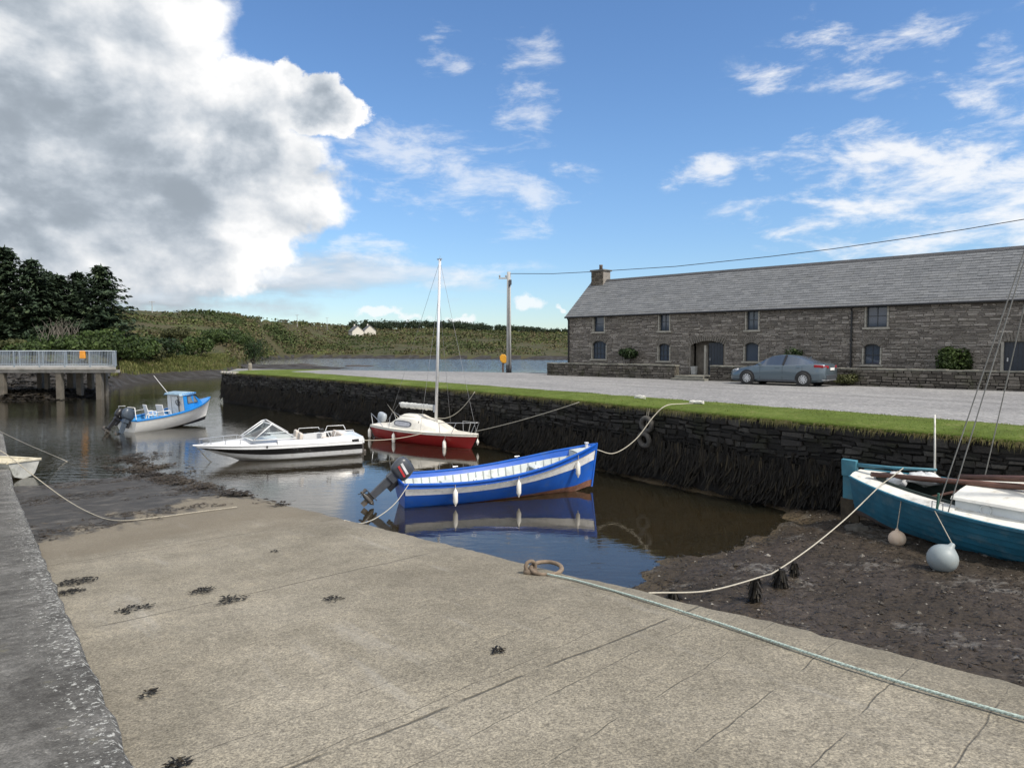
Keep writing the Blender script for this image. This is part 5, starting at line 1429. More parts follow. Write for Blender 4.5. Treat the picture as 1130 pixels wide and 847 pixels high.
# wheelhouse
def whr(x, hwb, hwt, z0, z1): return [(x, -hwb, z0), (x, -hwt, z1), (x, hwt, z1), (x, hwb, z0)]
wz = .60
c = MB(); c.loft([whr(2.75, .66, .60, wz, 1.46), whr(3.35, .62, .56, wz, 1.46), whr(3.95, .45, .40, wz + .1, 1.0)], False); c.loft([whr(3.95, .45, .40, wz + .1, 1.0), whr(4.1, .36, .3, wz + .1, .84)], False)
wh_ = c.build('wheelhouse', SKYB, cabb)
c = MB(); c.add([(2.74, -.66, .25), (2.74, -.60, 1.46), (2.74, .60, 1.46), (2.74, .66, .25)], [(0, 1, 2, 3)]); c.build('aft_bulkhead', WHITE, wh_)
c = MB(); c.box((2.70, -.02, .85), (.03, .5, 1.1)); c.box((2.69, .24, .85), (.03, .015, 1.1), m=1); c.box((2.69, -.28, .85), (.03, .015, 1.1), m=1); c.build('cabin_door', [pmat('off_white_door', (.6, .62, .62), .5), BLACK], wh_)
c = MB()
for i in range(2):
    for j in range(2): pass
c.loft([whr(2.55, .64, .58, 1.44, 1.50), whr(2.60, .66, .55, 1.44, 1.58), whr(3.1, .64, .52, 1.44, 1.60), whr(3.55, .60, .42, 1.44, 1.52), whr(3.6, .5, .3, 1.44, 1.46)], False); c.build('cabin_roof', pmat('grey_blue_roof', (.22, .33, .42), .5), wh_, smooth=True, sangle=40)
c = MB()
for i in range(7): 
    x = 2.75 + .12 * i
    for s in (1, -1): c.box((x, s * .60, 1.49), (.07, .06, .07))
c.build('roof_lashing', SKYB, wh_, bevel=.015)
for s in (1, -1):
    c = MB(); c.add([(2.98, s * .634, 1.0), (3.62, s * .56, 1.0), (3.44, s * .548, 1.36), (2.98, s * .604, 1.36)], [(0, 1, 2, 3)]); o = c.build('window', pmat('wheelhouse_pane', (.16, .18, .20), .12), wh_)
    c = MB()
    pp = [(2.98, s * .64, 1.0), (3.62, s * .566, 1.0), (3.44, s * .554, 1.36), (2.98, s * .61, 1.36)]
    for i in range(4): c.tube([pp[i], pp[(i + 1) % 4]], .014, 5)
    c.build('window_frame', DGREY, o)
c = MB(); c.add([(3.43, -.44, 1.40), (3.88, -.34, 1.07), (3.88, .34, 1.07), (3.43, .44, 1.40)], [(0, 1, 2, 3)])
c = MB(); c.add([(3.50, -.45, 1.395), (3.87, -.37, 1.09), (3.87, .37, 1.09), (3.50, .45, 1.395)], [(0, 1, 2, 3)]); o = c.build('front_window', GLASS, wh_); o.location = (.03, 0, .03)
c = MB(); c.tube([(2.65, .35, 1.5), (2.2, .75, 2.5)], [.018, .012], 6); c.build('aerial_pole', WHITE, cabb)
c = MB(); c.torus((2.62, -.34, 1.08), .15, .018, 18, 6, Matrix.Rotation(rad(80), 4, 'Y')); c.beam((2.62, -.34, .93), (2.62, -.34, 1.23), .03, .02, up=(1, 0, 0)); c.build('steering_wheel', BLACK, cabb, smooth=False)
tubes(cabb, 'stern_arch', [[(.12, .6, .6), (.10, .6, 1.25), (.10, .1, 1.28)], [(.12, -.62, .6), (.10, -.62, 1.22), (.10, -.1, 1.24), (.12, -.05, .6)], [(.12, .3, .6), (.5, .5, .9), (.55, .75, .6)]], .018, WHITE)
tubes(cabb, 'side_rail', [[PC(.10, 1, s, .08), PC(.12, 1, s, .08, .25), PC(.36, 1, s, .08, .25), PC(.38, 1, s, .08)] for s in (1, -1)], .014, WHITE)
outboard(cabb, (-.12, -.30, .60), rad(28), pmat('charcoal_cowl', (.05, .065, .085), .35), 1.15); outboard(cabb, (-.14, .38, .66), rad(45), BLACK, .95)
def chair(o_, p, rz, label):
    r_ = empty('plastic_chair', p, (0, 0, rz)); tag(r_, label, 'chair', 'white chairs in the cabin boat')
    b = MB(); b.box((0, 0, .42), (.42, .44, .04)); b.build('seat', WHITE, r_, bevel=.015)
    b = MB(); b.box((-.24, 0, .70), (.04, .44, .55), (0, rad(-14), 0)); b.build('backrest', WHITE, r_, bevel=.02)
    for x in (-.18, .18):
        for y in (-.19, .19): b = MB(); b.beam((x, y, .42), (x * 1.1, y * 1.1, 0), .04, .04); b.build('leg', WHITE, r_)
    for y in (-.22, .22): b = MB(); b.beam((-.22, y, .64), (.16, y, .62), .05, .03); b.beam((.16, y, .62), (.18, y, .42), .04, .03); b.build('armrest', WHITE, r_)
chair(cabb, wpt(cabb, (1.75, -.35, .17)), rad(62 + 8), 'white plastic chair on the near side of the cabin boat cockpit')
chair(cabb, wpt(cabb, (1.55, .38, .17)), rad(62 - 14), 'white plastic chair on the far side of the cabin boat cockpit')

# ---------------------------------------------------------------- small cream dinghy
DGY = pmat('weathered_cream', (.58, .53, .40), .55, var=.18, scale=4, stain=(.20, .16, .09), stain_amt=.6, stain_scale=5)
DGO = pmat('grubby_white', (.44, .44, .40), .6, var=.2, scale=4, stain=(.16, .16, .12), stain_amt=.7, stain_scale=3)
ding = empty('dinghy', (-15.05, 21.75, .03), (rad(3), rad(0), rad(172)))
tag(ding, 'small weathered cream dinghy half hidden behind the concrete kerb on the left', 'dinghy')
PD = hull_fn(2.5, .2, lambda u: .70 * (.88 + .12 * math.sin(math.pi * u) - .45 * max(0, u - .6) ** 1.5), lambda u: .50 + .05 * u, lambda u: -.05 + .12 * u ** 3, lambda u, v: min(1, .55 + .45 * v) * (sstep(0, .2, v) if v < .2 else 1), 0)
h = MB(); skin(h, PD, 0, 1, 0, 1, 16, 8); transom(h, PD, 0, 0, 1, 6); transom(h, PD, 1, 0, 1, 6); h.build('hull', DGO, ding, smooth=True, sangle=40)
h = MB(); skin(h, PD, .03, .97, .12, 1, 16, 6, inset=.06); transom(h, PD, .035, .12, 1, 5, .06); transom(h, PD, .965, .12, 1, 5, .06); h.box((1.25, 0, .07), (2.3, 1.0, .02)); h.build('lining', DGY, ding)
h = MB(); rail(h, PD, 0, 1, 1, 16, .03, w=.11, inset=.02); h.beam(PD(.01, 1, 1), PD(.01, 1, -1), .12, .06); h.beam(PD(.99, 1, 1), PD(.99, 1, -1), .12, .06); h.build('gunwale', DGY, ding, bevel=.012)
for u in (.30, .62): h = MB(); h.beam(PD(u, .72, 1, .05), PD(u, .72, -1, .05), .28, .05); h.build('thwart', DGY, ding, bevel=.01)

# ---------------------------------------------------------------- teal double ender aground on the right
TEAL = pmat('teal_paint', (.022, .135, .205), .5, var=.2, scale=2.5, stain=(.12, .20, .23), stain_amt=.55, stain_scale=3.5, coat=.1)
TEALL = pmat('weathered_teal', (.055, .19, .25), .6, var=.2, scale=3, stain=(.17, .22, .22), stain_amt=.45)
OLDW = pmat('worn_white_deck', (.66, .65, .60), .6, var=.10, scale=3, stain=(.30, .27, .21), stain_amt=.6, stain_scale=5)
CABW = pmat('cabin_white', (.66, .69, .69), .5, var=.08, scale=2, stain=(.42, .44, .42), stain_amt=.3)
DKG = pmat('dark_green_interior', (.012, .024, .020), .7, var=.3)
BRNW = pmat('varnished_spar', (.13, .062, .042), .5, var=.25, scale=5, stretch=(1, 6, 6))
teal = empty('wooden_boat', (7.40, 15.02, .32), (rad(7), rad(.6), math.atan2(QD.y, QD.x) + rad(-2)))
tag(teal, 'teal wooden double ended boat with white decks, aground on the mud at the right', 'boat')
TL = 7.6
def tb_(u): return 1.22 * max(.02, math.sin(math.pi * clamp(u * .93 + .045, 0, 1)) ** .72)
def tsh(u): return .88 + .20 * (2 * abs(u - .46)) ** 2.2 * (1.0 if u < .46 else 1.0)
def tk(u): return -.10 + .05 * (1 - u) + .16 * sstep(.12, 0, u)
PT = hull_fn(TL, .35, tb_, tsh, tk, lambda u, v: v ** (.24 + .42 * (2 * abs(u - .5)) ** 3), .0)
h = MB()
nst_ = 6                                        # clinker strakes: each lower edge stands proud of the strake below
for k in range(nst_):
    v0, v1 = .20 + .80 * k / nst_, .20 + .80 * (k + 1) / nst_
    for s in (1, -1):
        vs = []
        for i in range(45):
            u = i / 44; vs += [PT(u, v0, s, -.020), PT(u, v1 + .004, s, -.002), PT(u, v0, s, .01)]
        fs = []
        for i in range(44): fs += [(3 * i, 3 * i + 3, 3 * i + 4, 3 * i + 1), (3 * i, 3 * i + 3, 3 * i + 5, 3 * i + 2)]
        h.add(vs, fs)
h.build('hull', TEAL, teal, smooth=False)
h = MB(); skin(h, PT, 0, 1, 0, .22, 40, 4, inset=.004); h.build('antifouling', pmat('pinkish_bottom', (.14, .105, .09), .85, var=.3, scale=3, stain=(.05, .045, .04), stain_amt=.7, stain_scale=2), teal, smooth=True)
# side decks with an open cockpit
dk = MB(); CU0, CU1 = .055, .295
vs = []; n_ = 60
def inner_half(u):
    if u < CU0 or u > CU1: return 0.0
    k = (u - CU0) / (CU1 - CU0)
    return max(0, tb_(u) - .42 + .10 * (1 - k)) * min(1, (k / .06)) ** .5
us = sorted([i / n_ for i in range(n_ + 1)] + [CU0, CU1 - 1e-4, CU1 + 1e-4, CU0 + .01, CU0 + .02])
for s in (1, -1):
    vs = []
    for u in us:
        a = PT(u, 1, s, -.02); ih = inner_half(u); cam_ = .06
        vs += [(a.x, a.y, a.z), (a.x, lerp(a.y, s * ih, .5), a.z + .03 + .02), (a.x, s * ih, a.z + cam_ * (1 - ih / 1.3))]
    dk.add(vs, [(3 * i + k, 3 * i + 3 + k, 3 * i + 4 + k, 3 * i + 1 + k) for i in range(len(us) - 1) for k in (0, 1)])
dk.build('side_deck', OLDW, teal)
h = MB(); rail(h, PT, 0, 1, 1.0, 44, .025, inset=-.02, w=.05); h.build('rubbing_strake', TEAL, teal)
cm = MB()
for s in (1, -1):
    vs = []
    for i in range(31):
        u = lerp(CU0, CU1 - .001, i / 30); a = PT(u, 1, s); ih = inner_half(u); zt = a.z + .06 * (1 - ih / 1.3)
        vs += [(a.x, s * ih, zt + .05), (a.x, s * max(0, ih - .03), zt + .05), (a.x, s * max(0, ih - .03), -.02 + .42), (a.x, s * ih, zt)]
    cm.add(vs, [(4 * i + k, 4 * i + 4 + k, 4 * i + 5 + k, 4 * i + 1 + k) for i in range(30) for k in (0, 1)] + [(4 * i + 3, 4 * i + 7, 4 * i + 4, 4 * i) for i in range(30)])
cm.build('coaming', DKG, teal)
q = MB(); q.box((1.55, 0, .34), (1.2, .9, .03)); q.box((1.35, 0, .66), (.22, .9, .04)); q.box((2.19, 0, .66), (.04, 1.5, .5)); q.build('cockpit_sole', DKG, teal)
# cabin trunk
cx0, cx1 = 2.2, 5.4
def ctr(x, hw, z0, z1): return [(x, -hw - .03, z0), (x, -hw, z1), (x, -hw * .5, z1 + .045), (x, 0, z1 + .06), (x, hw * .5, z1 + .045), (x, hw, z1), (x, hw + .03, z0)]
c = MB(); c.loft([ctr(cx0, .74, .84, 1.10), ctr(3.2, .78, .84, 1.10), ctr(4.3, .72, .84, 1.09), ctr(cx1, .55, .86, 1.07)], False, 0); c.add(ctr(cx0, .74, .84, 1.10), [tuple(range(7))]); c.add(ctr(cx1, .55, .86, 1.07), [tuple(range(7))])
tc = c.build('cabin', CABW, teal)
c = MB(); c.loft([[(x, y, z_ + .03) for x, y, z_ in ctr(a, hw + .04, z1 - .04, z1)] for a, hw, z1 in ((cx0 - .05, .75, 1.10), (3.2, .79, 1.10), (4.3, .73, 1.09), (cx1 + .05, .56, 1.07))], False)
c.build('cabin_top', OLDW, tc)
c = MB(); c.torus((2.7, -.795, .98), .085, .012, 18, 6, Matrix.Rotation(rad(88), 4, 'X')); c.build('porthole', CABW, tc)
# rudder and tiller
q = MB(); q.box((-.16, 0, .86), (.28, .055, .82), (0, rad(2), 0)); q.box((-.15, 0, 1.14), (.32, .10, .36), m=0); rud = q.build('rudder', TEALL, teal, bevel=.01); 
q = MB(); q.box((-.17, 0, .16), (.40, .06, .60)); q.build('rudder_blade', pmat('weedy_timber', (.055, .042, .026), .85, var=.4, world=True), rud, bevel=.01)
q = MB()
for zz in (.62, .95): q.box((.05, 0, zz), (.22, .09, .05))
q.build('gudgeon', DGREY, rud)
q = MB(); q.tube([(-.05, .02, 1.22), (.7, .03, 1.26), (1.55, .06, 1.34)], [.045, .036, .028], 8); q.build('tiller', TEALL, teal, smooth=True)
q = MB(); q.tube([(1.28, .62, .95), (1.28, .66, 2.30)], [.022, .016], 8); q.tube([(1.28, .62, .95), (1.28, .62, 1.05)], .05, 8); q.build('staff', OLDW, teal, smooth=True)
q = MB(); q.tube([(.42, -.22, 1.14), (2.6, -.05, 1.24), (5.2, .15, 1.42)], [.05, .06, .055], 8); q.build('gaff_spar', BRNW, teal, smooth=True)
q = MB(); q.tube([(1.9, .2, 1.22), (3.2, -.1, 1.46), (6.0, -1.1, 1.92)], [.055, .06, .05], 8); q.build('boom', BRNW, teal, smooth=True)
q = MB(); q.tube([(1.15, -.30, .70), (2.3, .15, 1.12)], .03, 6); q.build('oar_shaft', BRNW, teal)
mq = MB(); mq.tube([(3.7, 0, .9), (3.55, 0, 7.6)], [.075, .05], 10); mq.build('mast', BRNW, teal, smooth=True)
for (a, c) in (((2.0, -1.02, .90), (3.55, 0, 7.2)), ((2.2, -1.06, .90), (3.55, 0, 7.25)), ((2.0, 1.02, .90), (3.55, 0, 7.2)),):
    q = MB(); q.tube([a, c], .011, 5); q.build('shroud', pmat('grey_rigging', (.2, .2, .19), .7), teal)
q = MB(); q.tube([(2.0, -1.02, .88), (2.03, -1.0, 1.22)], .022, 6); q.build('turnbuckle', pmat('green_line', (.04, .12, .09), .8), teal)
rk = MB(); rk.tube([(1.9, -.98, .90), (1.9, -.96, 1.04), (2.1, -1.0, 1.04), (2.1, -1.02, .90)], .010, 5); rk.build('fairlead', WIRE, teal)
# bags lying in the stern
def lump(name, p, rx, ry, rz, seed, mt, label, cat, parent_rot=0):
    b = MB(); rr = []
    for i in range(13):
        ph = -math.pi / 2 + math.pi * i / 12; ring = []
        for k in range(18):
            a = 2 * math.pi * k / 18; n_ = 1 + .30 * fbm(math.cos(a) * 1.6 + seed, math.sin(a) * 1.6, ph * 1.4) + .25 * fbm(math.cos(a) * 5 + seed, math.sin(a) * 5, ph * 4)
            ring.append((rx * n_ * math.cos(a) * math.cos(ph), ry * n_ * math.sin(a) * math.cos(ph), rz * n_ * math.sin(ph)))
        rr.append(ring)
    b.loft(rr, True, 0, (True, True)); o = b.build(name, mt, smooth=True); o.location = p; o.rotation_euler = (0, 0, parent_rot); tag(o, label, cat); return o
BAGW = pmat('white_plastic_bag', (.62, .63, .64), .4, var=.12, scale=10, bump=.5, bscale=20)
lump('plastic_bag', wpt(teal, (.85, -.08, 1.06)), .21, .18, .15, 3, BAGW, 'crumpled white bag lying nearest the rudder in the stern of the teal boat', 'bag', -.9)
lump('plastic_sheet', wpt(teal, (1.25, .25, 1.06)), .34, .26, .13, 8, BAGW, 'crumpled white plastic sheet bundled beside the staff of the teal boat', 'plastic sheet', -.9)
# round buoys
def buoy(p, r, mt, label, lead, rz=1.0, tilt=(0, 0)):
    b = MB(); pr = [(r * math.cos(a) * 1.0, r * math.sin(a) * rz) for a in [-math.pi / 2 + math.pi * i / 12 for i in range(11)]]
    pr = [(max(a, .01), c) for a, c in pr] + [(r * .22, r * rz * 1.05), (r * .16, r * rz * 1.25), (.02, r * rz * 1.3)]
    b.lathe(pr, 20); o = b.build('buoy_fender', mt, smooth=True); o.location = p; o.rotation_euler = (tilt[0], tilt[1], 0); tag(o, label, 'buoy')
    l = MB(); d = Matrix.LocRotScale(Vector(p), Euler((tilt[0], tilt[1], 0)), None).inverted() @ Vector(lead); l.tube([(0, 0, r * rz * 1.2), d], .009, 5); l.build('lanyard', OLDROPE, o)
b1_ = aty(990, 594, 13.3); buoy(b1_, .155, pmat('peach_buoy', (.60, .46, .34), .5, var=.1, scale=4, stain=(.65, .6, .5), stain_amt=.6, stain_scale=3), 'small peach coloured round buoy hanging on the teal boat, nearer its stern', wpt(teal, PT(.17, 1, -1, .02)), tilt=(.1, -.1))
b2_ = at(1040, 616, .5)
for _ in range(6): b2_ = at(1040, 616, terrain(b2_.x, b2_.y) + .19)
buoy(b2_, .235, pmat('grey_buoy', (.26, .30, .31), .5, var=.12, scale=3, stain=(.22, .20, .16), stain_amt=.5), 'large grey round buoy hanging low on the side of the teal boat', wpt(teal, PT(.255, 1, -1, .02)), tilt=(.15, .5))
lump('mud_stone', wpt(teal, (.25, -.45, .0)) + Vector((-.1, -.15, -.02)), .26, .2, .16, 5, pmat('weedy_stone', (.07, .065, .055), .9, var=.4), 'grey weedy stone lying on the mud under the stern of the teal boat', 'stone')
# ================================================================ ropes and mooring gear
def catmull(pts, n=10):
    pts = [Vector(p) for p in pts]; out = []
    P_ = [pts[0] * 2 - pts[1]] + pts + [pts[-1] * 2 - pts[-2]]
    for i in range(1, len(P_) - 2):
        for k in range(n):
            t = k / n; a, b_, c, d_ = P_[i - 1], P_[i], P_[i + 1], P_[i + 2]
            out.append(.5 * ((2 * b_) + (c - a) * t + (2 * a - 5 * b_ + 4 * c - d_) * t * t + (3 * b_ - a - 3 * c + d_) * t ** 3))
    out.append(pts[-1]); return out
def rope(name, pts, r, mt, label, n=10, smooth=True, cat='rope'):
    b = MB(); b.tube(catmull(pts, n) if smooth else pts, r, 7); o = b.build(name, mt, smooth=True); tag(o, label, cat); return o
ring_p = on_slip(596, 632, .0)
# green-white rope lying on the slip, laid as twisted strands
rp = [on_slip(a, c, .018) for a, c in ((604, 633), (640, 641), (700, 658), (790, 686), (870, 713), (960, 742), (1060, 772), (1180, 806), (1290, 838))]
path = catmull(rp, 40); b = MB()
for k in range(3):
    pts = []
    L_ = 0
    for i, p in enumerate(path):
        if i: L_ += (p - path[i - 1]).length
        a = L_ * 2 * math.pi / .075 + k * 2.094; d = (path[min(i + 1, len(path) - 1)] - path[max(i - 1, 0)]).normalized(); s = d.cross(Vector((0, 0, 1))).normalized(); u = s.cross(d)
        pts.append(p + (s * math.cos(a) + u * math.sin(a)) * .0046)
    b.tube(pts, .0054, 6)
tag(b.build('mooring_rope', GREENROPE, smooth=True), 'pale green and white rope stretched over the slipway from the rusty ring to the right', 'rope')
RUST = pmat('rusty_iron', (.19, .145, .105), .85, .2, var=.35, scale=14, bump=.7, bscale=50)
mr = empty('mooring_ring', ring_p); tag(mr, 'rusty iron mooring ring on an eye bolt at the edge of the slipway', 'mooring ring')
b = MB(); b.torus((.06, .02, .04), .13, .020, 28, 8, Matrix.Rotation(rad(14), 4, 'X') @ Matrix.Diagonal((1.12, .9, 1, 1))); b.build('ring', RUST, mr, smooth=True)
b = MB(); b.lathe([(.07, -.02), (.068, .02), (.045, .035)], 16, 0, Matrix.Translation((-.09, .03, 0))); b.torus((-.09, .03, .055), .05, .018, 18, 8, Matrix.Rotation(rad(90), 4, 'X') @ Matrix.Rotation(rad(20), 4, 'Y')); b.build('eye_bolt', RUST, mr, smooth=True)
# left hand ropes
a0 = aty(-60, 446, 16); a1 = at(74, 509, 0.0)
rope('mooring_rope', [a0, a0.lerp(a1, .5) + Vector((0, 0, -.05)), a1, at(150, 545, -.3)], .0105, ROPE, 'upper of two pale ropes running out from the left edge into the water', 14)
k0 = aty(-40, 480, 15.0); q_ = [k0, aty(2, 498, 15.2), aty(35, 523, 15.0), aty(70, 549, 14.4)] + [on_slip(a, c, .02) for a, c in ((100, 566), (128, 574), (170, 571), (215, 565), (262, 559))]
rope('mooring_rope', q_, .010, OLDROPE, 'lower slack rope crossing the kerb onto the wet foot of the slipway', 14)
# blue boat
sq = wpt(blue, PB(.02, 1.0, -1, .0, .03)); en = on_slip(400, 577, -.25)
rope('mooring_rope', [sq, sq.lerp(en, .35) + Vector((0, 0, -.16)), sq.lerp(en, .7) + Vector((0, 0, -.14)), en, on_slip(380, 574, .0)], .010, ROPE, 'pale stern rope from the blue open boat down to the slipway edge', 10)
bq = wpt(blue, PB(1, .86, 1) + Vector((.05, 0, 0))); tq = at(735, 447.5, 2.33)
rope('mooring_rope', [bq, bq.lerp(tq, .25) + Vector((0, 0, -.42)), bq.lerp(tq, .55) + Vector((0, 0, -.42)), bq.lerp(tq, .82) + Vector((0, 0, -.08)), tq, at(752, 445.5, 2.33), at(766, 445, 2.34)], .014, ROPE, 'pale bow rope looping from the blue open boat up to the grass', 12)
def rope_pile(px, py, label, seed, wd=.5):
    c = at(px, py, 2.31); rr = random.Random(seed); b = MB(); pts = []
    for i in range(60):
        a = i * .62 + rr.uniform(-.3, .3); r_ = wd * rr.uniform(.25, 1)
        pts.append(c + QD * (r_ * math.cos(a)) + QN * (.35 * r_ * math.sin(a)) + Vector((0, 0, .02 + .0022 * i * (1 - r_ / wd * .6) + rr.uniform(0, .02))))
    b.tube(catmull(pts, 4), .016, 6); tag(b.build('rope_pile', pmat('bleached_rope', (.66, .65, .60), .85, var=.15), smooth=True), label, 'rope')
rope_pile(769, 446.0, 'bleached rope piled on the grass at the end of the blue boat mooring line', 4, .30)
rope_pile(707, 440.2, 'loose bleached rope lying on the grass left of the other rope pile', 6, .26)
# red boat
yb_ = wpt(yacht, PY(.98, 1, -1) + Vector((0, 0, .12))); t1_ = at(642, 443.5, 2.28)
t1_ = t1_ + QN * .12
rope('mooring_rope', sag(yb_, t1_, .06, 16), .014, ROPE, 'rope from the bow of the red sailing boat rising right to the quay edge', smooth=False)
ys_ = wpt(yacht, PY(.10, 1, 1) + Vector((0, -.1, .05))); t2_ = at(412, 418.5, 2.3)
rope('mooring_rope', sag(ys_, t2_, .22, 16), .014, ROPE, 'pale rope from the stern of the red boat up to the quay on the left', smooth=False)
ym_ = wpt(yacht, (3.08, 0, 1.18)); t3_ = at(524, 432, 2.28)
rope('mooring_rope', sag(ym_, t3_, .38, 18), .014, ROPE, 'pale rope curving from the mast foot of the red boat to the quay', smooth=False)
ss_ = wpt(speed, (-.02, .3, .52)); se_ = wpt(yacht, PY(.62, .93, -1, -.03))
rope('mooring_rope', sag(ss_, se_, .10, 18), .013, ROPE, 'taut pale rope linking the speedboat stern to the red boat', smooth=False)
sp_ = wpt(speed, PS(1, .80, 1)); e1_ = at(238, 512, -.1)
rope('anchor_line', [sp_ + Vector((-.05, 0, 0)), sp_.lerp(e1_, .5) + Vector((0, 0, -.1)), e1_], .014, OLDROPE, 'old weedy line hanging from the bow of the speedboat into the water')
# teal boat: tiller lashing and stern rope through the stakes
tl_ = wpt(teal, (.95, .03, 1.30)); td = wpt(teal, PT(.105, 1.0, -1, -.03, .07))
stakes = [(833, 664, .36, .075), (861, 648, .30, .10), (876, 636, .24, .05), (743, 661, .16, .07)]
sk = []
for px, py, h_, r_ in stakes:
    z_ = .18
    for _ in range(6): q = at(px, py, z_); z_ = terrain(q.x, q.y)
    sk.append((Vector((q.x, q.y, z_)), h_, r_))
SLB = ['rotten weedy timber stump standing on the mud, nearest to the slipway of the upright three', 'thickest weedy timber stump in the mud, with the rope passing its head', 'thin weedy timber stump farthest from the slipway', 'low weedy stump at the water edge beside the slipway']
for (p_, h_, r_), lb_ in zip(sk, SLB):
    b = MB(); prof = [(r_ * 1.1, -.2), (r_ * 1.05, h_ * .3), (r_ * .8, h_ * .7), (r_ * .62, h_ * .95), (r_ * .3, h_)]
    b.lathe(prof, 9); 
    for i in range(90):
        a = R.uniform(0, 6.28); z0 = R.uniform(.3, 1) * h_; rr_ = r_ * 1.0
        d = Vector((math.cos(a), math.sin(a), 0)); s = Vector((-d.y, d.x, 0)) * R.uniform(.006, .014); q = d * rr_ * .85 + Vector((0, 0, z0)); q2 = d * (rr_ * 1.1 + R.uniform(.0, .05)) + Vector((0, 0, z0 - R.uniform(.06, .16)))
        b.add([q - s, q + s, q2 + s, q2 - s], [(0, 1, 2, 3)])
    o = b.build('timber_stump', WRACK); o.location = p_; tag(o, lb_, 'stump')
se1 = sk[1][0] + Vector((-.05, -.02, sk[1][1] * .95)); fe = on_slip(716, 654, -.5)
rope('mooring_rope', [tl_, tl_.lerp(td, .5), td, td.lerp(se1, .35) + Vector((0, 0, -.08)), td.lerp(se1, .7) + Vector((0, 0, -.08)), se1, sk[0][0] + Vector((.1, 0, .38)), sk[0][0].lerp(fe, .5) + Vector((0, 0, .10)), fe], .0105, ROPE, 'long pale rope from the teal boat tiller over the stumps to the slipway', 10)

# tyres hanging on the quay
def tyre(px, py, zc, label, tilt):
    p_ = None
    q = on_plane(px, py, qp(40, .30, 0), QN)
    o = empty('tyre_fender', q); o.rotation_euler = (0, 0, math.atan2(QD.y, QD.x)); tag(o, label, 'tyre', 'old tyres hanging on the quay wall')
    b = MB(); b.torus((0, 0, 0), .19, .075, 28, 10, Matrix.Rotation(rad(90 + tilt), 4, 'X')); b.build('tyre', pmat('weathered_tyre', (.075, .07, .063), .85, var=.35, scale=10, bump=.4), o, smooth=True)
    b = MB(); b.tube([(0, .06, .15), (0, .12, 2.2 - q.z)], .012, 5); b.build('hanger', OLDROPE, o)
tyre(713.5, 468, 1.5, 'old tyre hanging on the quay wall, upper one of the two', 4); tyre(711, 485, 1.2, 'old tyre hanging on the quay wall, lower one of the two', 10)

# ================================================================ seaweed and debris on slip and mud
def frond(b, p, L, wd, up, ang):
    pts = []; q = Vector(p); a = ang
    for k in range(4):
        pts.append(q.copy()); a += R.uniform(-.9, .9); q = q + Vector((math.cos(a), math.sin(a), R.uniform(-.12, .25) * up)) * (L / 3)
    vs = []
    for k, q in enumerate(pts):
        d = (pts[min(k + 1, 3)] - pts[max(k - 1, 0)]).normalized(); s = Vector((-d.y, d.x, R.uniform(-.5, .5))).normalized() * wd * (.6, 1, 1, .5)[k]
        vs += [q - s, q + s]
    b.add(vs, [(2 * i, 2 * i + 1, 2 * i + 3, 2 * i + 2) for i in range(3)])
def slip_pt(s, w_): p_ = SD * s + SW * w_; p_.z = slip_z(s); return p_
CL = [(86, 641, .22, 130, 'dark seaweed clump on the slipway close to the kerb, upper of the close pair'), (77, 653, .16, 80, 'dark seaweed clump on the slipway close to the kerb, lower of the close pair'),
      (147, 671, .17, 60, 'straggling dark seaweed sprig below the pair of clumps near the kerb'), (223, 651, .13, 60, 'flat dark seaweed clump in the middle of the upper slipway, left one'), (253, 661, .17, 60, 'long thin dark seaweed sprig right of the flat clump on the slipway'),
      (368, 660, .08, 30, 'tiny seaweed scrap on the slipway below the blue boat stern'), (551, 717, .05, 26, 'single small dark seaweed scrap alone in the middle of the lower slipway'), (165, 764, .06, 20, 'thin dark seaweed scrap low on the slipway near the joint'), (197, 843, .07, 26, 'dark seaweed scrap at the bottom edge of the photo near the kerb'), (302, 608, .06, 20, 'small dark seaweed fragment on the slipway above the flat clump')]
for px, py, r_, n_, lb_ in CL:
    c = on_slip(px, py, .012); b = MB()
    for i in range(int(n_ * 1.1)):
        a = R.uniform(0, 6.28); k = R.random() ** .6
        off = SW * (math.cos(a) * r_ * k * .8) + SD * (math.sin(a) * r_ * k * .8); p_ = c + off; p_.z = c.z - .095 * off.dot(SD) + R.uniform(0, .025) * (1 - k)
        frond(b, p_, R.uniform(.03, .075) * min(1, r_ / .12 + .2), R.uniform(.003, .008), .4, R.uniform(0, 6.28))
    o = b.build('seaweed_clump', WRACK, loc=c); tag(o, lb_, 'seaweed')
# drift of wrack along the tidal edge
b = MB()
for i in range(9000):
    s = 12.6 + 17.5 * R.random() ** .8
    e = edge_w(s); sp_w = .2 + .35 * sstep(13, 19, s) + .5 * sstep(20, 25, s)
    w_ = e + R.gauss(-.12, sp_w * .5); z_ = slip_z(s)
    n_ = fbm(s * .7, w_ * .9, 2) + fbm(s * 2.2, w_ * 2.2, 6) * .5
    if n_ < -.02 + R.uniform(-.1, .2): continue
    p_ = slip_pt(s, w_); p_.z = max(z_, -.0) + R.uniform(0, .07) if w_ < e else max(0, z_ - (w_ - e) * 1.6) + R.uniform(0, .05)
    frond(b, p_, R.uniform(.08, .24), R.uniform(.010, .024), .5, R.uniform(0, 6.28))
for i in range(4500):
    s = R.uniform(10.5, 25); w_ = R.uniform(KERB_W, edge_w(s))
    if fbm(s * .5, w_ * .25, 12) + .5 * fbm(s * 1.8, w_ * .8, 14) < .22 + .5 * sstep(13.5, 10.5, s): continue
    p_ = slip_pt(s, w_); p_.z = max(p_.z, 0) + .012
    frond(b, p_, R.uniform(.06, .18), R.uniform(.006, .016), .25, R.uniform(0, 6.28))
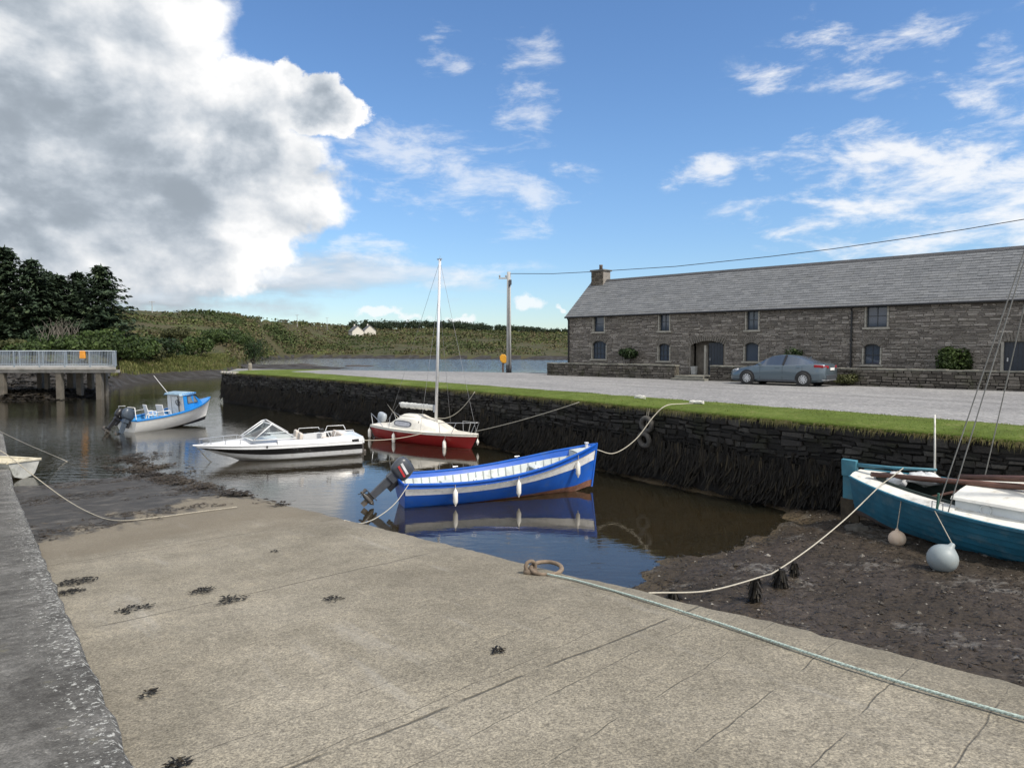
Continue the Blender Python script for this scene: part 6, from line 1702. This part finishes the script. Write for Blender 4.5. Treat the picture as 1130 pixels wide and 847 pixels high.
setting(b.build('seaweed', leaf_mat('drift_wrack', [(0, (.016, .012, .008)), (.5, (.035, .026, .017)), (.85, (.065, .05, .035)), (1, (.10, .085, .06))], .55, .1)), 'stuff', 'brown drift seaweed lying along the wet edge of the slipway', 'seaweed')
# litter of weed, shell and stones on the near mud
b = MB(); sh = MB(); wd_ = MB()
cnt = 0
while cnt < 15000:
    y = 3 + 15 * R.random() ** .7; x = R.uniform(1.0, 14)
    s_, w_ = sw(Vector((x, y, 0)))
    if w_ < EDGE_W - .1 or (Vector((x, y, 0)) - Q0).dot(QN) < .45: continue
    z_ = terrain(x, y)
    if z_ < -.02: continue
    cnt += 1
    k = R.random()
    if k < .80: frond(wd_, Vector((x, y, z_ + .008)), R.uniform(.03, .13), R.uniform(.004, .013), .5, R.uniform(0, 6.28))
    else:
        r_ = R.uniform(.008, .026) * (1 + (R.random() < .05) * 1.6); pts = []
        for q in ((1, 0, 0), (.3, .9, .1), (-.8, .5, 0), (-.6, -.7, .1), (.5, -.9, 0)): pts.append(Vector((x + q[0] * r_ * R.uniform(.7, 1.2), y + q[1] * r_ * R.uniform(.7, 1.2), z_ + .002)))
        tp = Vector((x, y, z_ + r_ * R.uniform(.4, .9)))
        (sh if R.random() < .28 else b).add(pts + [tp], [(i, (i + 1) % 5, 5) for i in range(5)])
setting(b.build('pebbles', stone_mat('dark_pebbles', [(.1, (.03, .026, .022)), (.6, (.06, .053, .045)), (1, (.10, .09, .08))])), 'stuff', 'dark pebbles scattered over the mud', 'pebbles')
setting(sh.build('shells', stone_mat('pale_shells', [(.1, (.10, .09, .075)), (.6, (.17, .155, .135)), (1, (.33, .31, .28))])), 'stuff', 'pale broken shells scattered over the mud', 'shells')
setting(wd_.build('seaweed', leaf_mat('mud_weed', [(0, (.012, .010, .008)), (.6, (.030, .024, .017)), (.9, (.055, .045, .034)), (1, (.09, .08, .065))], .5, .05)), 'stuff', 'loose dark seaweed scraps strewn over the mud on the right', 'seaweed')

# ================================================================ the pier on the left
CONC = pmat('pier_concrete', (.27, .26, .24), .9, var=.2, scale=1.5, stain=(.12, .11, .09), stain_amt=.6, stain_scale=2, bump=.3, world=True)
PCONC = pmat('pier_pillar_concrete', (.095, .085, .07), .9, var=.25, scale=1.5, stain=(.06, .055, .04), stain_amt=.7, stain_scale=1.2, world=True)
PY0 = 55.0; PXR = aty(128, 407, PY0).x; PZ = aty(128, 405.2, PY0).z
pier = empty('pier', (PXR, PY0, 0)); tag(pier, 'concrete pier on square pillars with a galvanised railing at the far left', 'pier')
BX = aty(125, 400, PY0 + 5.2).x - PXR
b = MB(); b.poly_prism([(0, 0), (BX, 5.2), (-45, 5.2), (-45, 0)], PZ - .2, PZ); b.build('deck', CONC, pier, bevel=.02)
b = MB(); b.box((-20, .35, PZ - .31), (40, .4, .22)); b.box((-22.5 + BX / 2, 4.8, PZ - .31), (40, .4, .22)); b.build('edge_beam', CONC, pier)
for px, dy, w_ in ((3, .4, .42), (66, .4, .42), (110, .4, .42), (79, 4.7, .5), (88, 2.6, .4), (100, 4.7, .4), (115.5, 4.7, .4), (45, 4.7, .4), (-40, .4, .5), (52, 2.6, .3)):
    x = aty(px, 420, PY0 + dy).x - PXR
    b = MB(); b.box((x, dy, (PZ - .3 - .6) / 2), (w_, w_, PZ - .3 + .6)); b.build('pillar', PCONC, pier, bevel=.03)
GALV = pmat('galvanised_rail', (.26, .30, .34), .5, .4, var=.12, scale=3)
RT = aty(60, 387.3, PY0).z
for yy, nm in ((.12, 'railing'), (5.05, 'railing')):
    x1 = BX * yy / 5.2
    b = MB(); b.tube([(-40, yy, RT), (x1, yy, RT)], .035, 6); b.tube([(-40, yy, PZ + .14), (x1, yy, PZ + .14)], .028, 6)
    rl_ = b.build(nm, GALV, pier, smooth=True)
    for i in range(21): 
        x = x1 - .05 - i * 1.96
        b = MB(); b.beam((x, yy, PZ), (x, yy, RT), .08, .08); b.build('post', GALV, rl_)
    b = MB(); x = x1 - .12
    while x > -39.5: b.beam((x, yy, PZ + .14), (x, yy, RT), .022, .022); x -= .125
    b.build('bars', GALV, rl_)
b = MB(); b.tube([(0, .12, RT), (BX, 5.05, RT)], .035, 6); b.tube([(0, .12, PZ + .14), (BX, 5.05, PZ + .14)], .028, 6)
for i in range(1, 38): b.beam((BX * i / 38, .12 + i * .13, PZ + .14), (BX * i / 38, .12 + i * .13, RT), .022, .022)
b.build('end_railing', GALV, pier)
lb = aty(91.5, 391.5, PY0 + .05); o = empty('lifebuoy_box', lb); tag(o, 'orange lifebuoy box fixed to the pier railing at the far left', 'lifebuoy box')
b = MB(); b.box((0, -.05, .02), (.42, .2, .60), taper=.9); b.build('box', pmat('safety_orange', (.62, .26, .03), .5), o, bevel=.04)
b = MB(); b.box((0, -.05, -.34), (.3, .06, .06)); b.build('bracket', STEEL, o)
# weed-covered ledge under the pier
b = MB()
for i in range(14000):
    x = R.uniform(-66, aty(133, 425, 56).x); y = 53.0 + R.uniform(0, 22) * R.random()
    z_ = terrain(x, y)
    if z_ < -.15: continue
    p_ = Vector((x, y, z_ + .02)); frond(b, p_, R.uniform(.25, .6), R.uniform(.05, .12), .8, R.uniform(0, 6.28))
setting(b.build('seaweed', WRACK), 'stuff', 'dark seaweed covering the rocky ledge under the pier', 'seaweed')

# ================================================================ trees and scrub
CON = leaf_mat('conifer_needles', [(.05, (.016, .026, .016)), (.4, (.030, .050, .028)), (.75, (.052, .078, .040)), (1, (.085, .115, .055))], .7, .1)
def conifer_mesh(h, rbase, seed, dens=1.0):
    rr = random.Random(seed); b = MB(); z = .06 * h
    while z < h * .985:
        k = z / h; Lm = rbase * (1 - k) ** .55 * (1 if k > .12 else .85) + .15
        n_ = max(4, int((9 - 4 * k) * dens)); a0 = rr.uniform(0, 6.28)
        for i in range(n_):
            a = a0 + 6.283 * i / n_ + rr.uniform(-.3, .3); L_ = Lm * rr.uniform(.62, 1.16); dr = rr.uniform(.10, .38) - .35 * max(0, k - .7)
            d = Vector((math.cos(a), math.sin(a), 0)); side = Vector((-d.y, d.x, 0)); m_ = max(3, int(L_ / .42))
            for q in range(m_):
                f = (q + .6) / m_; base = d * (L_ * f) + Vector((0, 0, z - dr * L_ * f ** 1.3 + .16 * L_ * f * f * (f > .7)))
                wsp = .22 + .42 * (1 - f) * min(L_, 3) / 3 + .1
                for e in range(6):
                    c = base + side * rr.uniform(-wsp, wsp) * 1.3 + Vector((0, 0, rr.uniform(-.18, .12))); t = (d * rr.uniform(.3, 1) + side * rr.uniform(-.8, .8) + Vector((0, 0, rr.uniform(-.55, .15)))).normalized()
                    u = t.cross(Vector((rr.uniform(-.5, .5), rr.uniform(-.5, .5), 1))).normalized(); s1 = rr.uniform(.20, .42); s2 = s1 * rr.uniform(.35, .6)
                    b.add([c - t * s1, c - u * s2, c + t * s1, c + u * s2], [(0, 1, 2, 3)])
        z += max(.22, .5 * (1 - k) + .1) * rr.uniform(.8, 1.1) * (h / 13) ** .5
    for i in range(10):
        c = Vector((0, 0, h - .1 * i)); t = Vector((rr.uniform(-.3, .3), rr.uniform(-.3, .3), 1)).normalized(); u = t.orthogonal().normalized(); b.add([c - t * .35, c - u * .08, c + t * .35, c + u * .08], [(0, 1, 2, 3)])
    return b
def conifer(px, y, top, rbase, seed, label):
    q = aty(px, 384, y); zt = aty(px, top, y).z; zb = max(1.0, terrain(q.x, q.y)) ; h_ = zt - zb
    o = empty('conifer_tree', (q.x, y, zb - .1)); tag(o, label, 'tree', 'dark conifers behind the pier')
    conifer_mesh(h_, rbase, seed).build('crown', CON, o)
    b = MB(); b.tube([(0, 0, -.3), (0, 0, h_ * .5), (.05, 0, h_ * .97)], [.24, .15, .02], 8); b.build('trunk', BARK, o)
conifer(114, 92, 292, 6.0, 1, 'broad dark conifer at the right end of the group behind the pier')
conifer(88, 96, 299, 4.4, 2, 'dark conifer just left of the broad end conifer, partly hidden behind it')
conifer(66, 93, 302, 4.8, 3, 'lower bushy conifer in the middle of the group, with a flat looking top')
conifer(38, 90, 285, 4.8, 4, 'tall narrow conifer second from the left edge of the photo')
conifer(9, 92, 271, 5.2, 5, 'tallest conifer at the left edge of the photo, with spiky top')
conifer(-22, 90, 276, 4.6, 6, 'dark conifer cut by the left edge of the photo')
conifer(54, 99, 298, 4.6, 8, 'dark conifer standing at the back of the group in its middle gap')
# shrubs along the bank
BS = [(60, 86, 366, 3.0, 0, 'grey twiggy shrub low in front of the conifers'), (84, 84, 370, 3.2, 1, 'bright green shrub behind the pier railing, under the conifers'), (108, 86, 364, 3.6, 1, 'rounded green shrub in front of the broad end conifer'), (132, 90, 360, 3.8, 1, 'tall green shrub at the right foot of the broad end conifer'), (150, 96, 366, 3.4, 1, 'mid green shrub between the end conifer and the dark shrub'), (178, 104, 370, 3.3, 0, 'very dark rounded shrub on the grassy bank'), (165, 98, 377, 2.0, 2, 'low olive shrub at the edge of the bank grass'), (219, 112, 369, 2.6, 1, 'lone bright green bush on the bank, right of the dark shrub'), (195, 140, 358, 3.4, 2, 'wide olive bush on the slope above the bank'), (243, 145, 362, 4.6, 1, 'large leafy thicket on the slope at the middle of the near hill'), (262, 160, 366, 4.2, 1, 'leafy thicket right of the larger one on the near hill'), (280, 175, 368, 4.5, 0, 'dark thicket at the right foot of the near hill'), (30, 82, 376, 3.0, 1, 'green shrub seen through the pier railing'), (6, 82, 374, 3.0, 2, 'olive shrub seen through the pier railing at the left edge of the photo')]
for i, (px, y, top, r_, mi, lb_) in enumerate(BS):
    q = aty(px, 384, y); zt = aty(px, top, y).z; zb = terrain(q.x, q.y); h_ = max(1.2, zt - zb + .3)
    shrub('bank_shrub', (q.x, y, zb - .2), r_, r_, h_, int(1500 * (r_ / 3) ** 1.3), .22, 50 + i, (LEAF_D, LEAF_M, LEAF_Y)[mi], lb_, 'shrub', 'shrubs on the far bank', low=.45)
# bare twigs above the grey shrub
q = aty(66, 384, 85); b = MB(); zb = terrain(q.x, q.y)
for i in range(60):
    a = R.uniform(0, 6.28); r0 = R.uniform(0, 2.4); p0 = Vector((q.x + r0 * math.cos(a), 85 + r0 * math.sin(a), zb + R.uniform(1.2, 2.2))); pts = [p0]
    d = Vector((R.uniform(-.5, .5), R.uniform(-.3, .3), 1))
    for k in range(4): p0 = p0 + d * R.uniform(.35, .62); d = d + Vector((R.uniform(-.4, .4), R.uniform(-.3, .3), R.uniform(-.2, .1))); pts.append(p0)
    b.tube(pts, [.03, .024, .018, .012, .006], 4)
o = b.build('bare_shrub', pmat('grey_twigs', (.15, .135, .11), .9), loc=(q.x, 85, zb)); tag(o, 'bare grey twigs of a dead shrub in front of the conifers', 'shrub')
# scrub over the hills
b = MB(); n_ = 0; rs_ = random.Random(9)
while n_ < 9500:
    px = rs_.uniform(-30, 660); R1 = shore_r(px); Rc = crest_r(px)
    t = rs_.random() ** .85; r_ = R1 + (9 if not 258 < px < 300 else 2) + (Rc - R1 + 6) * t
    if px < 135 and r_ < 80: continue
    th = math.atan((px - 565) / FPX); x, y = r_ * math.sin(th), r_ * math.cos(th)
    dn = fbm(x * .03, y * .03, 21) + .6 * fbm(x * .1, y * .1, 22)
    if dn < -.15 + rs_.uniform(-.25, .35): continue
    n_ += 1; z_ = terrain(x, y); sc_ = (r_ / 150) ** .75; hh = rs_.uniform(.12, .55) * sc_ * (1 + 1.6 * max(0, dn))
    for k in range(6):
        c = Vector((x + rs_.gauss(0, .55) * sc_, y + rs_.gauss(0, .55) * sc_, z_ + hh * rs_.uniform(.1, 1))); nn = Vector((rs_.gauss(0, 1), rs_.gauss(0, 1), rs_.gauss(.5, .8))).normalized(); tt = nn.orthogonal().normalized(); uu = nn.cross(tt); s1 = rs_.uniform(.14, .34) * sc_; s2 = s1 * rs_.uniform(.5, .9)
        b.add([c - tt * s1, c - uu * s2, c + tt * s1, c + uu * s2], [(0, 1, 2, 3)])
m, nt, p = new_mat('heath_scrub'); g = G(nt); P = g.pos()
f = g.add(g.mul(g.ss(g.noise(P, .045, 5, .65), .3, .7), .78), g.mul(g.island(), .22))
g.put(p.inputs['Base Color'], g.ramp(f, [(.12, (.032, .046, .018)), (.36, (.058, .078, .028)), (.5, (.080, .084, .036)), (.62, (.105, .082, .05)), (.78, (.076, .10, .034)), (.95, (.14, .145, .055))]))
p.inputs['Roughness'].default_value = .85; p.inputs['Specular IOR Level'].default_value = .15
for i in range(2600):
    px = rs_.uniform(250, 304); r_ = rs_.uniform(112, 300); th = math.atan((px - 565) / FPX); x, y = r_ * math.sin(th), r_ * math.cos(th); z_ = terrain(x, y)
    if z_ < 1.3: continue
    sc_ = (r_ / 150) ** .75; hh = rs_.uniform(.2, .8) * sc_
    for k in range(5):
        c = Vector((x + rs_.gauss(0, .55) * sc_, y + rs_.gauss(0, .55) * sc_, z_ + hh * rs_.uniform(.1, 1))); nn = Vector((rs_.gauss(0, 1), rs_.gauss(0, 1), rs_.gauss(.5, .8))).normalized(); tt = nn.orthogonal().normalized(); uu = nn.cross(tt); s1 = rs_.uniform(.14, .34) * sc_; s2 = s1 * rs_.uniform(.5, .9)
        b.add([c - tt * s1, c - uu * s2, c + tt * s1, c + uu * s2], [(0, 1, 2, 3)])
setting(b.build('scrub', m), 'stuff', 'low brown and green heath scrub covering the far hills', 'scrub')
# tree line on the far crest
b = MB(); rs_ = random.Random(19)
for i in range(420):
    px = rs_.uniform(388, 645)
    if px < 400 and rs_.random() < .5: continue
    rc = crest_r(px) + rs_.uniform(-45, 8); th = math.atan((px - 565) / FPX); x, y = rc * math.sin(th), rc * math.cos(th)
    h_ = rs_.uniform(3.0, 6.8) * (1.1 - .5 * sstep(500, 640, px)); leaves(b, (x, y, terrain(x, y) + h_ * .5), h_ * .55, h_ * .55, h_ * .55, 70, .55, i, 4)
setting(b.build('woodland', leaf_mat('far_woodland', [(.1, (.012, .022, .012)), (.5, (.022, .036, .018)), (1, (.05, .062, .028))], .8, .1)), 'stuff', 'dark woodland along the crest of the far hill', 'woodland')
# bank grass
b = MB()
for i in range(14000):
    px = R.uniform(122, 300); R1 = shore_r(px); r_ = R1 + R.uniform(5, 26)
    th = math.atan((px - 565) / FPX); x, y = r_ * math.sin(th), r_ * math.cos(th); z_ = terrain(x, y)
    if z_ < .8: continue
    blade(Vector((x, y, z_ - .05)), Vector((R.uniform(-1, 1), R.uniform(-1, 1), 0)) * .6, R.uniform(.35, .8), .05, .3)
setting(b.build('bank_grass', leaf_mat('bank_grass_blades', [(0, (.07, .085, .022)), (.5, (.11, .125, .035)), (1, (.20, .18, .08))], .8, .2)), 'stuff', 'rough yellow green grass along the far bank', 'grass')

# ================================================================ far houses, masts, rocks
HW = pmat('house_render', (.60, .57, .50), .9, var=.06, world=True); HR = pmat('house_slate', (.10, .105, .115), .8, var=.15, world=True); HD = pmat('house_window', (.03, .035, .04), .3)
def house(px, y, by, w_, d_, h_, rz, label):
    q = aty(px, by, y); o = empty('house', q, (0, 0, rz)); tag(o, label, 'house')
    b = MB(); b.add([(-w_ / 2, -d_ / 2, -2), (w_ / 2, -d_ / 2, -2), (w_ / 2, d_ / 2, -2), (-w_ / 2, d_ / 2, -2), (-w_ / 2, -d_ / 2, h_), (w_ / 2, -d_ / 2, h_), (w_ / 2, d_ / 2, h_), (-w_ / 2, d_ / 2, h_), (-w_ / 2, 0, h_ + d_ * .42), (w_ / 2, 0, h_ + d_ * .42)], [(0, 1, 5, 4), (1, 2, 6, 9, 5), (2, 3, 7, 6), (3, 0, 4, 8, 7)]); b.build('wall', HW, o)
    r_ = MB(); e = .35
    for s in (-1, 1): r_.add([(-w_ / 2 - e, s * (d_ / 2 + e), h_ - .3), (w_ / 2 + e, s * (d_ / 2 + e), h_ - .3), (w_ / 2 + e, 0, h_ + d_ * .42 + .08), (-w_ / 2 - e, 0, h_ + d_ * .42 + .08), (-w_ / 2 - e, s * (d_ / 2 + e), h_ - .1), (w_ / 2 + e, s * (d_ / 2 + e), h_ - .1), (w_ / 2 + e, 0, h_ + d_ * .42 + .3), (-w_ / 2 - e, 0, h_ + d_ * .42 + .3)], [(0, 1, 2, 3), (4, 5, 6, 7), (0, 1, 5, 4), (1, 2, 6, 5), (3, 0, 4, 7)])
    rf = r_.build('roof', HR, o)
    c = MB(); c.box((w_ / 2 - .6, 0, h_ + d_ * .42 + .5), (.9, .7, 1.6)); c.build('chimney', HW, rf)
    for k in range(3):
        c = MB(); c.box((-w_ * .3 + k * w_ * .3, -d_ / 2 - .02, h_ * .55), (1.1, .06, 1.2)); c.build('window', HD, o)
house(393, 430, 370, 8.5, 7, 2.6, rad(118), 'cream gabled house on the far hill, left one of the two'); house(407, 445, 369.5, 9, 7, 2.8, rad(112), 'cream gabled house on the far hill, right one of the two')
for px, y, top, by, lb_ in ((168, 216, 332, 346, 'thin aerial mast with a crossbar on the crest of the near hill'), (328, 330, 347, 358, 'wooden pole on the near hill skyline, left of the far houses'), (361, 420, 350, 362, 'wooden pole on the skyline just left of the far houses')):
    q = aty(px, by, y); zt = aty(px, top, y).z; b = MB(); b.tube([(0, 0, -1), (0, 0, zt - q.z)], [.14, .10], 6)
    b.beam((-.9, 0, zt - q.z - .3), (.9, 0, zt - q.z - .3), .12, .12); o = b.build('pole', WOODP); o.location = q; tag(o, lb_, 'pole')
def rock(px, py, w_, h_, seed, label):
    q = at(px, py, 0); b = MB(); rr = []
    for i in range(9):
        ph = math.pi / 2 * i / 8
        rr.append([(w_ * (1 + .3 * fbm(math.cos(a) * 2 + seed, math.sin(a) * 2, ph * 2)) * math.cos(a) * math.cos(ph), w_ * .5 * math.sin(a) * math.cos(ph), h_ * math.sin(ph) * (1 + .4 * fbm(math.cos(a) * 2, seed, ph)) - .15) for a in [6.283 * k / 20 for k in range(20)]])
    b.loft(rr, True, 0, (False, True)); o = b.build('rock', pmat('tidal_rock', (.045, .038, .032), .85, var=.4, scale=2, bump=.6, world=True), smooth=True); o.location = q; tag(o, label, 'rock')
rock(396, 404, 3.6, .45, 3, 'low dark tidal rock in the estuary, left of the mast'); rock(331, 403.0, 4.4, .5, 9, 'flat dark tidal reef in the estuary nearest the grassy bank')
